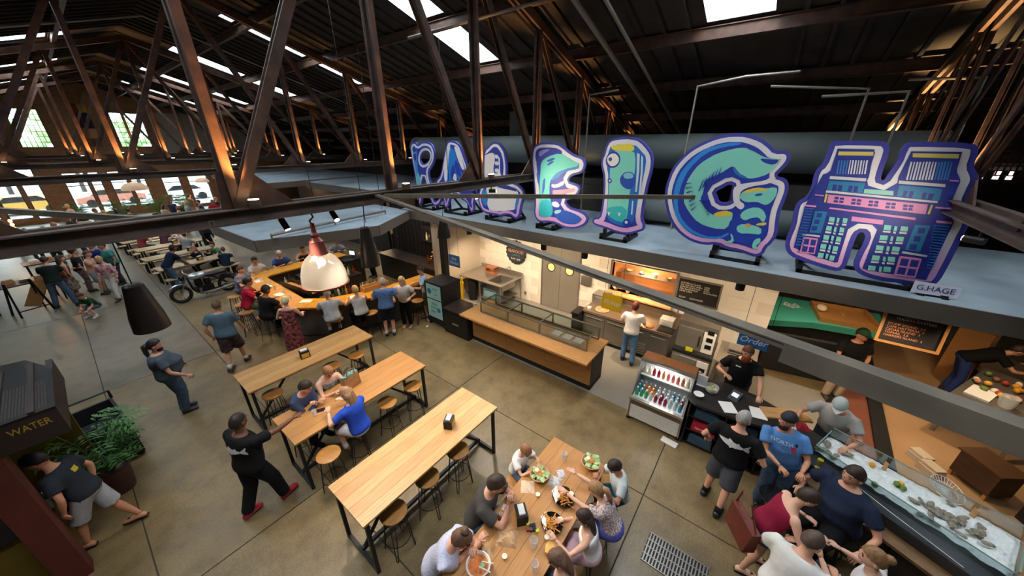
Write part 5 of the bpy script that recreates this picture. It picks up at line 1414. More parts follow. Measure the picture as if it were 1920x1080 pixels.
rows = [(-0.22, 0.585, ['green', 'green', 'green', 'pale', 'cherry', 'cherry', 'cherry', 'pale', 'pale', 'teal']), (-0.10, 0.585, ['teal', 'teal', 'orange', 'orange', 'pale', 'cherry', 'pale', 'pale', 'pale', 'cherry']),
        (0.02, 0.585, ['teal', 'orange', 'orange', 'amber', 'pale', 'pale', 'pale', 'teal', 'teal', 'pale']), (0.14, 0.905, ['cream', 'cream', 'cherry', 'cherry', 'amber', 'rose', 'rose', 'rose', 'amber', 'cream'])]
proto = {}
RN = {-0.22: 'front row', -0.10: 'second row', 0.02: 'third row', 0.14: 'upper shelf'}
for x, z, cs in rows:
    for k, c in enumerate(cs):
        loc = (5.95 + x, 0.87 + W2 - 0.07 - k * 0.088, z)
        if (c, x) not in proto:
            mb = MB()
            mb.slot(0).lathe([(0.028, 0), (0.032, 0.01), (0.032, 0.10), (0.012, 0.15), (0.012, 0.165)], 12).slot(1).lathe([(0.0145, 0.163), (0.0145, 0.19)], 10)
            o = mb.build('drink_bottle', [mat('bottle_' + c, BC[c], 0.25), M_WHITE], None, 40, loc)
            tag(o, {'green': 'green', 'orange': 'orange', 'teal': 'teal blue', 'cherry': 'dark cherry red', 'pale': 'pale clear', 'rose': 'rosy red', 'amber': 'amber', 'cream': 'cream coloured'}[c] + ' drink bottle with white cap, %s of the open cooler' % RN[x], 'bottle', 'bottles in the drinks cooler')
            proto[(c, x)] = o
        else:
            inst(proto[(c, x)], None, loc)
put('floor_sign', MB().box(-0.07, 0.07, -0.14, 0.14, 0, 0.02), M_WHITE, (5.50, 0.50, 0), 'white foot plate on the floor at the corner of the cooler', 'plate', rz=-0.1)

# ------------------------------------------------------------------ order counter
M_STONE = mat('dark_stone', '#33302f', 0.28, c2='#262424', scale=4)
oc = empty('order_counter', (5.95, -0.2, 0), 0, 'dark stone order counter with papers and open shirt shelf below', 'counter')
ctop = [(5.72, 0.42), (5.58, 0.26), (5.60, -0.32), (5.72, -0.95), (5.52, -1.30), (5.95, -1.48), (6.30, -0.95), (6.48, -0.55), (6.55, 0.0), (6.36, 0.40)]
rel = [(a - 5.95, b + 0.2) for a, b in ctop]
f3 = lambda a, b, d: Vector((a, b, d))
MB().prism(rel, 0.955, 1.0, f3).build('countertop', M_STONE, oc)
ins = [((a * 0.93), (b * 0.97)) for a, b in rel]
back = [ins[3], ins[4], ins[5], ins[6], ins[7], ins[8], ins[9], (0.12, 0.55), (0.12, -0.60)]
MB().prism(back, 0.0, 0.955, f3).build('body', M_BLACKMATTE, oc)
for z in (0.06, 0.36, 0.66):
    MB().box(-0.30, 0.12, -0.58, 0.52, z - 0.012, z + 0.012).build('shelf', M_BLACK, oc)
for y in (-0.58, -0.03, 0.53):
    MB().box(-0.30, 0.12, y - 0.012, y + 0.012, 0, 0.955).build('divider', M_BLACK, oc)
SH = [('#2c4a5c', 'slate blue'), ('#c01d33', 'red'), ('#a9c4d2', 'pale blue'), ('#23303c', 'navy'), ('#3c5566', 'steel blue'), ('#1c2226', 'black')]
for q, (y, z, ci) in enumerate(((0.25, 0.672, 0), (-0.3, 0.672, 3), (0.25, 0.372, 1), (-0.28, 0.372, 2), (0.25, 0.072, 4), (-0.30, 0.072, 5))):
    mb = MB()
    for l in range(3):
        mb.box(-0.17, 0.17, -0.19 + 0.006 * l, 0.19 - 0.004 * l, l * 0.05, l * 0.05 + 0.044)
    o = put('folded_shirt_stack', mb, mat('cotton_' + SH[ci][0][1:], SH[ci][0], 0.9), (5.95 - 0.12, -0.2 + y, z), 'stack of folded %s shirts on the shelf under the order counter' % SH[ci][1], 'shirts', 'folded shirts under the order counter')
    if ci in (1, 3):
        text_mesh('SEAFOOD', 0.06, M_WHITE, o, frame((-0.172, 0, 0.07), (0, -1, 0)), depth=0.002)
for x, y, rz, lab in ((5.83, -0.20, 0.5, 'left of the bearded man hand'), (5.98, -0.62, 0.25, 'nearest the bearded man hand'), (5.92, -1.02, 0.1, 'nearest the shucker red cloth')):
    put('menu_sheet', MB().box(-0.14, 0.14, -0.11, 0.11, 0, 0.003), M_WAX, (x, y, 1.0), 'white paper menu sheet on the order counter, %s' % lab, 'paper', 'paper menus on the order counter', rz=rz)
ps = empty('payment_tablet', (6.16, -0.26, 1.0), R(-20), 'small dark payment terminal on the order counter', 'terminal')
MB().prism([(-0.09, 0), (0.09, 0), (0.09, 0.11)], -0.08, 0.08, lambda a, b, d: Vector((a, d, b))).build('body', M_BLACK, ps)
Mq = frame((0, 0, 0.06), (0, -1, 0), (0.85, 0, 0.52))
MB().box(-0.05, 0.05, -0.04, 0.04, 0.012, 0.016, Mq).build('screen', mat('lit_screen', '#cfd6da', 0.3, emit=0.4), ps)
gb = empty('garnish_bowl', (6.08, 0.10, 1.0), 0, 'glass bowl of pale green garnish on the order counter', 'bowl')
MB().lathe([(0.06, 0), (0.11, 0.06), (0.11, 0.13), (0.103, 0.13), (0.10, 0.06), (0.05, 0.01)], 18, cap=False).build('bowl_shell', M_CUP, gb, smooth=True)
mb = MB()
random.seed(3)
for q in range(16):
    mb.ball((random.uniform(-0.06, 0.06), random.uniform(-0.06, 0.06), 0.04 + random.random() * 0.06), 0.028, n=8, m=6)
tag(mb.build('garnish', mat('pale_lime', '#b7b86a', 0.6, c2='#d8cf98', scale=12), gb, smooth=True), kind='stuff')
put('white_bowl', MB().lathe([(0.05, 0), (0.085, 0.05), (0.08, 0.05), (0.0005, 0.03)], 18), M_WHITE, (5.83, 0.26, 1.0), 'small white dish at the left corner of the order counter', 'bowl', smooth=True)
put('card_stand', MB().box(-0.01, 0.01, -0.08, 0.08, 0.01, 0.22).box(-0.04, 0.04, -0.08, 0.08, 0, 0.012), M_WAX, (6.18, 0.28, 1.0), 'white card in a stand beside the garnish bowl', 'card')
put('glass_jar', MB().lathe([(0.04, 0), (0.045, 0.15), (0.03, 0.18), (0.03, 0.2), (0.001, 0.2)], 14), mat('cream_jar', '#d8d2b0', 0.4), (6.3, 0.37, 1.0), 'cream coloured jar at the back of the order counter by the cooler', 'jar', smooth=40)
cb = empty('cutting_board', (6.20, -0.98, 1.0), R(-62), 'pale wooden board lying on the order counter by the shucker', 'board')
for q in range(2):
    MB().box(-0.34, 0.34, q * 0.13 - 0.13, q * 0.13 - 0.005, 0, 0.03).build('plank', OAK[2], cb)

# ------------------------------------------------------------------ oyster bar: ice trough, glass, stone apron, wooden rail
N0, N1, F0, F1 = Vector((5.53, -1.32)), Vector((4.70, -2.86)), Vector((6.02, -1.52)), Vector((5.42, -3.14))
ud = (N1 - N0).normalized()
nd = Vector((ud.y, -ud.x))
if nd.x > 0:
    nd = -nd
ob = empty('oyster_bar', (5.4, -2.2, 0), 0, 'oyster bar with a glass-sided ice trough and dark stone apron', 'counter')
def q2(p, z):
    return Vector((p.x - 5.4, p.y + 2.2, z))
def loc2(pl):
    return [(p.x - 5.4, p.y + 2.2) for p in pl]
MB().prism(loc2([N0, N1, F1, F0]), 0.0, 0.98, f3).build('body', M_DKGREY, ob)
A0, A1 = N0 + nd * 0.24, N1 + nd * 0.24
MB().prism(loc2([A0, A1, N1, N0]), 0.0, 0.94, f3).build('apron_base', M_DKGREY, ob)
m_vein = mat('veined_stone', '#2e3134', 0.22, c2='#3b3f42', scale=2)
MB().prism(loc2([A0, A1, N1, N0]), 0.94, 0.98, f3).build('stone_apron', m_vein, ob)
mb = MB()
mb.tube([q2(N0 + nd * 0.05 + ud * 0.5, 0.981), q2(N0 + nd * 0.12 + ud * 0.9, 0.981), q2(N0 + nd * 0.20 + ud * 1.5, 0.981)], 0.004, 5)
mb.build('stone_vein', M_WHITE, ob)
for (a, b, h) in ((N0, N1, 0.16), (F0, F1, 0.22), (N1, F1, 0.20), (N0, F0, 0.16)):
    MB().beam(q2(a, 0.98 + h / 2), q2(b, 0.98 + h / 2), 0.010, h).build('glass_panel', M_GLASS, ob)
    MB().beam(q2(a, 0.98 + h), q2(b, 0.98 + h), 0.014, 0.008).build('glass_edge', mat('glass_edge_green', '#7f9a92', 0.2), ob)
# ice surface
mb = MB()
nu, nv = 60, 16
random.seed(5)
vv, ff = [], []
for i in range(nu + 1):
    for j in range(nv + 1):
        u, w = i / nu, j / nv
        a = N0.lerp(N1, u)
        b = F0.lerp(F1, u)
        p = a.lerp(b, 0.03 + w * 0.94)
        z = 1.035 + 0.022 * noise.noise(Vector((p.x * 9, p.y * 9, 0))) + random.uniform(-0.006, 0.006)
        vv.append(q2(p, z))
for i in range(nu):
    for j in range(nv):
        k0 = i * (nv + 1) + j
        ff.append((k0, k0 + 1, k0 + nv + 2, k0 + nv + 1))
mb.add(vv, ff)
tag(mb.build('ice', mat('crushed_ice', '#f2f5f4', 0.25, c2='#dfe9e7', scale=40, bump=0.6), ob), kind='stuff')
def on_ice(u, w, z=1.05):
    p = N0.lerp(N1, u).lerp(F0.lerp(F1, u), w)
    return (p.x, p.y, z)
mb = MB()
prof = [(0.006, 0.0), (0.03, 0.006), (0.036, 0.014), (0.024, 0.022), (0.001, 0.026)]
mb.lathe(prof, 10)
for q in range(len(mb.v)):
    x, y, z = mb.v[q]
    mb.v[q] = (x * 1.5 + 0.01 * math.sin(y * 60), y * 0.9, z + 0.006 * math.sin(x * 90))
oy = mb.build('oyster', mat('oyster_shell', '#6f6a5c', 0.7, c2='#a39c88', scale=40, bump=0.5), None, 'all')
tag(oy, 'grey oyster shell resting on the crushed ice', 'oyster', 'oysters on the ice')
random.seed(21)
first = True
for (cu, cw, su, sw_, n) in ((0.70, 0.45, 0.09, 0.16, 34), (0.05, 0.5, 0.05, 0.2, 9), (0.17, 0.45, 0.03, 0.1, 3)):
    for q in range(n):
        loc = on_ice(min(0.97, max(0.02, random.gauss(cu, su))), min(0.88, max(0.12, random.gauss(cw, sw_))), 1.045 + random.random() * 0.02)
        o = oy if first else inst(oy)
        first = False
        o.location = loc
        o.rotation_euler = (random.uniform(-0.4, 0.4), random.uniform(-0.4, 0.4), random.uniform(0, 6.28))
M_LEMON = mat('lemon', '#e6a52a', 0.5)
for u, w, m, lab in ((0.30, 0.72, M_LEMON, 'orange-yellow lemon on the ice left of the navy polo man head'), (0.47, 0.62, M_LEMON, 'orange-yellow lemon in the middle of the ice'),
                     (0.455, 0.55, mat('lime_skin', '#5d7a2c', 0.5), 'green lime touching the middle lemon'), (0.49, 0.53, mat('lime_skin', '#5d7a2c', 0.5), 'green lime in front of the middle lemon'), (0.37, 0.12, mat('lime_skin', '#5d7a2c', 0.5), 'small dark lime at the near glass edge')):
    put('citrus', MB().ball((0, 0, 0.03), 0.042, 0.034, 0.034), m, on_ice(u, w, 1.035), lab, 'citrus', smooth='all')
for u, w, lab in ((0.36, 0.85, 'pale wooden tag stuck in the ice near the lemons'), (0.80, 0.88, 'pale wooden tag stuck in the ice near the wire basket')):
    put('price_tag', MB().box(-0.025, 0.025, -0.004, 0.004, 0, 0.13), OAK[2], on_ice(u, w, 1.03), lab, 'tag', rz=0.6)
wb = empty('wire_basket', on_ice(0.66, 1.22, 0.98), 0, 'oval white wire basket behind the ice trough', 'basket')
mb = MB()
for k in range(14):
    a = k * math.pi / 14
    mb.tube([(0.24 * math.cos(a) * t, 0.14 * math.sin(a) * t * 1.0, 0.02 + 0.07 * t * t) for t in (-1, -0.5, 0, 0.5, 1)], 0.003, 5)
for r in (0.4, 0.7, 1.0):
    mb.tube([(0.24 * r * math.cos(k * math.pi / 10), 0.14 * r * math.sin(k * math.pi / 10), 0.02 + 0.07 * r * r) for k in range(21)], 0.004, 5)
mb.build('wire_mesh', M_WHITE, wb)
put('wine_glass', MB().lathe([(0.03, 0), (0.03, 0.004), (0.005, 0.008), (0.005, 0.06), (0.036, 0.10), (0.034, 0.15), (0.031, 0.15)], 14), mat('white_wine', '#a89a2e', 0.1), (5.27, -1.36, 0.98), 'stemmed glass of yellow wine on the stone apron', 'glass', smooth=40)
wr = empty('wooden_rail', (5.0, -2.0, 0), 0, 'brown wooden foot ledge running along the front of the oyster bar', 'ledge')
B0, B1 = N0 + nd * 0.245 + ud * 0.15, N1 + nd * 0.245 + ud * 0.25
C0, C1 = B0 + nd * 0.20, B1 + nd * 0.20
MB().prism([(p.x - 5.0, p.y + 2.0) for p in (C0, C1, B1, B0)], 0.80, 0.84, f3).build('ledge_top', wood('walnut_ledge', '#7a5b38', '#66492b', stretch=(2.5, 2.5, 8)), wr)
for u in (0.1, 0.5, 0.9):
    p = C0.lerp(C1, u) * 0.3 + B0.lerp(B1, u) * 0.7
    MB().beam((p.x - 5.0, p.y + 2.0, 0), (p.x - 5.0, p.y + 2.0, 0.8), 0.05, 0.05).build('leg', M_BLACK, wr)
def black_stool(x, y, lab):
    s = empty('padded_stool', (x, y, 0), 0, lab, 'stool', 'black padded stools at the oyster bar')
    MB().lathe([(0.02, 0.60), (0.17, 0.61), (0.185, 0.64), (0.17, 0.675), (0.0005, 0.68)], 20).build('seat', mat('black_vinyl', '#17181b', 0.35), s, smooth=True)
    for k in range(4):
        a = k * math.pi / 2 + 0.6
        MB().tube([(0.11 * math.cos(a), 0.11 * math.sin(a), 0.61), (0.2 * math.cos(a), 0.2 * math.sin(a), 0)], 0.012, 6).build('leg', M_BLACK, s)
    MB().tube([(0.165 * math.cos(k * math.pi / 8), 0.165 * math.sin(k * math.pi / 8), 0.25) for k in range(17)], 0.008, 6).build('foot_ring', M_BLACK, s)
black_stool(4.74, -0.98, 'black padded stool behind the woman in the maroon top')
black_stool(4.72, -1.62, 'black padded stool under the man in the navy polo')
black_stool(3.36, -1.02, 'black padded stool under the man in the white tee')
black_stool(3.72, -1.74, 'black padded stool under the woman with the bun')
crumple('red_cloth', 6.04, -1.20, 0.09, 0.09, 0.07, mat('red_cloth', '#9a1528', 0.9), 'crumpled red cloth on the order counter by the shucker', 'cloth', 0.4, 9).location.z = 1.0
lw = tag(empty('wall_low', (9.45, -1.55, 0), 0), kind='structure')
MB().beam((-0.1, 0.95, 0.5), (0.25, -0.85, 0.5), 0.12, 1.0).build('wall_panel', M_BLACKMATTE, lw)

# ------------------------------------------------------------------ neighbouring kitchen on the right
M_TEAL = mat('teal_paint', '#3f9f8f', 0.5, c2='#48aa98', scale=1.5)
tl = empty('teal_counter', (10.9, -1.6, 0), 0, 'teal painted counter with a wooden tray in the next kitchen', 'counter')
MB().prism([(-1.05, 1.35), (1.1, 0.85), (1.3, -1.3), (-0.05, -1.25), (-0.35, 0.1)], 0.94, 1.0, f3).build('countertop', M_TEAL, tl)
MB().prism([(-0.85, 1.2), (1.0, 0.75), (1.2, -1.2), (0.1, -1.15), (-0.2, 0.05)], 0.0, 0.94, f3).build('body', M_BLACKMATTE, tl)
MB().prism([(-1.05, 1.35), (-0.35, 0.1), (-0.05, -1.25), (0.0, -1.25), (-0.30, 0.12), (-1.0, 1.36)], 0.84, 0.94, f3).build('front_lip', M_TEAL, tl)
wtray = empty('wooden_tray', (11.35, -2.1, 1.0), R(8), 'long tan wooden tray on the teal counter', 'tray')
MB().box(-0.55, 0.55, -0.55, 0.55, 0, 0.02).build('tray_floor', OAK[1], wtray)
for s in (-1, 1):
    MB().box(s * 0.56 - 0.02, s * 0.56 + 0.02, -0.58, 0.58, 0, 0.12).build('tray_side', OAK[3], wtray)
    MB().box(-0.55, 0.55, s * 0.57 - 0.015, s * 0.57 + 0.015, 0, 0.12).build('tray_side', OAK[3], wtray)
put('tongs', MB().tube([(-0.15, 0, 0), (0.15, 0.03, 0.01)], 0.012, 6).tube([(-0.15, 0, 0), (0.15, -0.04, 0.01)], 0.012, 6), mat('tong_yellow', '#d9b52c', 0.5), (11.5, -2.1, 1.04), 'yellow tongs lying in the wooden tray', 'tongs')
put('bread_loaf', MB().ball((0, 0, 0.06), 0.2, 0.12, 0.07), mat('cream_loaf', '#ecdcb8', 0.7), (11.55, -1.68, 1.02), 'cream coloured loaf at the left end of the wooden tray', 'bread', smooth='all')
sq = empty('squid_emblem', (11.45, -1.05, 1.002), R(30), 'white squid-like emblem painted on the teal counter', 'emblem')
mb = MB()
mb.tube([(0.16 * math.cos(k * math.pi / 8), 0.16 * math.sin(k * math.pi / 8), 0.002) for k in range(15)], 0.022, 6, flat=0.2)
mb.tube([(0.07 * math.cos(k * math.pi / 6), 0.07 * math.sin(k * math.pi / 6), 0.002) for k in range(13)], 0.02, 6, flat=0.2)
for k in range(5):
    a = k * 1.3
    mb.tube([(0.06 * math.cos(a), 0.06 * math.sin(a), 0.002), (0.24 * math.cos(a + 0.2), 0.24 * math.sin(a + 0.2), 0.002)], 0.012, 6, flat=0.2)
mb.build('emblem_paint', M_WHITE, sq)
for k in range(5):
    put('glass_canister', MB().lathe([(0.07, 0), (0.075, 0.18), (0.05, 0.2), (0.05, 0.23), (0.001, 0.23)], 12), [M_STAINLESS, M_WHITE][k % 2], (10.35 + 0.02 * k, -0.6 - k * 0.34, 0.0), 'canister on the floor under the teal counter, %s from the left' % ORD[k], 'canister', 'canisters under the teal counter', smooth=40)
board('menu_board', (7.75, -2.27, 2.33), 0.66, 0.46, [('TODAYS OYSTERS', -0.22, 0.17, 0.055, '#d8d2c6'), ('STUMP SOUND  2.5\nCAPE HATTERAS  3\nCEDAR ISLAND  3\nTOPSAIL  2.5\nHARKERS ISLAND  3', -0.29, -0.03, 0.05, '#cf8a62')],
      'hanging chalk board with orange writing and wooden frame by the cap man', frame_m=OAK[3], tilt=12)
for s in (-1, 1):
    loose('board_chain', MB().tube([(7.80, -2.27 + s * 0.3, 2.55), (7.8, -2.27 + s * 0.3, 3.0)], 0.006, 5), M_BLACK, 'thin chain holding the hanging chalk board, %s one' % ('left' if s > 0 else 'right'), 'chain')
sh = empty('shelf_unit', (12.1, -4.55, 0), R(-25), 'low wooden shelf with boxes behind the bending cook', 'shelf')
for z in (0.05, 0.45, 0.85):
    MB().box(-0.6, 0.6, -0.25, 0.25, z, z + 0.03).build('shelf_board', OAK[3], sh)
for s in (-1, 1):
    MB().box(s * 0.6 - 0.02, s * 0.6 + 0.02, -0.25, 0.25, 0, 1.3).build('shelf_side', OAK[3], sh)
MB().box(-0.58, 0.58, 0.22, 0.24, 0, 1.3).build('shelf_back', OAK[1], sh)
for k in range(4):
    put('file_box', MB().box(-0.08, 0.08, -0.12, 0.12, 0, 0.26), [mat('box_blue', '#3c5f9c', 0.6), M_WHITE, mat('box_blue', '#3c5f9c', 0.6), M_STAINDARK][k], (11.75 + k * 0.2, -4.46 - k * 0.07, 0.48), '%s box on the low wooden shelf, %s from the left' % (['blue', 'white', 'blue', 'grey'][k], ORD[k]), 'box', 'boxes on the low shelf', rz=R(-25))
ft = empty('food_table', (9.5, -4.25, 0), R(-28), 'metal table covered with food in front of the bending cook', 'table')
MB().box(-0.9, 0.9, -0.45, 0.45, 0.86, 0.90).build('top', M_STAINDARK, ft)
for sx in (-1, 1):
    for sy in (-1, 1):
        MB().box(sx * 0.85 - 0.03, sx * 0.85 + 0.03, sy * 0.4 - 0.03, sy * 0.4 + 0.03, 0, 0.86).build('leg', M_STAINDARK, ft)
Mf = Matrix.Translation((9.5, -4.25, 0)) @ Matrix.Rotation(R(-28), 4, 'Z')
random.seed(9)
fc = [('#d99a2a', 'yellow pepper'), ('#e2b040', 'lemon'), ('#b5402c', 'red tomato'), ('#e6ddd0', 'white onion'), ('#6a7f3a', 'green herb bunch'), ('#8a5a3c', 'brown potato'), ('#c98a6a', 'pink radish')]
for k in range(28):
    c, nm = fc[k % 7]
    p = Mf @ Vector((random.uniform(-0.3, 0.85), random.uniform(-0.35, 0.38), 0.9))
    put(nm.replace(' ', '_').split('_')[-1] if False else 'produce', MB().ball((0, 0, 0.05), random.uniform(0.045, 0.08), random.uniform(0.04, 0.06), 0.05, 10, 7), mat('produce_' + c[1:], c, 0.55), p, '%s on the metal food table at the right edge, %s of its kind' % (nm, ORD[k // 7]), 'produce', 'produce on the food table', smooth='all')
put('clear_jug', MB().lathe([(0.09, 0), (0.11, 0.22), (0.1, 0.22), (0.08, 0.01)], 16), M_CUP, Mf @ Vector((-0.6, -0.1, 0.9)), 'clear round jug on the metal food table', 'jug', smooth=40)
put('white_tray', MB().box(-0.25, 0.25, -0.15, 0.15, 0, 0.03), M_WHITE, Mf @ Vector((-0.45, 0.2, 0.9)), 'white tray on the metal food table', 'tray', rz=R(-28))
cr = empty('brown_cart', (7.62, -3.72, 0), R(35), 'brown wooden box cart with towels behind the oyster bar', 'cart')
cr.scale = (0.85, 0.85, 0.85)
MB().box(-0.3, 0.3, -0.22, 0.22, 0.12, 0.62).build('body', wood('dark_brown_board', '#4f3524', '#3f2a1c'), cr)
MB().box(-0.34, 0.34, -0.26, 0.26, 0.62, 0.65).build('lid', wood('dark_brown_board2', '#5c3f29', '#4c3320'), cr)
for sx in (-1, 1):
    for sy in (-1, 1):
        MB().box(sx * 0.27 - 0.025, sx * 0.27 + 0.025, sy * 0.19 - 0.025, sy * 0.19 + 0.025, 0, 0.12).build('leg', OAK[3], cr)
for k, (x, y) in enumerate(((7.75, -3.1), (7.5, -3.18))):
    put('towel_stack', MB().box(-0.14, 0.14, -0.1, 0.1, 0, 0.07).box(-0.13, 0.13, -0.09, 0.1, 0.07, 0.13).box(-0.12, 0.14, -0.09, 0.08, 0.13, 0.18), mat('oatmeal_towel', '#c9b9a4', 0.9), (x, y, 0.0), 'stack of folded oatmeal towels by the brown cart, %s one' % ['far', 'near'][k], 'towels', 'towel stacks', rz=0.6)
put('black_crate', MB().box(-0.22, 0.22, -0.3, 0.3, 0, 0.45).box(-0.24, 0.24, -0.32, 0.32, 0.45, 0.5), M_BLACKMATTE, (7.15, -4.35, 0), 'black lidded crate right of the brown cart', 'crate', rz=0.5)
for nm, a, b in (('trim_1', (7.15, -2.62), (13.4, -2.95)), ('trim_2', (6.6, -1.95), (13.2, -2.2))):
    tag(MB().beam((a[0], a[1], 0.03), (b[0], b[1], 0.03), 0.22, 0.06).build(nm, M_BLACKMATTE), kind='structure')
gr = empty('floor_grate', (3.45, -0.05, 0.0), 0, 'black slotted steel grate set in the floor at the bottom', 'grate')
MB().box(-0.22, 0.22, -0.42, 0.34, 0.001, 0.004).build('grate_pit', M_BLACKMATTE, gr)
for k in range(19):
    MB().box(-0.21, 0.21, -0.41 + k * 0.04, -0.393 + k * 0.04, 0.004, 0.012).build('grate_bar', M_STAINDARK, gr)
for k in range(5):
    MB().box(-0.22 + k * 0.107, -0.208 + k * 0.107, -0.42, 0.34, 0.004, 0.014).build('grate_rib', M_STAINDARK, gr)
# ------------------------------------------------------------------ the angular wooden bar
M_BARTOP = wood('honey_bar_top', '#d39a3c', '#c18528', stretch=(3, 3, 8), rough=0.25)
M_BARFACE = mat('grey_bar_face', '#5d5852', 0.7, c2='#6b665f', scale=2)
br = empty('bar_counter', (4.6, 10.6, 0), 0, 'angular bar with honey wood top and grey face under the floating canopy', 'bar')
OUT = [(6.75, 8.30), (5.0, 8.36), (3.38, 9.05), (2.74, 9.78), (2.74, 13.0), (3.2, 13.5), (6.2, 13.6)]
INN = [(6.75, 8.92), (5.12, 8.96), (3.75, 9.52), (3.34, 10.05), (3.34, 12.75), (3.5, 12.9), (6.2, 13.0)]
fb = lambda a, b, d: Vector((a - 4.6, b - 10.6, d))
for k in range(6):
    MB().prism([OUT[k], OUT[k + 1], INN[k + 1], INN[k]], 1.03, 1.075, fb).build('bar_top', M_BARTOP, br)
    a, b, c, d = Vector(OUT[k]), Vector(OUT[k + 1]), Vector(INN[k + 1]), Vector(INN[k])
    MB().prism([tuple(a.lerp(d, 0.42)), tuple(b.lerp(c, 0.42)), tuple(b.lerp(c, 0.6)), tuple(a.lerp(d, 0.6))], 0.0, 1.03, fb).build('bar_face', M_BARFACE, br)
MB().tube([fb(a * 0.985 + 0.06, b * 0.995 + 0.07, 0.2) for a, b in OUT[:5]], 0.02, 8).build('foot_rail', M_BLACK, br)
# working well inside the bar
M_WELL = mat('well_black', '#1c1a19', 0.5)
def well(loc, sx, sy, h, rz, lab):
    w = empty('bar_cabinet', loc, rz, lab, 'cabinet', 'black cabinets inside the bar')
    MB().box(-sx, sx, -sy, sy, 0, h).build('body', M_WELL, w)
    MB().box(-sx - 0.02, sx + 0.02, -sy - 0.02, sy + 0.02, h, h + 0.03).build('top', M_BLACK, w)
    return w
well((3.72, 11.4, 0), 0.22, 0.85, 0.86, 0, 'black cabinet along the left inside of the bar')
well((4.75, 9.62, 0), 0.75, 0.22, 0.86, R(-22), 'black cabinet along the front inside of the bar')
well((5.0, 12.6, 0), 0.8, 0.22, 0.86, 0, 'black cabinet along the far inside of the bar')
well((5.0, 11.1, 0), 0.5, 0.35, 1.0, 0, 'black cabinet island in the middle of the bar')
rk = empty('bottle_rack', (3.58, 10.75, 1.075), R(8), 'low black and wood rack on the inner edge of the bar', 'rack')
MB().box(-0.14, 0.14, -0.75, 0.75, 0, 0.05).box(-0.14, -0.12, -0.75, 0.75, 0.05, 0.16).box(0.12, 0.14, -0.75, 0.75, 0.05, 0.16).build('rack_frame', M_BLACK, rk)
MB().box(-0.11, 0.11, -0.72, 0.72, 0.05, 0.07).build('rack_insert', OAK[1], rk)
random.seed(13)
BCOL = [('#6e4a1f', 'amber'), ('#2f4a2a', 'green'), ('#c9c2b0', 'clear'), ('#7a2a1f', 'red'), ('#b98a3a', 'golden'), ('#3b2a22', 'brown')]
bproto = {}
def bar_bottle(loc, place):
    c, nm = random.choice(BCOL)
    key = (c, place)
    if key not in bproto:
        mb = MB()
        mb.lathe([(0.036, 0), (0.038, 0.01), (0.038, 0.17), (0.014, 0.22), (0.013, 0.29), (0.001, 0.29)], 10)
        o = mb.build('liquor_bottle', mat('liquor_' + c[1:], c, 0.2), None, 40, loc)
        bproto[key] = tag(o, '%s liquor bottle standing %s' % (nm, place), 'bottle', 'liquor bottles ' + place)
    else:
        inst(bproto[key], None, loc)
for k in range(13):
    bar_bottle((3.66 + random.uniform(-0.08, 0.14), 10.65 + k * 0.12, 0.89), 'on the left cabinet inside the bar')
for k in range(14):
    t = -0.65 + k * 0.1
    bar_bottle((4.75 + t * 0.927, 9.62 - t * 0.375 + random.uniform(-0.07, 0.07), 0.89), 'on the front cabinet inside the bar')
for k in range(10):
    bar_bottle((4.6 + (k % 5) * 0.19, 10.95 + (k // 5) * 0.25, 1.03), 'on the middle cabinet inside the bar')
mg = 0
for x, y, rz in ((3.05, 11.9, 0.1), (3.02, 10.9, 0.2), (3.3, 9.8, 0.7), (4.25, 8.98, -0.4), (3.05, 12.6, 0), (6.45, 8.6, 0.1)):
    mg += 1
    put('bar_menu', MB().box(-0.1, 0.1, -0.15, 0.15, 0, 0.004), M_WAX, (x, y, 1.075), 'white menu card on the honey wood bar, %s' % ['by the red shirt', 'by the black shirt', 'at the near left bend', 'before the blonde woman', 'at the far left end', 'at the right end'][mg - 1], 'menu', 'menus on the bar', rz=rz)
put('wooden_caddy', MB().box(-0.4, 0.4, -0.12, 0.12, 0, 0.02).box(-0.4, 0.4, -0.12, -0.10, 0.02, 0.15).box(-0.4, 0.4, 0.10, 0.12, 0.02, 0.15).box(-0.4, -0.38, -0.1, 0.1, 0.02, 0.15).box(0.38, 0.4, -0.1, 0.1, 0.02, 0.15), OAK[2], (5.0, 9.1, 1.075), 'long wooden caddy on the bar in front of the seated blonde woman', 'caddy', rz=R(-2))
for k in range(5):
    put('bar_glass', MB().lathe([(0.03, 0), (0.035, 0.12), (0.032, 0.12), (0.028, 0.006)], 12), M_CUP, (3.1 + 0.05 * (k % 2), 10.3 + k * 0.55, 1.075), 'clear drinking glass on the left side of the bar, %s from the viewer' % ORD[k], 'glass', 'glasses on the bar', smooth=40)
# back bar in the dark
bb = empty('back_bar', (7.75, 10.6, 0), 0, 'dark back bar with shelves between the canopies', 'shelf')
MB().box(-0.4, 0.4, -1.95, 1.95, 0, 0.92).build('base_cabinet', M_WELL, bb)
MB().box(-0.44, 0.42, -1.98, 1.98, 0.92, 0.97).build('worktop', mat('dark_wood_top', '#3f332b', 0.4), bb)
MB().box(0.36, 0.42, -1.95, 1.95, 0.97, 2.95).build('back_panel', mat('dark_slat', '#1b1817', 0.8), bb)
for k in range(16):
    MB().box(0.33, 0.36, -1.9 + k * 0.25, -1.87 + k * 0.25, 0.97, 2.95).build('slat', M_WELL, bb)
for z in (1.75, 2.25):
    MB().box(0.08, 0.36, -1.9, -0.3, z, z + 0.04).build('shelf', M_WELL, bb)
for k in range(9):
    bar_bottle((7.95, 8.85 + k * 0.16, 1.79), 'on the back bar shelf')
for k in range(8):
    bar_bottle((7.7 + 0.08 * (k % 3), 8.8 + k * 0.17, 0.97), 'on the back bar worktop')
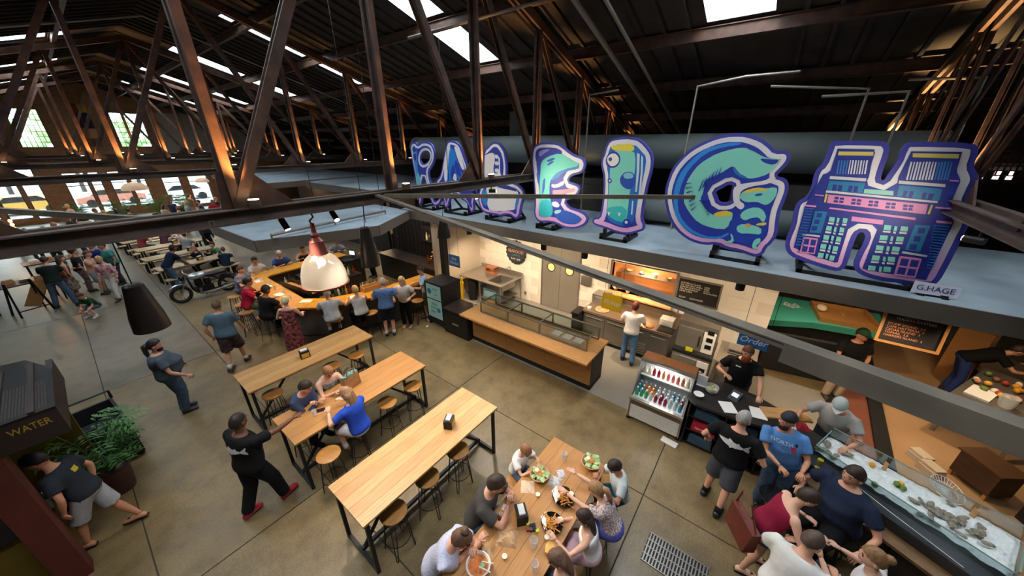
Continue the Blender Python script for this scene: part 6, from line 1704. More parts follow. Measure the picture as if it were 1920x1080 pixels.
fl = empty('flower_vase', (7.65, 9.35, 0.97), 0, 'vase of yellow flowers on the dark back bar', 'flowers')
MB().lathe([(0.05, 0), (0.07, 0.1), (0.05, 0.2), (0.055, 0.22)], 12).build('vase', M_WHITE, fl, smooth=True)
mb = MB()
for k in range(26):
    a, r = random.uniform(0, 6.28), random.uniform(0, 0.2)
    mb.ball((r * math.cos(a), r * math.sin(a), 0.3 + random.uniform(0, 0.24)), 0.045, 0.045, 0.03, 7, 5)
tag(mb.build('blossoms', mat('yellow_blossom', '#d9a92c', 0.7, c2='#b07a1c', scale=20), fl, smooth=True), kind='stuff')
lamp('back_bar_lamp', 'POINT', (7.4, 9.6, 2.7), 22, WARM, bb, 0.1).location = (-0.35, -1.0, 2.1)
pos = empty('till_screen', (6.3, 12.7, 1.0), R(20), 'small lit till screen at the far end of the bar', 'screen')
MB().box(-0.02, 0.02, -0.14, 0.14, 0.1, 0.3).box(-0.06, 0.06, -0.06, 0.06, 0, 0.02).box(-0.01, 0.01, -0.02, 0.02, 0.02, 0.12).build('body', M_BLACK, pos)
MB().box(-0.024, -0.021, -0.12, 0.12, 0.12, 0.28).build('screen', mat('till_glow', '#cfd8e6', 0.3, emit=1.2), pos)
well((6.2, 12.75, 0), 0.35, 0.3, 0.97, 0, 'black cabinet under the till screen')
# stools along the bar
for k, (x, y, lab) in enumerate(((2.30, 11.9, 'round stool at the bar under the man in the red shirt'), (2.42, 10.5, 'round stool at the bar under the man in black'), (3.55, 8.75, 'round stool at the bar under the man in the striped shirt'), (4.35, 8.35, 'round stool at the bar under the woman in the white sleeveless top'),
                               (2.35, 12.75, 'round stool at the far left of the bar'), (2.2, 11.2, 'empty round stool between the red shirt and the black shirt'), (5.65, 7.95, 'empty round stool at the bar beside the standing couple'))):
    s = copy_tree(st0, None, (x, y, 0), k * 0.5, lab)
    s['group'] = 'round stools at the bar'

for k, (x, y, q) in enumerate(((3.3, 9.7, 'near left'), (4.6, 8.9, 'near right'), (3.1, 11.6, 'far left'), (4.9, 12.3, 'far right'), (5.7, 9.6, 'right'), (4.5, 10.8, 'centre'))):
    c = empty('can_light', (x, y, 3.0), 0, 'black cylinder downlight under the bar canopy, %s' % q, 'lamp', 'can lights under the bar canopy')
    MB().lathe([(0.065, -0.2), (0.07, -0.19), (0.07, 0.0)], 16).build('lamp_body', M_BLACKMATTE, c, smooth=40)
    MB().lathe([(0.05, -0.203), (0.05, -0.2005)], 16).build('lamp_lens', mat('warm_lens', '#ffcf94', 0.3, emit=14), c)
    lamp('can_beam', 'SPOT', (0, 0, -0.215), CANLIGHT_POWER * 0.7, (1.0, 0.72, 0.42), c, 0.05, target=(0, 0, -2.5), angle=110, blend=0.7)
# ------------------------------------------------------------------ pendants hung from the nearest truss
def wire(a, b, parent):
    return MB().tube([a, b], 0.006, 5).build('cord', M_BLACK, parent)
gp = empty('glass_pendant', (1.93, 4.82, 4.3), 0, 'large lit glass dome pendant with copper cap hanging in front of the bar', 'lamp')
MB().tube([(0, 0, 0.06), (0.03, 0, -0.04), (-0.02, 0.01, -0.09), (0, 0, -0.14)], 0.012, 6).build('hook', M_STEEL2, gp, smooth=True)
MB().lathe([(0.025, -0.12), (0.03, -0.24), (0.055, -0.27), (0.04, -0.31), (0.09, -0.36), (0.105, -0.52), (0.12, -0.55)], 20, cap=False).build('cap', mat('copper_red', '#7d4038', 0.35, 0.6), gp, smooth=30)
def glow_glass():
    m = bpy.data.materials.new('ribbed_glass')
    m.use_nodes = True
    nt = m.node_tree
    nt.nodes.clear()
    o = nt.nodes.new('ShaderNodeOutputMaterial')
    tl_ = nt.nodes.new('ShaderNodeBsdfTranslucent')
    tl_.inputs[0].default_value = (0.95, 0.90, 0.82, 1)
    tr = nt.nodes.new('ShaderNodeBsdfTransparent')
    gl = nt.nodes.new('ShaderNodeBsdfGlossy')
    gl.inputs['Roughness'].default_value = 0.15
    m1 = nt.nodes.new('ShaderNodeMixShader')
    m1.inputs[0].default_value = 0.5
    m2 = nt.nodes.new('ShaderNodeMixShader')
    m2.inputs[0].default_value = 0.12
    nt.links.new(tr.outputs[0], m1.inputs[1])
    nt.links.new(tl_.outputs[0], m1.inputs[2])
    nt.links.new(m1.outputs[0], m2.inputs[1])
    nt.links.new(gl.outputs[0], m2.inputs[2])
    nt.links.new(m2.outputs[0], o.inputs[0])
    return m
MB().lathe([(0.12, -0.54), (0.19, -0.60), (0.25, -0.70), (0.285, -0.82), (0.30, -0.97)], 36, cap=False).build('glass_dome', glow_glass(), gp, smooth='all')
MB().lathe([(0.298, -0.96), (0.312, -0.965), (0.312, -0.985), (0.298, -0.985)], 36, cap=False).build('rim', mat('copper_red', '#7d4038', 0.35, 0.6), gp, smooth=30)
MB().ball((0, 0, -0.66), 0.06, n=12, m=8).build('bulb', mat('bulb_glow', '#ffe2b0', 0.3, emit=4), gp, smooth=True)
lamp('pendant_light', 'POINT', (0, 0, -0.86), 2.6, (1.0, 0.80, 0.56), gp, 0.06)
M_BELL = mat('bell_dark_metal', '#3b332d', 0.35, 0.55, c2='#2b2522', scale=2)
for x, zt, zb, lab, sc_ in ((0.17, 3.86, 3.35, 'black bell pendant hanging alone at the left, above the floor', 0.88), (2.72, 3.97, 3.34, 'tall brown bell pendant right of the glass dome', 0.85), (4.30, 3.86, 3.47, 'small grey bell pendant before the dark post by the Fish Market sign', 0.75)):
    p = empty('bell_pendant', (x, 4.95, zt), 0, lab, 'lamp', 'bell pendants on the truss')
    h = zt - zb
    wire((0, 0, 0), (0, -0.1, 4.42 - zt), p)
    MB().lathe([(0.001, 0.0), (0.055, -0.001), (0.09 * sc_, -0.02), (0.12 * sc_, -h * 0.35), (0.155 * sc_, -h * 0.7), (0.17 * sc_, -h), (0.163 * sc_, -h), (0.145 * sc_, -h * 0.68), (0.08 * sc_, -0.03)], 28, cap=False).build('shade', M_BELL, p, smooth=35)
    MB().ball((0, 0, -h * 0.55), 0.04, n=10, m=6).build('bulb', mat('bulb_soft', '#ffd9a6', 0.3, emit=12), p, smooth=True)
    lamp('pendant_light', 'SPOT', (0, 0, -h * 0.8), 45, (1.0, 0.78, 0.5), p, 0.05, target=(0, 0, -3), angle=100, blend=0.6)
# track heads clipped under the chord, plus added ones brightening the letters
for x, y, tx, ty, lab in ((1.62, 4.88, 2.2, 3.3, 'small black track spotlight, lit, left of the glass dome'), (2.26, 4.88, 2.2, 1.4, 'small black track spotlight right of the glass dome'),
                          (3.6, 4.75, 3.5, 5.0, 'small black track spotlight on the chord below the letter A'), (5.0, 4.75, 4.6, 2.2, 'small black track spotlight on the chord below the letter L'), (4.15, 4.88, 6.9, 6.9, 'small black track spotlight aimed at the letter A'), (5.5, 4.75, 6.9, 3.2, 'small black track spotlight aimed at the letter E'), (5.6, -1.75, 6.9, -0.2, 'small black track spotlight off to the right aimed at the letter H')):
    p = empty('track_spot', (x, y, 4.33), 0, lab, 'lamp', 'track spotlights on the truss')
    al = tx > 6.5
    d = (Vector((tx, ty, 4.2 if al else 1.0)) - Vector((x, y, 4.2))).normalized()
    MB().tube([(0, 0, 0.02), (0, 0, -0.07)], 0.012, 6).build('stem', M_BLACK, p)
    MB().tube([Vector((0, 0, -0.09)) - d * 0.05, Vector((0, 0, -0.09)) + d * 0.10], 0.038, 12).build('head', M_BLACK, p, smooth=40)
    MB().tube([Vector((0, 0, -0.09)) + d * 0.101, Vector((0, 0, -0.09)) + d * 0.105], 0.032, 12).build('lens', mat('spot_lens', '#ffe9c8', 0.3, emit=25), p)
    e = Vector((0, 0, -0.09)) + d * 0.12
    lamp('spot_beam', 'SPOT', e, TRACK_POWER * ((0.42 if ty > 0 else 0.24) if al else 1.0), (1.0, 0.84, 0.66), p, 0.05, target=e + d * 3, angle=120 if al else 88, blend=0.9)
loose('track_bar', MB().tube([(2.5, 8.4, 3.35), (5.6, 8.9, 3.35)], 0.035, 8).tube([(2.5, 8.4, 3.26), (2.5, 8.4, 3.35)], 0.02, 6).tube([(5.6, 8.9, 3.26), (5.6, 8.9, 3.35)], 0.02, 6).tube([(4.0, 8.64, 3.26), (4.0, 8.64, 3.35)], 0.02, 6), M_STAINDARK, 'grey rail lying across the top of the bar canopy', 'rail')

# ------------------------------------------------------------------ left foreground: water booth, cart, plant
M_BOOTH = mat('booth_brown', '#2e221e', 0.6, var=0.1, scale=3)
wbth = empty('water_booth', (-1.6, 6.8, 0), 0, 'dark brown booth lettered WATER at the left edge', 'booth')
wx = lambda x: x + 1.6
wy = lambda y: y - 6.8
MB().box(wx(-2.6), wx(-0.78), wy(6.0), wy(6.06), 2.02, 2.36).build('fascia', M_BOOTH, wbth)
MB().box(wx(-0.84), wx(-0.78), wy(6.06), wy(7.6), 2.02, 2.36).build('fascia', M_BOOTH, wbth)
rf = MB().prism([(wx(-2.6), wy(6.0)), (wx(-0.78), wy(6.0)), (wx(-0.78), wy(7.2)), (wx(-1.0), wy(7.75)), (wx(-2.6), wy(8.2))], 2.36, 2.39, f3).build('roof', mat('perforated_black', '#1d1917', 0.5, 0.4), wbth)
for k in range(3):
    MB().box(wx(-1.45 + k * 0.24), wx(-1.40 + k * 0.24), wy(6.0), wy(7.5), 2.39, 2.42).build('roof_rib', M_BOOTH, rf)
mb = MB()
for i in range(26):
    for j in range(16):
        x, y = wx(-1.42 + i * 0.023), wy(6.1 + j * 0.05)
        mb.box(x - 0.006, x + 0.006, y - 0.012, y + 0.012, 2.391, 2.394)
tag(mb.build('perforations', mat('perforation_grey', '#5a524c', 0.6), rf), kind='stuff')
text_mesh('WATER', 0.115, mat('sign_gold', '#b8932c', 0.5), wbth, frame((wx(-1.0), wy(5.998), 2.25), (1, 0, 0)), depth=0.006, sx=0.75)
M_MUSTARD = mat('mustard_panel', '#7a6320', 0.6, c2='#6b561a', scale=2)
MB().box(wx(-2.6), wx(-1.32), wy(6.25), wy(6.9), 0.0, 0.80).build('counter_body', M_MUSTARD, wbth)
MB().box(wx(-2.6), wx(-1.30), wy(6.2), wy(6.95), 0.80, 0.84).build('counter_top', M_BOOTH, wbth)
MB().box(wx(-2.6), wx(-0.9), wy(7.5), wy(7.56), 0.0, 2.0).build('back_panel', M_MUSTARD, wbth)
MB().box(wx(-1.50), wx(-1.26), wy(5.93), wy(6.17), 0, 2.02).build('corner_post', mat('oxide_red', '#5a241c', 0.6, var=0.1, scale=3), wbth)
for k in range(4):
    put('water_cup', MB().lathe([(0.03, 0), (0.04, 0.12), (0.037, 0.12), (0.028, 0.006)], 12), M_CUP, (-1.42 + 0.1 * (k % 2), 6.35 + 0.12 * k, 0.84), 'clear cup on the water booth counter, %s from the front' % ORD[k], 'cup', 'cups on the water booth', smooth=40)
ct = empty('black_bin_cart', (-0.88, 8.3, 0), R(6), 'black open bin cart beside the water booth', 'cart')
MB().box(-0.36, 0.36, -0.42, -0.38, 0.1, 0.9).box(-0.36, 0.36, 0.38, 0.42, 0.1, 0.9).box(-0.36, -0.32, -0.38, 0.38, 0.1, 0.9).box(0.32, 0.36, -0.38, 0.38, 0.1, 0.9).box(-0.34, 0.34, -0.4, 0.4, 0.1, 0.13).build('bin_shell', M_BLACKMATTE, ct)
MB().tube([(-0.36, 0.42, 0.9), (-0.36, 0.42, 1.05), (0.36, 0.42, 1.05), (0.36, 0.42, 0.9)], 0.022, 8).build('handle', M_BLACK, ct)
MB().box(-0.3, 0.3, -0.36, 0.36, 0.55, 0.6).build('tray', mat('bin_grey', '#2b3236', 0.5), ct)
for sx in (-1, 1):
    for sy in (-1, 1):
        MB().lathe([(0.05, -0.02), (0.05, 0.02)], 12, M=Matrix.Translation((sx * 0.3, sy * 0.34, 0.05)) @ Matrix.Rotation(R(90), 4, 'X')).build('wheel', M_BLACK, ct)
def leaf_plant(name, loc, r, h, n, label, pot_m, seed=4, pr=0.22, ph=0.45, lm=None, lw=0.035):
    random.seed(seed)
    p = empty(name, loc, 0, label, 'plant')
    MB().lathe([(pr * 0.75, 0), (pr, ph), (pr * 0.9, ph), (pr * 0.85, ph - 0.05), (0.001, ph - 0.05)], 18, cap=False).build('pot', pot_m, p, smooth=40)
    mb = MB()
    for k in range(n):
        a = random.uniform(0, 6.28)
        rr = r * random.uniform(0.4, 1.0)
        z1 = ph + h * random.uniform(0.35, 1.0)
        pts = [Vector((0.04 * math.cos(a), 0.04 * math.sin(a), ph - 0.05))]
        for t in (0.35, 0.7, 1.0):
            pts.append(Vector((rr * t * math.cos(a), rr * t * math.sin(a), ph + (z1 - ph) * math.sin(t * 1.9) / math.sin(1.9) * (1.0 if t < 0.9 else 0.95))))
        side = Vector((-math.sin(a), math.cos(a), 0))
        for i in range(7):
            t = 0.25 + i * 0.12
            j = min(2, int(t * 3))
            c = pts[j].lerp(pts[j + 1], t * 3 - j)
            for s in (-1, 1):
                tip = c + side * s * random.uniform(0.10, 0.17) + Vector((math.cos(a), math.sin(a), -0.2)) * 0.08
                mid = c.lerp(tip, 0.5) + Vector((0, 0, 0.02))
                w = Vector((math.cos(a), math.sin(a), 0.1)) * lw * 0.6
                mb.add([c, mid + w, tip, mid - w], [(0, 1, 2, 3)])
        mb.tube(pts, 0.006, 4)
    tag(mb.build('fronds', lm or mat('palm_leaf', '#2f5a2a', 0.5, c2='#4a7a35', scale=6), p), kind='stuff')
    return p
leaf_plant('potted_palm', (-0.86, 7.32, 0), 0.62, 0.85, 34, 'leafy green palm in an oxblood pot beside the water booth', mat('oxblood_pot', '#3d1d1a', 0.5))

# ------------------------------------------------------------------ motorcycle
mo = empty('motorcycle', (2.2, 15.65, 0), R(3), 'black motorcycle with silver tank parked by the picnic tables', 'motorcycle')
MX = Matrix.Rotation(R(90), 4, 'X')
for x, nm in ((-0.68, 'front_wheel'), (0.66, 'rear_wheel')):
    w = empty(nm, (x, 0, 0.31), parent=mo)
    mb = MB()
    mb.tube([(0.255 * math.cos(k * math.pi / 14), 0, 0.255 * math.sin(k * math.pi / 14)) for k in range(29)], 0.055, 10)
    mb.build('tyre', mat('tyre_rubber', '#141414', 0.8), w, smooth=True)
    mb = MB()
    for k in range(10):
        a = k * math.pi / 5
        mb.beam((0.04 * math.cos(a), 0, 0.04 * math.sin(a)), (0.21 * math.cos(a), 0, 0.21 * math.sin(a)), 0.02, 0.025, (0, 1, 0))
    mb.lathe([(0.05, -0.05), (0.05, 0.05)], 14, M=MX).build('hub', M_STAINLESS, w)
for s in (-1, 1):
    MB().tube([(-0.68, s * 0.08, 0.31), (-0.40, s * 0.08, 0.98)], 0.024, 8).build('fork_leg', M_STAINDARK, mo)
MB().tube([(-0.95 + 0.02 * abs(k - 4), 0, 0.31) if False else (-0.68 + 0.36 * math.cos(R(50 + k * 12)), 0, 0.31 + 0.36 * math.sin(R(50 + k * 12))) for k in range(9)], 0.05, 8, flat=0.5).build('front_fender', mat('silver_paint', '#b8bec2', 0.25, 0.7), mo, smooth=True)
MB().tube([(-0.36, -0.38, 1.04), (-0.42, -0.12, 1.02), (-0.42, 0.12, 1.02), (-0.36, 0.38, 1.04)], 0.016, 8).build('handlebar', M_STAINLESS, mo, smooth=True)
MB().ball((-0.52, 0, 0.86), 0.09, 0.10, 0.10).build('headlamp', M_BLACK, mo, smooth=True)
MB().ball((-0.12, 0, 0.84), 0.30, 0.15, 0.12, 16, 10).build('fuel_tank', mat('silver_paint', '#b8bec2', 0.25, 0.7), mo, smooth='all')
MB().ball((0.42, 0, 0.80), 0.36, 0.15, 0.07, 16, 8).build('saddle', mat('black_vinyl', '#17181b', 0.35), mo, smooth='all')
eng = MB().box(-0.28, 0.22, -0.16, 0.16, 0.26, 0.48).lathe([(0.09, 0.0), (0.11, 0.06), (0.1, 0.26)], 12, (-0.14, 0, 0.46)).lathe([(0.09, 0.0), (0.11, 0.06), (0.1, 0.24)], 12, (0.10, 0, 0.46)).build('engine', M_BLACK, mo)
MB().tube([(-0.4, 0, 0.92), (-0.34, 0, 0.4), (-0.25, 0, 0.24), (0.3, 0, 0.24), (0.66, 0, 0.31)], 0.03, 8).tube([(-0.4, 0, 0.92), (0.3, 0, 0.70), (0.66, 0, 0.34)], 0.028, 8).build('frame', M_BLACK, mo, smooth=True)
MB().tube([(-0.16, -0.14, 0.42), (-0.2, -0.2, 0.25), (0.1, -0.2, 0.2), (0.85, -0.2, 0.28)], 0.045, 10).build('exhaust', M_STAINDARK, mo, smooth=True)
MB().tube([(0.66 + 0.36 * math.cos(R(10 + k * 14)), 0, 0.31 + 0.36 * math.sin(R(10 + k * 14))) for k in range(9)], 0.06, 8, flat=0.5).build('rear_fender', M_BLACK, mo, smooth=True)
MB().tube([(0.05, 0.1, 0.25), (0.02, 0.28, 0.0)], 0.014, 6).build('side_stand', M_BLACK, mo)

# ------------------------------------------------------------------ picnic tables
M_PINE = wood('pale_pine', '#b9a27c', '#a8906a', stretch=(1.2, 10, 10))
pic = None
for k, (x, y, lab) in enumerate(((2.55, 18.1, 'nearest pale picnic table with benches, behind the motorcycle'), (2.45, 20.1, 'second pale picnic table from the motorcycle'), (2.5, 22.2, 'third pale picnic table from the motorcycle'), (2.3, 24.6, 'fourth pale picnic table, half hidden by the truss'), (2.3, 27.0, 'fifth pale picnic table, far down the hall'))):
    if pic is None:
        pic = empty('picnic_table', (x, y, 0), R(6), lab, 'table', 'picnic tables in the hall')
        top = MB().box(-1.2, 1.2, -0.36, 0.36, 0.70, 0.715).build('tabletop', M_BLACK, pic)
        for q in range(4):
            MB().box(-1.2, 1.2, -0.36 + q * 0.18 + 0.004, -0.36 + (q + 1) * 0.18 - 0.004, 0.715, 0.755).build('plank', M_PINE, top)
        for s in (-1, 1):
            bn = MB().box(-1.2, 1.2, s * 0.68 - 0.14, s * 0.68 + 0.14, 0.42, 0.46).build('bench', M_PINE, pic)
            for e in (-1, 1):
                MB().beam((e * 1.05, s * 0.55, 0), (e * 1.05, s * 0.62, 0.42), 0.05, 0.05).build('bench_leg', M_BLACK, bn)
                MB().beam((e * 1.05, s * 0.8, 0), (e * 1.05, s * 0.74, 0.42), 0.05, 0.05).build('bench_leg', M_BLACK, bn)
                MB().beam((e * 1.0, s * 0.32, 0), (e * 1.0, s * 0.22, 0.70), 0.055, 0.055).build('leg', M_BLACK, pic)
    else:
        copy_tree(pic, None, (x, y, 0), R(6), lab)
    napkin(x + 0.15 + 0.2 * (k % 2), y, 0.756, 0.3, 'black napkin box on the %s picnic table from the motorcycle' % ORD[k])
# left market tables
for k, (x, y, rz, lab) in enumerate(((-1.75, 19.6, 0.25, 'folding display table by the man in the dark green shirt'), (-0.9, 22.6, 0.1, 'display table at the left behind the shoppers'))):
    t = empty('display_table', (x, y, 0), rz, lab, 'table')
    MB().box(-0.8, 0.8, -0.4, 0.4, 0.80, 0.84).build('top', wood('brown_display', '#6b4a33', '#57392a'), t)
    for sx in (-1, 1):
        for sy in (-1, 1):
            MB().beam((sx * 0.72, sy * 0.34, 0), (sx * 0.72, sy * 0.34, 0.8), 0.04, 0.04).build('leg', M_BLACK, t)
    for q in range(4):
        put('display_item', MB().box(-0.12, 0.12, -0.09, 0.09, 0, 0.06 + 0.05 * (q % 2)).box(-0.10, 0.1, -0.07, 0.07, 0.06 + 0.05 * (q % 2), 0.1 + 0.05 * (q % 2)), [M_WAX, mat('tan_box', '#c09064', 0.7), M_STAINDARK, mat('tan_box', '#c09064', 0.7)][q], (x - 0.5 + q * 0.33, y - 0.05 * q, 0.84), '%s goods on the %s display table, %s from the left' % (['white', 'tan', 'grey', 'tan'][q], ['near', 'far'][k], ORD[q]), 'goods', 'goods on the display tables', rz=rz)
ez = empty('folding_easel', (-1.6, 18.35, 0), R(20), 'folding black easel with a brown board at the left', 'easel')
for s in (-1, 1):
    MB().beam((s * 0.35, 0, 0), (s * 0.25, 0.2, 1.1), 0.04, 0.04).build('leg', M_BLACK, ez)
    MB().beam((s * 0.35, 0.55, 0), (s * 0.25, 0.25, 1.1), 0.04, 0.04).build('leg', M_BLACK, ez)
MB().beam((-0.33, 0.02, 0.2), (0.33, 0.02, 0.2), 0.03, 0.03).build('crossbar', M_BLACK, ez)
MB().beam((0.05, 0.30, 0.2), (0.55, 0.5, 0.9), 0.5, 0.03).build('board', wood('tan_board', '#9c7240', '#8a6236'), ez)
for k, (x, y) in enumerate(((0.05, 19.4), (-0.35, 21.1))):
    st = empty('stanchion', (x, y, 0), 0, 'black stanchion post by the shoppers, %s one' % ['near', 'far'][k], 'post', 'stanchion posts')
    MB().lathe([(0.15, 0), (0.15, 0.02), (0.03, 0.03), (0.03, 0.95), (0.045, 0.97), (0.001, 1.0)], 14).build('post', M_BLACK, st, smooth=30)
# far end: lamp shades, plants, mural, planters
for x, y, z, r, lab in ((3.0, 31.5, 2.55, 0.62, 'large woven dome lampshade far down the hall'), (6.6, 33.0, 2.6, 0.4, 'smaller pale lampshade near the blue mural'), (-2.5, 33, 2.7, 0.4, 'small pale lampshade at the far left')):
    p = empty('dome_lampshade', (x, y, z), 0, lab, 'lamp')
    MB().tube([(0, 0, r * 0.62), (0, 0, 9.0 - RS * abs(x - RX) - z)], 0.008, 5).build('cord', M_BLACK, p)
    MB().lathe([(0.08, r * 0.62), (r * 0.6, r * 0.5), (r * 0.92, r * 0.2), (r, -r * 0.1), (r * 0.97, -r * 0.1), (r * 0.57, r * 0.46)], 24, cap=False).build('shade', mat('woven_shade', '#d9b592', 0.7, emit=0.25), p, smooth=True)
    lamp('shade_light', 'POINT', (0, 0, -0.05), 60, WARM, p, 0.1)
for k, (x, y, r, h) in enumerate(((2.2, 34.0, 0.8, 1.2), (3.9, 34.2, 0.85, 1.3), (5.4, 35.0, 0.7, 1.1), (0.4, 36.0, 0.7, 0.9))):
    leaf_plant('potted_shrub', (x, y, 0), r, h, 26, 'bushy potted plant far down the hall, %s' % ['second from the left', 'third from the left', 'nearest the blue mural', 'leftmost'][k], M_BLACKMATTE, 30 + k, 0.35, 0.6, mat('bright_leaf', '#3d7a2c', 0.5, c2='#64a03c', scale=6), 0.08)
mu = empty('painted_stall', (9.6, 34.5, 0), R(-10), 'far stall wall painted blue with a red stripe', 'stall')
MB().box(-1.9, 1.9, -0.1, 0.1, 0, 3.0).build('wall_panel', mat('mural_blue', '#24407c', 0.7), mu)
MB().prism([(-1.9, 2.2), (-0.2, 2.5), (-0.2, 2.9), (-1.9, 2.7)], -0.12, -0.1, lambda a, b, d: Vector((a, d, b))).build('red_stripe', mat('mural_red', '#a8283c', 0.7), mu)
for k, (x, y, rz, w) in enumerate(((12.2, 26.0, 0, 3.0), (12.3, 17.5, 0, 3.0))):
    s = empty('far_stall', (x, y, 0), rz, ['dim far stall under the pale canopy', 'dim stall under the canopy behind the letter R'][k], 'stall')
    MB().box(-1.0, 1.0, -w, w, 0, 2.9).build('body', mat('stall_dark', '#37302b', 0.8), s)
    MB().box(-3.0, -2.4, -w, w, 0, 1.05).build('front_counter', M_WELL, s)
    MB().box(-3.05, -2.3, -w - 0.02, w + 0.02, 1.05, 1.1).build('counter_top', OAK[3], s)
    lamp('stall_lamp', 'POINT', (-1.8, 0, 2.6), 60, WARM, s, 0.15)
fl_ = empty('filament_lamp', (-1.42, 23.0, 2.0), 0, 'glowing column of filament bulbs at the far left', 'lamp')
MB().tube([(0, 0, 0.5), (0, 0, 9.0 - RS * abs(-1.42 - RX) - 2.0)], 0.01, 5).build('cord', M_BLACK, fl_)
for q in range(4):
    MB().ball((0, 0, q * 0.14), 0.05, 0.05, 0.06, 10, 7).build('bulb', mat('filament_glow', '#ffb35a', 0.3, emit=14), fl_, smooth=True)
lamp('filament_light', 'POINT', (0, -0.12, 0.2), 25, AMBER, fl_, 0.1)
# street outside
M_ASPH = mat('street_asphalt', '#8d8b88', 0.9)
tag(MB().box(-60, 60, 42, 110, -0.3, -0.05).build('ground_outside', M_ASPH), kind='structure')
random.seed(17)
for k, (x, y) in enumerate(((-9, 62), (-3, 66), (2, 63), (7, 67), (13, 62), (-16, 64))):
    t = empty('street_tree', (x, y, 0), 0, 'pale green street tree outside the end windows, %s from the left' % ORD[[1, 2, 3, 4, 5, 0][k]], 'tree', 'street trees outside')
    MB().tube([(0, 0, 0), (0.1, 0, 2.5), (0, 0.1, 4)], [0.2, 0.16, 0.1], 8).build('trunk', M_BOOTH, t)
    mb = MB()
    for q in range(40):
        d = Vector((random.gauss(0, 1), random.gauss(0, 1), random.gauss(0, 0.9))).normalized() * random.uniform(0.6, 2.6)
        mb.ball(Vector((0, 0, 5.6)) + d, 0.8, 0.8, 0.6, 7, 5)
    mb.build('crown', mat('street_leaf', '#a9c48a', 0.7, c2='#bcd39c', scale=3, bump=0.5), t)
CC = [('#d9b05a', 'yellow'), ('#c98a7a', 'pale red'), ('#d8dadb', 'white'), ('#a7b4bd', 'silver')]
for k, (x, y) in enumerate(((-1.9, 47), (2.9, 48), (7.6, 47), (-6.8, 48))):
    c = empty('parked_car', (x, y, -0.05), 0, '%s parked car outside the end windows' % CC[k][1], 'car', 'cars outside')
    MB().prism([(-2.1, 0.35), (-2.1, 0.8), (-1.3, 0.95), (-0.7, 1.42), (0.9, 1.42), (1.5, 0.98), (2.1, 0.85), (2.1, 0.35)], -0.85, 0.85, lambda a, b, d: Vector((a, d, b))).build('body', mat('car_' + CC[k][1].replace(' ', '_'), CC[k][0], 0.3), c, smooth=30)
    MB().prism([(-1.15, 0.98), (-0.65, 1.38), (0.85, 1.38), (1.35, 1.0)], -0.86, 0.86, lambda a, b, d: Vector((a, d, b))).build('windows', mat('car_glass', '#2a3238', 0.1), c)
    for sx in (-1.3, 1.3):
        for sy in (-0.8, 0.8):
            MB().lathe([(0.33, -0.1), (0.33, 0.1)], 14, M=Matrix.Translation((sx, sy, 0.33)) @ MX).build('wheel', M_BLACKMATTE, c)
# right edge: perforated screens lit behind
for k, (x, y, w, h, z, rz) in enumerate(((14.2, -3.0, 1.6, 1.6, 4.7, R(-70)), (12.0, -4.2, 2.4, 2.2, 4.55, R(-70)))):
    g = empty('mesh_screen', (x, y, z), rz, ['pale perforated metal screen above the last letter', 'dark perforated metal screen at the right edge'][k], 'screen')
    mb = MB()
    n = int(w / 0.09)
    for q in range(n + 1):
        mb.box(-w / 2 + q * w / n - 0.012, -w / 2 + q * w / n + 0.012, -0.006, 0.006, 0, h)
    m = int(h / 0.09)
    for q in range(m + 1):
        mb.box(-w / 2, w / 2, -0.006, 0.006, q * h / m - 0.012, q * h / m + 0.012)
    tag(mb.build('screen_mesh', M_STEEL, g), kind='stuff')
    MB().box(-w / 2 - 0.03, -w / 2, -0.03, 0.03, 0, h).build('screen_frame', M_STEEL, g)
# ------------------------------------------------------------------ people
SKIN = {'a': '#d9a184', 'b': '#c98d6c', 'c': '#8a5a40', 'd': '#e2b095', 'e': '#6b4432'}
CLOTH = {}
def cloth(c, c2=None, scale=30):
    k = (c, c2, scale)
    if k not in CLOTH:
        CLOTH[k] = mat('cloth_%s_%s_%d' % (c[1:], (c2 or 'x')[-6:], scale), c, 0.88, c2=c2, scale=scale if c2 else 7, var=0.07, bump=0.35, spec=0.2)
    return CLOTH[k]
def ring(mb_rings, c, x, y, a, b, n=16):
    mb_rings.append([c + x * (a * math.cos(2 * math.pi * k / n)) + y * (b * math.sin(2 * math.pi * k / n)) for k in range(n)])
def loft(mb, rings):
    n = len(rings[0])
    v = [p for r in rings for p in r]
    f = []
    for i in range(len(rings) - 1):
        for k in range(n):
            f.append((i * n + k, i * n + (k + 1) % n, (i + 1) * n + (k + 1) % n, (i + 1) * n + k))
    f.append(tuple(range(n - 1, -1, -1)))
    f.append(tuple((len(rings) - 1) * n + k for k in range(n)))
    mb.add(v, f)
def ik(a, t, l1, l2, pole):
    d = t - a
    L = d.length
    if L > (l1 + l2) * 0.995:
        t = a + d * ((l1 + l2) * 0.995 / L)
        d = t - a
        L = d.length
    u = d / L
    x = (l1 * l1 - l2 * l2 + L * L) / (2 * L)
    hh = math.sqrt(max(1e-6, l1 * l1 - x * x))
    p = pole - u * pole.dot(u)
    p = p.normalized() if p.length > 1e-4 else u.orthogonal().normalized()
    return a + u * x + p * hh, t
PEND = []
TMP = []
def remeshed(mb, voxel, it, done):
    """queue a closed overlapping mesh to be fused into one skin"""
    me = bpy.data.meshes.new('fuse')
    me.from_pydata(mb.v, [], mb.f)
    bm = bmesh.new()
    bm.from_mesh(me)
    bmesh.ops.recalc_face_normals(bm, faces=bm.faces)
    bm.to_mesh(me)
    bm.free()
    o = bpy.data.objects.new('fuse', me)
    col.objects.link(o)
    m = o.modifiers.new('r', 'REMESH')
    m.mode = 'VOXEL'
    m.voxel_size = voxel
    m.use_smooth_shade = True
    m2 = o.modifiers.new('s', 'SMOOTH')
    m2.factor = 0.5
    m2.iterations = it
    PEND.append((o, done))
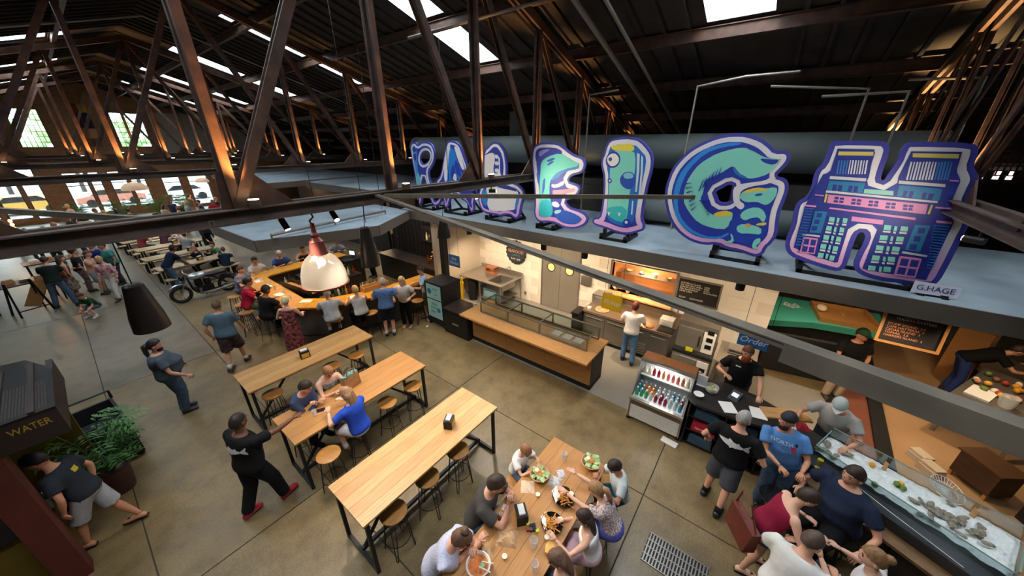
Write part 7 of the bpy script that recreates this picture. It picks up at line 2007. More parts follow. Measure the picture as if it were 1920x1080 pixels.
def hand(mb, w, d, up, s, curl, side):
    """palm with four fingers and a thumb; d along the forearm, up = back of the hand"""
    d = d.normalized()
    up = (up - d * up.dot(d)).normalized()
    x = d.cross(up) * side
    rg = []
    for t, a, b in ((-0.01, 0.024, 0.019), (0.02, 0.032, 0.016), (0.06, 0.040, 0.015), (0.088, 0.038, 0.011)):
        ring(rg, w + d * t * s, x, up, a * s, b * s, 10)
    loft(mb, rg)
    for k, (off, ln) in enumerate(((-0.029, 0.070), (-0.010, 0.080), (0.010, 0.074), (0.028, 0.058))):
        p = w + d * 0.08 * s + x * off * s
        pts = [p]
        ang = 0.15
        for q in range(3):
            ang += curl * (0.5 if q == 0 else 0.75)
            p = p + (d * math.cos(ang) - up * math.sin(ang)) * ln / 3 * s
            pts.append(p)
        mb.tube(pts, [0.0095 * s, 0.009 * s, 0.0085 * s, 0.0065 * s], 6)
    p0 = w + d * 0.022 * s - x * 0.026 * s
    p1 = p0 + (d * 0.6 - x * 0.7 - up * 0.3 * curl).normalized() * 0.035 * s
    p2 = p1 + (d * 0.9 - x * 0.2 - up * 0.7 * curl).normalized() * 0.03 * s
    mb.tube([p0, p1, p2], [0.014 * s, 0.011 * s, 0.008 * s], 6)
def head_pt(x, y, z):
    sx = 0.076 * (1 - 0.24 * max(0, -z) ** 1.3)
    sy = 0.096
    if y < 0 and z < 0:
        sy *= 1 + 0.35 * z
    px, py, pz = x * sx, y * sy, z * 0.118
    if y > 0:
        py += 0.024 * math.exp(-(x / 0.15) ** 2 - ((z + 0.14) / 0.15) ** 2)
        py -= 0.007 * math.exp(-((abs(x) - 0.38) / 0.16) ** 2 - ((z - 0.06) / 0.12) ** 2)
        py += 0.006 * math.exp(-((z - 0.26) / 0.12) ** 2 - (x / 0.6) ** 2)
        py += 0.014 * math.exp(-(x / 0.35) ** 2 - ((z + 0.78) / 0.22) ** 2)
        py += 0.006 * math.exp(-(x / 0.3) ** 2 - ((z + 0.47) / 0.1) ** 2)
    return Vector((px, py, pz))
def sph(n, m, fn):
    v, f = [fn(0, 0, 1)], []
    for i in range(1, m):
        t = math.pi * i / m
        for k in range(n):
            a = 2 * math.pi * k / n
            v.append(fn(math.sin(t) * math.cos(a), math.sin(t) * math.sin(a), math.cos(t)))
    v.append(fn(0, 0, -1))
    for k in range(n):
        f.append((0, 1 + k, 1 + (k + 1) % n))
        f.append((len(v) - 1, 1 + (m - 2) * n + (k + 1) % n, 1 + (m - 2) * n + k))
    for i in range(m - 2):
        for k in range(n):
            f.append((1 + i * n + k, 1 + (i + 1) * n + k, 1 + (i + 1) * n + (k + 1) % n, 1 + i * n + (k + 1) % n))
    return v, f
def person(label, x, y, face, h=1.75, sit=None, lean=6, side=0, w=1.0, belly=1.0, skin='a', hair=('short', '#3a2a20'), top=('#888888', 'short'), legs=('pants', '#333a48'), shoe='#22201f',
           LA=None, RA=None, LF=None, RF=None, look=(0, 0), cap=None, beard=None, print_=None, curl=0.5, far=False, group=None, name='person', toe=(0, 0), dress=None, glasses=False):
    a = R(face)
    D = FWD * math.cos(a) + RGT * math.sin(a)
    root = empty(name, (x, y, 0), math.atan2(D.y, D.x) - math.pi / 2, label, 'person', group)
    s = h / 1.75
    hs = s * (1.07 + max(0, 1.6 - h) * 0.45)
    V = Vector
    X = V((1, 0, 0))
    pz = (0.93 * s) if sit is None else sit + 0.085 * s
    P = V((0, 0, pz))
    def sd(k):
        l, q = R(lean * k), R(side * k)
        return V((math.sin(q), math.sin(l) * math.cos(q), math.cos(l) * math.cos(q))).normalized()
    # spine points every few centimetres, bending progressively
    def spine(t):
        p = P.copy()
        n = 6
        for i in range(n):
            p = p + sd(0.6 + 0.8 * (i + 0.5) / n) * (t * s / n) if t > 0 else p
        if t <= 0:
            p = P + sd(0.6) * t * s
        return p
    vox = 0.036 if far else 0.0185
    itn = 3 if far else 4
    def torso(mb, prof, inf, t0, t1):
        rg = []
        for (t, aa, bb, oy) in prof:
            if t < t0 - 1e-6 or t > t1 + 1e-6:
                continue
            u = sd(0.6 + 0.8 * max(0, min(1, t / 0.52)))
            yy = u.cross(X).normalized() * -1
            yy = V((0, 1, 0)) - u * u.y
            yy.normalize()
            xx = yy.cross(u).normalized()
            bl = belly if 0.02 < t < 0.30 else (1 + (belly - 1) * 0.5)
            ww = w if t < 0.5 else 1
            c = spine(t) + yy * (oy * s + (bl - 1) * 0.05 * s * (1 if 0.02 < t < 0.3 else 0.3))
            ring(rg, c, xx, yy, aa * s * ww + inf, bb * s * bl + inf, 18)
        loft(mb, rg)
    PROF = [(-0.10, 0.125, 0.085, -0.01), (-0.05, 0.168, 0.115, -0.012), (0.02, 0.172, 0.122, -0.01), (0.10, 0.158, 0.112, 0.0), (0.18, 0.150, 0.108, 0.004), (0.27, 0.163, 0.117, 0.006), (0.36, 0.178, 0.118, 0.002), (0.43, 0.175, 0.100, -0.005), (0.475, 0.128, 0.080, -0.008), (0.495, 0.088, 0.070, -0.006), (0.512, 0.066, 0.062, -0.004)]
    SH = {q: spine(0.43) + X * (q * 0.182 * s * w) for q in (-1, 1)}
    HP = {q: P + V((q * 0.088 * s, 0, -0.02 * s)) for q in (-1, 1)}
    upa, foa = 0.285 * s, 0.255 * s
    thi, shi = 0.425 * s, 0.415 * s
    arms, legsj = {}, {}
    for q, T in ((-1, LA), (1, RA)):
        if T is None:
            T = SH[q] + V((q * 0.07 * s, 0.06 * s, -0.515 * s))
        else:
            T = V((T[0], T[1], T[2]))
        el, t = ik(SH[q], T, upa, foa, V((q * 0.7, -0.6, -0.6)))
        arms[q] = (SH[q], el, t)
    for q, T in ((-1, LF), (1, RF)):
        if T is None:
            T = V((q * 0.10 * s, 0.0, 0.08 * s)) if sit is None else V((q * 0.13 * s, 0.30 * s, max(0.08 * s, sit - 0.40 * s)))
        else:
            T = V(T)
        kn, t = ik(HP[q], T, thi, shi, V((q * 0.12, 1, 0.15)))
        legsj[q] = (HP[q], kn, t)
    kind, lc = legs[0], legs[1]
    lw = 1 + (w - 1) * 0.7
    # --- body
    mb = MB()
    torso(mb, PROF, 0.0, -0.1, 0.6)
    u = sd(1.4)
    Nk = spine(0.49)
    yaw, pit = R(look[0]), R(look[1])
    hu = V((0, math.sin(-pit), math.cos(pit)))
    hc = Nk + (u * 0.5 + V((0, 0, 0.5))).normalized() * 0.075 * s + V((0, 0.02 * s, 0)) + (u * 0.35 + hu * 0.65).normalized() * 0.10 * hs
    mb.tube([spine(0.44), Nk + V((0, 0.004, 0)), hc - hu * 0.05 * hs], [0.066 * s, 0.058 * s, 0.052 * hs], 12)
    for q in (-1, 1):
        A, E, T = arms[q]
        mb.tube([A - X * q * 0.03 * s, A + (E - A) * 0.08, A + (E - A) * 0.5, E, E + (T - E) * 0.3, E + (T - E) * 0.98], [0.058 * s, 0.056 * s, 0.047 * s, 0.038 * s, 0.040 * s, 0.026 * s], 12)
        A, K, T = legsj[q]
        mb.tube([A, A + (K - A) * 0.5, K, K + (T - K) * 0.32, T + V((0, 0, 0.0))], [0.085 * s, 0.073 * s, 0.052 * s, 0.054 * s, 0.036 * s], 12)
    # --- un-fused fine parts: head, hands, bare feet
    ex = MB()
    RZ_ = Matrix.Rotation(-yaw, 3, 'Z') @ Matrix.Rotation(pit, 3, 'X')
    hv, hf = sph(18 if not far else 12, 14 if not far else 9, head_pt)
    put_h = lambda p: hc + RZ_ @ (p * hs)
    ex.slot(0).add([put_h(p) for p in hv], hf)
    for q in (-1, 1):
        ev, ef = sph(8, 6, lambda a_, b_, c_: V((q * 0.077 + a_ * 0.01, -0.006 + b_ * 0.02, -0.008 + c_ * 0.03)))
        ex.add([put_h(p) for p in ev], ef)
    if not far:
        for q in (-1, 1):
            ex.slot(1)
            ev, ef = sph(8, 6, lambda a_, b_, c_: V((q * 0.031 + a_ * 0.012, 0.080 + b_ * 0.009, 0.008 + c_ * 0.0075)))
            ex.add([put_h(p) for p in ev], ef)
            ev, ef = sph(8, 5, lambda a_, b_, c_: V((q * 0.033 + a_ * 0.022, 0.088 + b_ * 0.006, 0.033 + c_ * 0.005)))
            ex.add([put_h(p) for p in ev], ef)
        ex.slot(2)
        ev, ef = sph(8, 5, lambda a_, b_, c_: V((a_ * 0.026, 0.092 + b_ * 0.008, -0.056 + c_ * 0.008)))
        ex.add([put_h(p) for p in ev], ef)
    ex.slot(0)
    for q in (-1, 1):
        A, E, T = arms[q]
        d = (T - E).normalized()
        upv = V((q * 0.8, 0.1, 0.5)) if d.z < -0.6 else V((0.1 * q, 0, 1))
        if far:
            ex.tube([T, T + d * 0.09 * s, T + d * 0.16 * s], [0.028 * s, 0.034 * s, 0.014 * s], 6, flat=0.6)
        else:
            hand(ex, T, d, upv, s, curl, -q)
    bare = shoe in ('sandal', 'bare')
    def foot(m, T, inf, q):
        tz = T.z - 0.08 * s
        f = V((q * toe[0], 1, toe[1])).normalized()
        xx = f.cross(V((0, 0, 1))).normalized()
        up = xx.cross(f)
        rg = []
        for t, a_, b_, z_ in ((-0.065, 0.026, 0.028, 0.03), (-0.04, 0.037, 0.042, 0.045), (0.02, 0.040, 0.043, 0.047), (0.09, 0.045, 0.030, 0.032), (0.15, 0.046, 0.022, 0.024), (0.185, 0.034, 0.016, 0.018), (0.20, 0.014, 0.009, 0.014)):
            ring(rg, V((T.x, T.y, tz)) + f * t * s + up * (z_ * s + inf * 0.5), xx, up, a_ * s + inf, b_ * s + inf * 0.5, 10)
        loft(m, rg)
    if bare:
        for q in (-1, 1):
            foot(ex, legsj[q][2], 0.0, q)
    msk = mat('skin_' + skin, SKIN[skin], 0.55, var=0.04, scale=9)
    def fin_body(me):
        ob = bpy.data.objects.new('body', me)
        me.materials.clear()
        for m_ in (msk, mat('eye_dark', '#1d1614', 0.4), mat('lip_tone', '#a85f52', 0.5)):
            me.materials.append(m_)
        e2 = bpy.data.meshes.new('x')
        e2.from_pydata(ex.v, [], ex.f)
        e2.polygons.foreach_set('material_index', ex.m)
        e2.polygons.foreach_set('use_smooth', [True] * len(e2.polygons))
        bm = bmesh.new()
        bm.from_mesh(me)
        bm.from_mesh(e2)
        bm.to_mesh(me)
        bm.free()
        bpy.data.meshes.remove(e2)
        ob.parent = root
        col.objects.link(ob)
    remeshed(mb, vox, itn, fin_body)
    def part(nm, mb_, mt, it=3, after=None):
        def fin(me):
            me.materials.clear()
            me.materials.append(mt)
            ob = bpy.data.objects.new(nm, me)
            ob.parent = root
            col.objects.link(ob)
            if after:
                after(ob, me)
        remeshed(mb_, vox, it, fin)
    # --- top
    tc, sl = top[0], top[1]
    mt = top[2] if len(top) > 2 else cloth(tc)
    mb = MB()
    inf = 0.021 if not far else 0.024
    torso(mb, [p for p in PROF if p[0] > -0.09], inf, -0.06 if kind != 'dress' else -0.06, 0.497 if sl != 'none' else 0.43)
    for q in (-1, 1):
        A, E, T = arms[q]
        if sl == 'short':
            mb.tube([A - X * q * 0.04 * s, A, A + (E - A) * 0.3, A + (E - A) * 0.62], [0.070 * s, 0.077 * s, 0.077 * s, 0.078 * s], 12)
        elif sl == 'long':
            mb.tube([A - X * q * 0.04 * s, A, A + (E - A) * 0.5, E, E + (T - E) * 0.5, E + (T - E) * 0.86], [0.066 * s, 0.068 * s, 0.060 * s, 0.052 * s, 0.05 * s, 0.040 * s], 12)
        elif sl == 'none':
            mb.tube([spine(0.40) + X * q * 0.10 * s, spine(0.50) + X * q * 0.085 * s + V((0, -0.02, 0))], [0.05 * s, 0.03 * s], 8)
    def decorate(ob, me):
        if not print_:
            return
        from mathutils.bvhtree import BVHTree
        bv = BVHTree.FromPolygons([v.co for v in me.vertices], [p.vertices for p in me.polygons])
        ps = MB()
        for q_, (pkind, mtl) in enumerate(print_[1]):
            ps.slot(q_)
            for strip in pkind:
                vv = []
                for (px_, pz_) in strip:
                    sg = print_[0]
                    o_ = spine(0.34) + X * px_ * -sg + sd(1.0) * pz_ * 1.0 + V((0, sg * 0.8, 0))
                    hit = bv.ray_cast(o_, V((0, -sg, 0)))
                    c_ = hit[0] if hit[0] is not None else o_ - V((0, sg * 0.65, 0))
                    vv.append(c_ + V((0, sg * 0.006, 0)))
                n_ = len(vv) // 2
                ps.add(vv, [(i, i + 1, n_ + i + 1, n_ + i) for i in range(n_ - 1)])
        ps.build('shirt_print', [k[1] for k in print_[1]], root)
        for (body_, size_, tx_, tz_, mtl) in (print_[2] if len(print_) > 2 else []):
            to = text_mesh(body_, size_, mtl, root, Matrix.Identity(4), name='shirt_lettering', depth=0.0)
            for v in to.data.vertices:
                sg = print_[0]
                o_ = spine(0.34) + X * (v.co.x + tx_) * -sg + sd(1.0) * (v.co.y + tz_) + V((0, sg * 0.8, 0))
                hit = bv.ray_cast(o_, V((0, -sg, 0)))
                v.co = (hit[0] if hit[0] is not None else o_ - V((0, sg * 0.65, 0))) + V((0, sg * 0.008, 0))
    part('shirt' if kind != 'dress' else 'dress_top', mb, mt, 4, decorate)
    # --- legs clothing
    ml = legs[2] if len(legs) > 2 else cloth(lc)
    mb = MB()
    if kind in ('pants', 'shorts'):
        torso(mb, [p for p in PROF], inf * 0.7, -0.1, 0.10)
        for q in (-1, 1):
            A, K, T = legsj[q]
            if kind == 'pants':
                mb.tube([A, A + (K - A) * 0.5, K, K + (T - K) * 0.5, K + (T - K) * 0.97], [0.102 * s * lw, 0.094 * s * lw, 0.078 * s * lw, 0.071 * s * lw, 0.068 * s * lw], 12)
            else:
                e = legs[3] if len(legs) > 3 else 0.9
                mb.tube([A, A + (K - A) * 0.5 * e, A + (K - A) * e], [0.104 * s * lw, 0.102 * s * lw, 0.104 * s * lw], 12)
        part({'pants': 'trousers', 'shorts': 'shorts'}[kind], mb, ml)
    else:
        ln = legs[3] if len(legs) > 3 else 0.55
        rg = []
        if sit is None:
            for t, aa in ((0.16, 0.155), (0.0, 0.19), (-0.25, 0.23), (-ln, 0.27)):
                ring(rg, P + V((0, 0, t * s)), X, V((0, 1, 0)), aa * s * w, aa * 0.78 * s, 18)
            loft(mb, rg)
        else:
            torso(mb, PROF, inf, -0.1, 0.12)
            for q in (-1, 1):
                A, K, T = legsj[q]
                mb.tube([A, A + (K - A) * 0.9], [0.11 * s, 0.10 * s], 12)
            mb.tube([P + V((0, 0.05, 0)), (legsj[-1][1] + legsj[1][1]) / 2 * 0.9 + P * 0.1], [0.11 * s, 0.09 * s], 12)
        part('skirt', mb, ml)
    # --- shoes
    if not bare:
        for q in (-1, 1):
            m = MB()
            m.slot(0)
            foot(m, legsj[q][2], 0.008, q)
            sock = legs[4] if len(legs) > 4 else None
            m.build('shoe', mat('shoe_' + shoe[1:], shoe, 0.5), root, smooth='all')
            if kind == 'shorts' and not far:
                A, K, T = legsj[q]
                MB().tube([T - V((0, 0, 0.02)), T + (K - T) * 0.22], [0.045 * s, 0.044 * s], 10).build('sock', cloth(sock or '#d8d4cc'), root, smooth='all')
    elif shoe == 'sandal':
        for q in (-1, 1):
            T = legsj[q][2]
            mb = MB()
            z0 = T.z - 0.08 * s
            f = V((q * toe[0], 1, toe[1])).normalized()
            xx = f.cross(V((0, 0, 1))).normalized()
            up = xx.cross(f)
            o_ = V((T.x, T.y, z0))
            fn = lambda a_, b_, d_: o_ + xx * a_ * s + f * b_ * s + up * d_
            mb.prism([(-0.035, -0.07), (0.035, -0.07), (0.04, 0.05), (0.05, 0.13), (0.03, 0.2), (-0.03, 0.2), (-0.05, 0.13), (-0.04, 0.05)], -0.002, 0.014, fn)
            mb.tube([fn(-0.045, 0.08, 0.01), fn(-0.01, 0.12, 0.062 * s), fn(0.0, 0.15, 0.05 * s), fn(0.01, 0.12, 0.062 * s), fn(0.045, 0.08, 0.01)], 0.006, 6)
            mb.build('sandal', M_BLACKMATTE, root)
    # --- hair, hat, beard
    if hair:
        st, hcx = hair
        mh = mat('hair_' + hcx[1:], hcx, 0.6, c2='#%02x%02x%02x' % tuple(min(255, int(int(hcx[i:i + 2], 16) * 1.25) + 6) for i in (1, 3, 5)), scale=60, stretch=(1, 1, 0.2))
        def hp(x_, y_, z_):
            r_ = math.hypot(x_, y_)
            yn = y_ / r_ if r_ > 1e-4 else 0
            lim = 0.02 + 0.46 * max(0, yn) ** 0.8 - (0.55 if st != 'buzz' else 0.4) * max(0, -yn)
            if st in ('long', 'bob') and yn < 0.25:
                lim -= 0.75
            inside = z_ < lim
            k_ = 0.90 if inside else (1.05 if st == 'buzz' else 1.12) + 0.05 * noise.noise(V((x_ * 3, y_ * 3, z_ * 3)) * 1.7) + (0.05 if st != 'buzz' else 0.012) * noise.noise(V((x_ * 9 + 3, y_ * 9, z_ * 5)))
            if not inside and st not in ('buzz',):
                k_ += 0.04 * max(0, z_)
            return head_pt(x_, y_, z_) * k_
        hv2, hf2 = sph(34 if not far else 12, 24 if not far else 9, hp)
        m = MB().add([put_h(p) for p in hv2], hf2)
        L3 = lambda px_, py_, pz_: put_h(V((px_, py_, pz_)))
        if st == 'long':
            rg = []
            for (yy_, zz_, aa, bb) in ((-0.03, 0.06, 0.085, 0.07), (-0.055, -0.03, 0.088, 0.058), (-0.075, -0.12, 0.092, 0.045), (-0.085, -0.22, 0.085, 0.036), (-0.085, -0.31, 0.05, 0.02)):
                c_ = L3(0, yy_, zz_)
                ring(rg, c_, RZ_ @ X, RZ_ @ V((0, 1, 0)), aa * hs, bb * hs, 12)
            loft(m, rg)
        elif st == 'tail':
            m.tube([L3(0, -0.09, 0.04), L3(0, -0.135, 0.0), L3(0, -0.13, -0.12), L3(0, -0.11, -0.25)], [0.03 * hs, 0.042 * hs, 0.036 * hs, 0.014 * hs], 9)
        elif st == 'bun':
            bv_, bf_ = sph(10, 8, lambda a_, b_, c_: V((a_ * 0.045, -0.10 + b_ * 0.045, 0.06 + c_ * 0.045)))
            m.add([put_h(p) for p in bv_], bf_)
        elif st == 'topknot':
            bv_, bf_ = sph(10, 8, lambda a_, b_, c_: V((a_ * 0.045, -0.03 + b_ * 0.045, 0.14 + c_ * 0.045)))
            m.add([put_h(p) for p in bv_], bf_)
        m.build('hair', mh, root, smooth='all')
    if beard:
        bv_, bf_ = sph(14, 10, lambda a_, b_, c_: V((a_ * (0.066 if beard[1] else 0.062), 0.05 + b_ * (0.06 if beard[1] else 0.052), (-0.105 if beard[1] else -0.082) + c_ * (0.098 if beard[1] else 0.05))))
        MB().add([put_h(p) for p in bv_], bf_).build('beard', mat('beard_' + beard[0][1:], beard[0], 0.8, var=0.2, scale=50, bump=0.4), root, smooth='all')
    if cap:
        back = cap[1] if len(cap) > 1 else 1
        cv, cf = sph(18, 12, lambda a_, b_, c_: head_pt(a_, b_, c_) * (1.17 if c_ > 0.22 else 0.9) + V((0, 0, 0.006)))
        m = MB().add([put_h(p) for p in cv], cf)
        pts = []
        for k in range(9):
            t = (k / 8 - 0.5) * math.pi * 0.72
            pts.append((math.sin(t) * 0.082, math.cos(t) * 0.10))
        out = [(px_ * 1.0, py_ * 1.0 + 0.075 * (1 - abs(i - 4) / 5)) for i, (px_, py_) in enumerate(pts)]
        vv = [put_h(V((p_[0], p_[1] * back, 0.032 + 0.0))) for p_ in pts] + [put_h(V((p_[0], p_[1] * back, 0.026))) for p_ in out]
        m.add(vv, [(i, i + 1, 10 + i, 9 + i) for i in range(8)])
        m.build('cap', mat('cap_' + cap[0][1:], cap[0], 0.7), root, smooth='all')
    if glasses:
        m = MB()
        for q in (-1, 1):
            m.tube([put_h(V((q * 0.034 + 0.022 * math.cos(k * math.pi / 5), 0.098, 0.006 + 0.017 * math.sin(k * math.pi / 5)))) for k in range(11)], 0.003, 5)
            m.tube([put_h(V((q * 0.056, 0.096, 0.01))), put_h(V((q * 0.082, 0.0, 0.01)))], 0.003, 5)
        m.build('glasses', M_BLACKMATTE, root)
    return root
def finish_people():
    dg = bpy.context.evaluated_depsgraph_get()
    made = [(o, fn, bpy.data.meshes.new_from_object(o.evaluated_get(dg))) for o, fn in PEND]
    for o, fn, me in made:
        old = o.data
        bpy.data.objects.remove(o)
        bpy.data.meshes.remove(old)
        me.polygons.foreach_set('use_smooth', [True] * len(me.polygons))
        fn(me)
    PEND.clear()
def fish_strip():
    up, dn = [], []
    n = 28
    for i in range(n + 1):
        t = i / n
        x = -0.19 + 0.38 * t
        if t < 0.82:
            hb = 0.006 + 0.042 * math.sin(math.pi * min(1, t / 0.86)) ** 0.8
            u, d = hb, -hb * 0.9
            if 0.34 < t < 0.50:
                u += 0.032 * (1 - (t - 0.34) / 0.16)
            if 0.62 < t < 0.70:
                u += 0.018
            if 0.40 < t < 0.50:
                d -= 0.022
        else:
            k = (t - 0.82) / 0.18
            u, d = 0.012 + 0.055 * k, -0.012 - 0.055 * k
        up.append((x, u))
        dn.append((x, d))
    return [up + dn]
FISH = fish_strip()
M_PRINT = mat('print_white', '#dfe3e6', 0.8, var=0.2, scale=60)
def bars(rows):
    out = []
    for (x0, x1, z0, z1) in rows:
        n = 6
        out.append([(x0 + (x1 - x0) * i / n, z1) for i in range(n + 1)] + [(x0 + (x1 - x0) * i / n, z0) for i in range(n + 1)])
    return out
def sit_at(face_pt, x, y):
    d = Vector((face_pt[0] - x, face_pt[1] - y, 0))
    return math.degrees(math.atan2(d.dot(RGT), d.dot(FWD)))
S = 0.752
JEANS = mat('denim', '#4d6580', 0.85, c2='#3f5570', scale=14, bump=0.3)
# --- walkers in the hall
person('heavy man with long black ponytail, grey tee and jeans, standing alone', 0.22, 8.80, 42, 1.74, lean=-3, w=1.36, belly=1.95, hair=('tail', '#1c1614'), top=('#4b5660', 'short'), legs=('pants', '#4a6078', JEANS), shoe='#3a3f44', beard=('#1c1614', False), LA=(-0.36, 0.22, 0.92), RA=(0.36, 0.24, 0.94), look=(12, -4))
person('man in black tee and red sneakers pointing towards the seated friends', 0.46, 5.08, 17, 1.82, lean=4, w=1.25, belly=1.25, skin='e', hair=('buzz', '#15100e'), top=('#17171a', 'short'), legs=('pants', '#16171b'), shoe='#a8202f', RA=(0.30, 0.62, 1.34), LA=(-0.22, 0.10, 0.86), LF=(-0.12, -0.20, 0.11), RF=(0.12, 0.22, 0.08), look=(-5, 0), print_=(-1, [(FISH, M_PRINT)]), curl=0.25)
person('man in dark navy tee, pale shorts and flip-flops walking past the booth', -1.02, 6.40, 242, 1.72, lean=14, skin='b', hair=('short', '#191413'), top=('#2b3038', 'short'), legs=('shorts', '#a9abb0', None or cloth('#a9abb0'), 1.0), shoe='sandal', LF=(-0.10, 0.22, 0.08), RF=(0.10, -0.26, 0.10), look=(0, -32), LA=(-0.27, 0.10, 0.84), RA=(0.25, 0.02, 0.84), print_=(-1, [(bars([(-0.04, 0.04, 0.02, 0.09)]), mat('print_yellow', '#c9b52c', 0.8))]))
person('tall man in blue-grey tee and camouflage shorts walking towards the bar', 1.40, 9.66, 342, 1.86, lean=3, w=1.16, hair=('buzz', '#5a4636'), top=('#5c7484', 'short'), legs=('shorts', '#5a4a4a', cloth('#5d4d4b', '#332c30', 14), 1.0), shoe='#3a3430', RF=(0.10, 0.25, 0.08), LF=(-0.10, -0.18, 0.12), RA=(0.30, 0.24, 0.92), LA=(-0.30, 0.02, 0.92))
person('short-haired blonde woman in a black floral dress behind the nearest table', 2.60, 9.20, 350, 1.62, hair=('short', '#d8c8a4'), skin='d', top=('#2a2226', 'none', cloth('#251d22', '#b5605a', 16)), legs=('dress', '#2a2226', cloth('#251d22', '#b5605a', 16), 0.80), shoe='#33282a', RA=(0.22, 0.30, 1.02), LA=(-0.18, 0.24, 0.96))
person('grey-haired man in blue patterned shirt and navy shorts leaning on the bar', 4.62, 7.98, 346, 1.80, lean=7, w=1.1, belly=1.1, hair=('buzz', '#a89c90'), top=('#4a6fa8', 'short', cloth('#4468a2', '#7f9cc8', 40)), legs=('shorts', '#1e2230', cloth('#1e2230'), 0.95), shoe='#1e1b1a', LA=(-0.26, 0.34, 1.12), RA=(0.24, 0.30, 1.10))
person('blonde woman in black cardigan and white top facing the blue-shirted man', 5.26, 8.02, 178, 1.68, hair=('long', '#c9a56a'), skin='d', top=('#e6e2da', 'short'), legs=('pants', '#1a1a1d'), shoe='#b08a70', LA=(-0.22, 0.22, 1.05), RA=(0.24, 0.20, 1.02), look=(20, 0))
person('young man in pale blue tee and khaki shorts at the right end of the bar', 6.05, 8.02, 258, 1.76, hair=('short', '#2c2019'), top=('#b9cfe0', 'short'), legs=('shorts', '#6f6a58', cloth('#6f6a58'), 1.0), shoe='#8a5a44', LA=(-0.18, 0.34, 1.10), RA=(0.20, 0.34, 1.12), look=(0, -5))
person('cook with curly red hair in white tee and jeans at the back counter', 7.52, 2.05, 23, 1.70, lean=5, hair=('bob', '#4f2117'), skin='d', top=('#efece8', 'short'), legs=('pants', '#4d6f95', mat('denim_light', '#5a7fa6', 0.85, c2='#4a6c92', scale=14, bump=0.3)), shoe='#2a2422', LA=(-0.18, 0.36, 1.02), RA=(0.20, 0.36, 1.02), LF=(-0.12, 0.05, 0.08), RF=(0.12, -0.12, 0.08))
# --- behind the order counter and oyster bar
person('bearded man in black tee behind the order counter, one hand raised', 6.80, -0.25, 212, 1.84, lean=6, w=1.12, belly=1.1, hair=('short', '#55301c'), beard=('#8f4423', True), top=('#16171a', 'short'), legs=('pants', '#26262a'), LA=(-0.30, 0.46, 1.06), RA=(0.24, 0.30, 1.22), look=(0, -12), print_=(1, [(bars([(-0.12, -0.04, 0.04, 0.06)]), M_PRINT)]), curl=0.3)
person('man in black tee and green cap standing behind the hanging chalk board', 8.95, -1.98, 195, 1.80, w=1.15, belly=1.15, skin='b', hair=('buzz', '#2a211c'), cap=('#1f4a34',), top=('#151517', 'short'), legs=('pants', '#b9a58a'), shoe='#4a3a2c', RA=(0.10, 0.34, 1.12), LA=(-0.12, 0.30, 1.10), look=(-25, -5))
person('shucker in grey tee and white cap working at the oyster ice', 6.42, -1.62, 240, 1.78, lean=26, w=1.12, belly=1.15, hair=('buzz', '#6a5a4c'), cap=('#c9d2cc',), top=('#a9a9a4', 'short'), legs=('pants', '#3a3f46'), LA=(-0.30, 0.55, 1.10), RA=(0.34, 0.56, 1.12), look=(-10, -30))
person('cook in black shirt and blue jeans bending over the food table', 10.75, -4.05, 128, 1.76, lean=58, hair=('short', '#33241b'), top=('#141416', 'short'), legs=('pants', '#2c3f78', cloth('#2f4380')), LA=(-0.25, 0.75, 0.98), RA=(0.25, 0.78, 0.98), look=(0, -30))
# --- customers at the counters
person('grey-haired man in black fish tee and grey shorts at the order counter', 4.72, -0.36, 47, 1.80, lean=5, w=1.16, belly=1.12, hair=('buzz', '#8a8580'), top=('#161618', 'short'), legs=('shorts', '#4c5058', cloth('#4c5058'), 1.0, '#1c1c1e'), shoe='#1c1c1e', LF=(-0.16, 0.04, 0.08), RF=(0.10, -0.22, 0.08), LA=(-0.36, 0.16, 0.98), RA=(0.34, 0.20, 1.0), print_=(-1, [(FISH, M_PRINT)]), look=(15, -5))
person('bearded man in sky blue tee and dark backwards cap holding an oyster', 5.16, -0.98, 206, 1.78, lean=-5, side=10, w=1.15, belly=1.3, skin='b', hair=('buzz', '#221a16'), cap=('#20242a', -1), beard=('#2a1e18', False), top=('#5c8fcb', 'short'), legs=('pants', '#3a4c64', JEANS), LA=(-0.10, 0.34, 1.12), RA=(0.14, 0.36, 1.14), look=(45, 6), print_=(1, [(bars([(0.04, 0.10, -0.03, 0.04)]), mat('print_crimson', '#a8284c', 0.8)), (bars([(0.09, 0.12, 0.05, 0.09)]), mat('print_navy', '#1d2444', 0.8))], [('NORTH', 0.07, -0.06, 0.06, M_PRINT), ('CO', 0.06, -0.02, 0.0, mat('print_navy', '#1d2444', 0.8))]), curl=0.9)
person('woman in maroon tank top and denim shorts with a brown shoulder bag', 4.02, -0.86, 114, 1.66, lean=20, hair=('short', '#2c201a'), skin='d', top=('#8a1d3a', 'none'), legs=('shorts', '#3d5f8a', JEANS, 0.5), shoe='sandal', RA=(0.16, 0.42, 1.08), LA=(-0.16, 0.40, 1.02), look=(5, -25), curl=1.0, LF=(-0.12, 0.08, 0.08), RF=(0.12, -0.10, 0.08))
person('large man in navy polo sitting sideways at the oyster bar', 4.74, -1.60, 258, 1.86, sit=0.66, lean=-2, side=6, w=1.25, belly=1.55, hair=('short', '#2a1f1a'), top=('#232c42', 'short'), legs=('pants', '#15161a'), RA=(0.34, 0.26, 0.98), LA=(-0.40, 0.26, 0.84), look=(8, -2))
person('man in white tee seen from behind at the bottom right', 3.40, -1.06, 60, 1.78, sit=0.66, lean=16, w=1.2, belly=1.2, hair=('buzz', '#4a3a32'), top=('#e4e4e0', 'short'), legs=('pants', '#3a3f46'), LA=(-0.20, 0.42, 0.95), RA=(0.24, 0.44, 0.95), look=(25, -12))
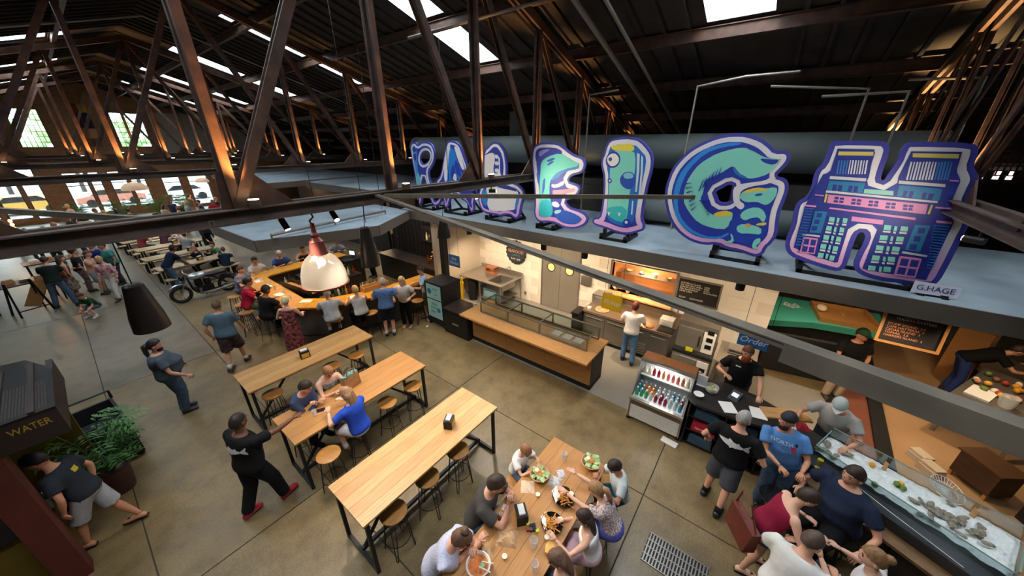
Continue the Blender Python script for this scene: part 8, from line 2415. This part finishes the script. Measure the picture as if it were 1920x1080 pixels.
person('woman in white tee with a hair bun at the bottom right edge', 3.74, -1.74, 332, 1.66, sit=0.66, lean=10, hair=('bun', '#7a5a3a'), skin='d', top=('#e9e6e6', 'short'), legs=('pants', '#3f4450'), look=(-28, -6), LA=(-0.24, 0.40, 1.16), RA=(0.2, 0.36, 1.0))
# --- second table
person('man in dark blue shirt leaning on the second table over his phone', 1.36, 5.74, sit_at((1.7, 5.0), 1.36, 5.74), 1.74, sit=S, lean=26, hair=('short', '#2b1f19'), top=('#3f4a66', 'long'), legs=('pants', '#3a4048'), LA=(0.02, 0.42, 1.16), RA=(-0.02, 0.46, 1.12), look=(-15, -25), curl=0.8)
person('woman with glasses in a grey floral tank top at the second table', 1.92, 5.84, sit_at((1.95, 5.0), 1.92, 5.84), 1.66, sit=S, lean=20, hair=('short', '#8a5f3c'), skin='d', glasses=True, top=('#6f7a7a', 'none', cloth('#a09a90', '#3f5a66', 18)), legs=('pants', '#4a4f58'), LA=(-0.10, 0.46, 1.14), RA=(0.06, 0.48, 1.12), look=(0, -30), curl=0.8)
person('woman with light brown hair in a bright blue top, back to the viewer', 1.84, 4.58, sit_at((1.62, 5.5), 1.84, 4.58), 1.68, sit=S, lean=12, hair=('long', '#8f6a4a'), skin='d', top=('#2f52c0', 'short'), legs=('shorts', '#e8e8e8', cloth('#e8e8ea'), 0.85), shoe='#6b4030', LA=(-0.20, 0.40, 1.16), RA=(0.12, 0.42, 1.16), look=(-18, -5))
# --- family at the food table
person('small boy in a white shirt holding a dark phone', 2.82, 2.06, sit_at((2.75, 1.4), 2.82, 2.06), 1.24, sit=S, lean=14, hair=('short', '#7a5238'), skin='d', top=('#efece8', 'short'), legs=('shorts', '#5a6478', cloth('#5a6478'), 0.9), LA=(-0.06, 0.34, 1.12), RA=(0.08, 0.36, 1.13), look=(5, -35), curl=1.0)
person('man in charcoal polo and jeans biting a burger with elbows on the table', 1.96, 2.06, sit_at((2.25, 1.3), 1.96, 2.06), 1.80, sit=S, lean=22, w=1.08, hair=('short', '#33241b'), top=('#4a4845', 'short'), legs=('pants', '#5a7a94', JEANS), LA=(-0.04, 0.44, 1.30), RA=(0.06, 0.44, 1.30), look=(-10, -16), curl=1.0)
person('diner with brown topknot in a lavender shirt bent over noodles', 1.28, 2.06, sit_at((1.55, 1.4), 1.28, 2.06), 1.72, sit=S, lean=30, hair=('topknot', '#5a4030'), top=('#b9bede', 'short', cloth('#bcc0de', '#d5d8ec', 60)), legs=('pants', '#4a5060'), LA=(-0.02, 0.48, 1.28), RA=(-0.18, 0.46, 1.14), look=(-10, -30), curl=0.9)
person('dark-haired boy in a pale grey tee at the right end of the food table', 3.36, 0.72, sit_at((2.6, 1.5), 3.36, 0.72), 1.36, sit=S, lean=12, hair=('short', '#231a16'), skin='b', top=('#c4cdcc', 'short'), legs=('shorts', '#14606c', cloth('#14606c'), 1.0), LA=(-0.14, 0.30, 1.08), RA=(0.10, 0.32, 1.10), look=(-10, -30))
person('girl in a speckled white blouse stretching both arms over the food', 2.86, 0.62, sit_at((2.75, 1.5), 2.86, 0.62), 1.44, sit=S, lean=26, hair=('tail', '#8a6646'), skin='d', top=('#ece4df', 'short', cloth('#f0e8e4', '#8a5a56', 55)), legs=('skirt', '#5a5fae', cloth('#5a5fae')), LA=(-0.12, 0.70, 1.20), RA=(0.20, 0.72, 1.20), look=(-5, -25), curl=0.2)
person('girl with long dark hair in a white top and pink skirt at the food table', 2.46, 0.72, sit_at((2.2, 1.5), 2.46, 0.72), 1.38, sit=S, lean=12, hair=('long', '#2e211c'), skin='d', top=('#f0eef0', 'none'), legs=('skirt', '#e0b6c0', cloth('#e0b6c0')), LA=(-0.20, 0.40, 1.14), RA=(0.06, 0.36, 1.10), look=(-15, -12), curl=0.4)
person('girl with long brown hair in a striped strap top at the bottom edge', 1.92, 0.72, sit_at((1.75, 1.5), 1.92, 0.72), 1.42, sit=S, lean=14, hair=('long', '#5f4534'), skin='d', top=('#c9a9a4', 'none', cloth('#d9b4ae', '#3a4a70', 12)), legs=('shorts', '#5a6478', cloth('#5a6478'), 0.9), look=(-25, -20))
# --- seated round the bar
BC_ = (4.4, 11.0)
for (lab, x, y, hh, hr, tp, lg, sk) in (
        ('man in a bright red tee and camouflage shorts sitting at the bar', 2.34, 11.45, 1.78, ('short', '#1d1715'), ('#c01f3c', 'short'), ('shorts', '#4f5646', cloth('#59604c', '#2d3028', 14), 1.0), 'b'),
        ('man in a black shirt and dark cap sitting at the bar', 2.42, 10.25, 1.82, ('buzz', '#15110f'), ('#17171a', 'short'), ('pants', '#1b1c20'), 'c'),
        ('grey-haired man in a white striped shirt sitting at the bar', 3.45, 8.70, 1.76, ('buzz', '#9a948c'), ('#dcdcd6', 'short', cloth('#e0e0da', '#b9bcc0', 8)), ('shorts', '#8a8478', cloth('#8a8478'), 1.0), 'b'),
        ('blonde woman in a white sleeveless top and black trousers at the bar', 4.12, 8.42, 1.66, ('bob', '#c8a468'), ('#e8e4dc', 'none'), ('pants', '#17171a'), 'd'),
        ('man in a blue checked shirt sitting at the far left corner of the bar', 2.62, 12.95, 1.76, ('short', '#4a3426'), ('#7d8aa8', 'short', cloth('#8a94b0', '#5a4a52', 16)), ('pants', '#3a4048'), 'a'),
        ('dark-haired man in a white tee sitting on the far side of the bar', 3.30, 13.75, 1.74, ('short', '#2a1f1a'), ('#dcd4cc', 'short'), ('pants', '#3a4048'), 'b'),
        ('white-haired man in a dark blue shirt on the far side of the bar', 4.15, 13.9, 1.76, ('buzz', '#d0ccc6'), ('#33497a', 'short'), ('pants', '#3a4048'), 'a'),
        ('woman in a dark vest on the far side of the bar behind the glass dome', 5.05, 14.05, 1.66, ('short', '#2a1f1a'), ('#2b2226', 'none'), ('pants', '#2b2c30'), 'b'),
        ('man in a grey tee with red hair at the far right of the bar', 6.35, 13.95, 1.74, ('short', '#8a4a3a'), ('#7f8694', 'short'), ('pants', '#3a4048'), 'a')):
    far_ = y > 12
    person(lab, x, y, sit_at(BC_, x, y), hh, sit=S, lean=14, hair=hr, top=tp, legs=lg, skin=sk, LA=(-0.16, 0.44, 1.14), RA=(0.16, 0.46, 1.14), look=(0, -8), far=far_, cap=('#141416',) if 'dark cap' in lab else None, belly=1.15, w=1.08)
person('bartender in a dark red top behind the till screen', 7.0, 12.6, 215, 1.70, lean=10, far=True, hair=('short', '#2a1f1a'), top=('#5a2a22', 'short'), legs=('pants', '#1c1c1f'), LA=(-0.15, 0.35, 1.1), RA=(0.15, 0.35, 1.1))
# --- left of the hall
person('man in dark green tee and jeans bending over the display table', -0.98, 18.35, 318, 1.80, lean=16, far=False, hair=('short', '#2a1f1a'), top=('#1f2a26', 'short'), legs=('pants', '#3f608a', JEANS), LF=(-0.24, 0.05, 0.08), RF=(0.24, -0.1, 0.08), LA=(-0.25, 0.5, 0.95), RA=(0.2, 0.45, 0.95), look=(0, -25))
person('boy in a green shirt crouching on the floor with a toy', -0.38, 16.7, 175, 1.30, sit=0.26, lean=30, hair=('short', '#3a2a20'), top=('#1f4a34', 'short'), legs=('shorts', '#5a5f66', cloth('#5a5f66'), 0.9), LF=(-0.14, 0.22, 0.06), RF=(0.14, 0.18, 0.06), LA=(-0.1, 0.38, 0.30), RA=(0.12, 0.36, 0.30), look=(0, -25), shoe='#c9c4bc')
person('woman in a long pink floral wrap and white trousers walking', 0.20, 17.82, 165, 1.66, hair=('short', '#b08a5a'), top=('#e0c4c0', 'long', cloth('#e9dcd6', '#c05a68', 14)), legs=('pants', '#e4e0d8'), shoe='#2a2422', LF=(-0.1, 0.2, 0.08), RF=(0.1, -0.12, 0.1))
person('woman in a peach tee and grey shorts in the line', -0.10, 18.95, 60, 1.68, hair=('short', '#4a3426'), top=('#d9a890', 'short'), legs=('shorts', '#8a8c90', cloth('#8a8c90'), 0.9), far=True, RA=(0.1, 0.4, 1.1))
person('large person in a teal shirt standing behind the floral wrap', 0.48, 19.85, 200, 1.72, w=1.3, belly=1.5, hair=('short', '#5a3a2a'), top=('#3f8a84', 'short'), legs=('pants', '#3a4048'), far=True)
person('woman in a rust vest and checked skirt at the left tables', -0.72, 18.95, 20, 1.66, hair=('long', '#3a2a20'), top=('#7a3a26', 'none'), legs=('skirt', '#8a7a74', cloth('#a8988e', '#4a3f3c', 16), 0.5), far=True, LA=(-0.2, 0.4, 1.05))
person('person in a dark top and patterned trousers at the left tables', -0.38, 19.7, 30, 1.68, hair=('short', '#2a1f1a'), top=('#2a2a30', 'short'), legs=('pants', '#8a7070', cloth('#9a827c', '#4f4048', 16)), far=True)
person('person in royal blue behind the peach tee', 0.08, 20.3, 90, 1.72, hair=('short', '#2a1f1a'), top=('#1f3a84', 'short'), legs=('pants', '#2a2c34'), far=True)
# --- picnic tables
person('man in navy tee and jeans leaning over the nearest picnic table', 1.62, 17.35, 20, 1.80, lean=36, hair=('short', '#14100f'), skin='c', top=('#1c2438', 'short'), legs=('pants', '#33507c', JEANS), shoe='#a8988a', LA=(-0.1, 0.6, 0.85), RA=(0.2, 0.6, 0.85))
for (lab, x, y, f, hh, hr, tp) in (('boy in a dark teal tee at the nearest picnic table, back turned', 3.35, 17.5, 340, 1.55, ('short', '#6a4a34'), ('#1c3448', 'short')), ('person in a green tee at the end of the nearest picnic table', 3.5, 18.85, 200, 1.6, ('short', '#3a2a20'), ('#3f7a5c', 'short')),
                               ('girl in a black tee at the nearest picnic table', 2.85, 18.80, 190, 1.5, ('long', '#7a5238'), ('#1a1a1d', 'short')), ('man in a grey tee at the third picnic table', 2.9, 21.5, 350, 1.72, ('short', '#3a2a20'), ('#8f9296', 'short')),
                               ('woman in a white blouse at the third picnic table', 3.1, 22.9, 190, 1.66, ('long', '#8a6646'), ('#ddd8d0', 'short')), ('person in a red checked shirt at the fourth picnic table', 1.7, 23.9, 10, 1.7, ('short', '#3a2a20'), ('#8a3a38', 'short')), ('man in a plum tee at the fourth picnic table', 2.5, 23.9, 0, 1.7, ('short', '#2a1f1a'), ('#5f3a4a', 'short'))):
    person(lab, x, y, f, hh, sit=0.46, lean=14, hair=hr, top=tp, legs=('pants', '#3a4048'), far=True, LA=(-0.15, 0.4, 0.82), RA=(0.15, 0.4, 0.82))
person('person in black standing with a stroller beyond the picnic tables', 3.7, 21.3, 120, 1.72, hair=('short', '#1d1715'), top=('#1a1b1f', 'long'), legs=('pants', '#1f2024'), far=True, LA=(-0.15, 0.4, 0.95), RA=(0.15, 0.4, 0.95))
random.seed(41)
CR = [('#6a7fb0', 'pale blue'), ('#a81f34', 'red'), ('#3a3a3e', 'charcoal'), ('#5a1f2c', 'wine red'), ('#c9b6a0', 'beige'), ('#e0d8d4', 'white'), ('#d8a0a4', 'pink'), ('#2a3a5c', 'navy'), ('#6f6a5c', 'olive'), ('#1d1d20', 'black'), ('#8fb0b4', 'aqua'), ('#b5603a', 'orange')]
spots = [(-1.4, 26.5), (-0.9, 25.6), (-0.5, 27.2), (0.0, 26.2), (0.4, 28.5), (0.9, 30.4), (1.3, 29.2), (1.8, 31.0), (2.2, 29.8), (4.2, 28.6), (4.7, 29.6), (5.1, 28.2), (5.5, 29.9), (5.9, 28.8), (6.4, 30.5), (6.9, 29.4), (3.7, 30.2), (-2.0, 29.5), (0.2, 33.5), (4.5, 32.8), (5.6, 33.4), (1.2, 26.9)]
for k, (x, y) in enumerate(spots):
    c, nm = CR[k % 12]
    c2 = CR[(k * 5 + 3) % 12][0]
    hc_ = ['#2a1f1a', '#6a4a34', '#b08a5a', '#1d1715'][k % 4]
    order = ['nearer', 'farther'][k // 12]
    person('far visitor in a %s top among the crowd by the end windows, %s one' % (nm, order), x, y, random.uniform(0, 360), random.uniform(1.6, 1.85), hair=(['short', 'long', 'short'][k % 3], hc_), top=(c, 'short'), legs=('pants', ['#3a4048', '#2a2c34', '#8a8478'][k % 3]), far=True, skin='abdc'[k % 4], group='crowd by the end windows', belly=1.1, w=random.uniform(0.95, 1.15))
finish_people()
# --- things carried by people
bg_ = empty('shoulder_bag', (3.78, -0.62, 0.72), R(35), 'brown leather shoulder bag on the woman in maroon', 'bag')
MB().prism([(-0.20, 0.0), (0.18, 0.02), (0.20, 0.36), (-0.22, 0.34)], -0.06, 0.06, lambda a, b, d: Vector((a, d * (1.2 - b), b))).build('bag_body', mat('oxblood_leather', '#6e2f22', 0.5, c2='#5a241a', scale=10), bg_, smooth=40)
MB().tube([(-0.2, 0, 0.34), (-0.05, 0.03, 0.62), (0.1, 0.05, 0.66), (0.19, 0, 0.36)], 0.012, 6).build('bag_strap', mat('oxblood_leather', '#6e2f22', 0.5), bg_)
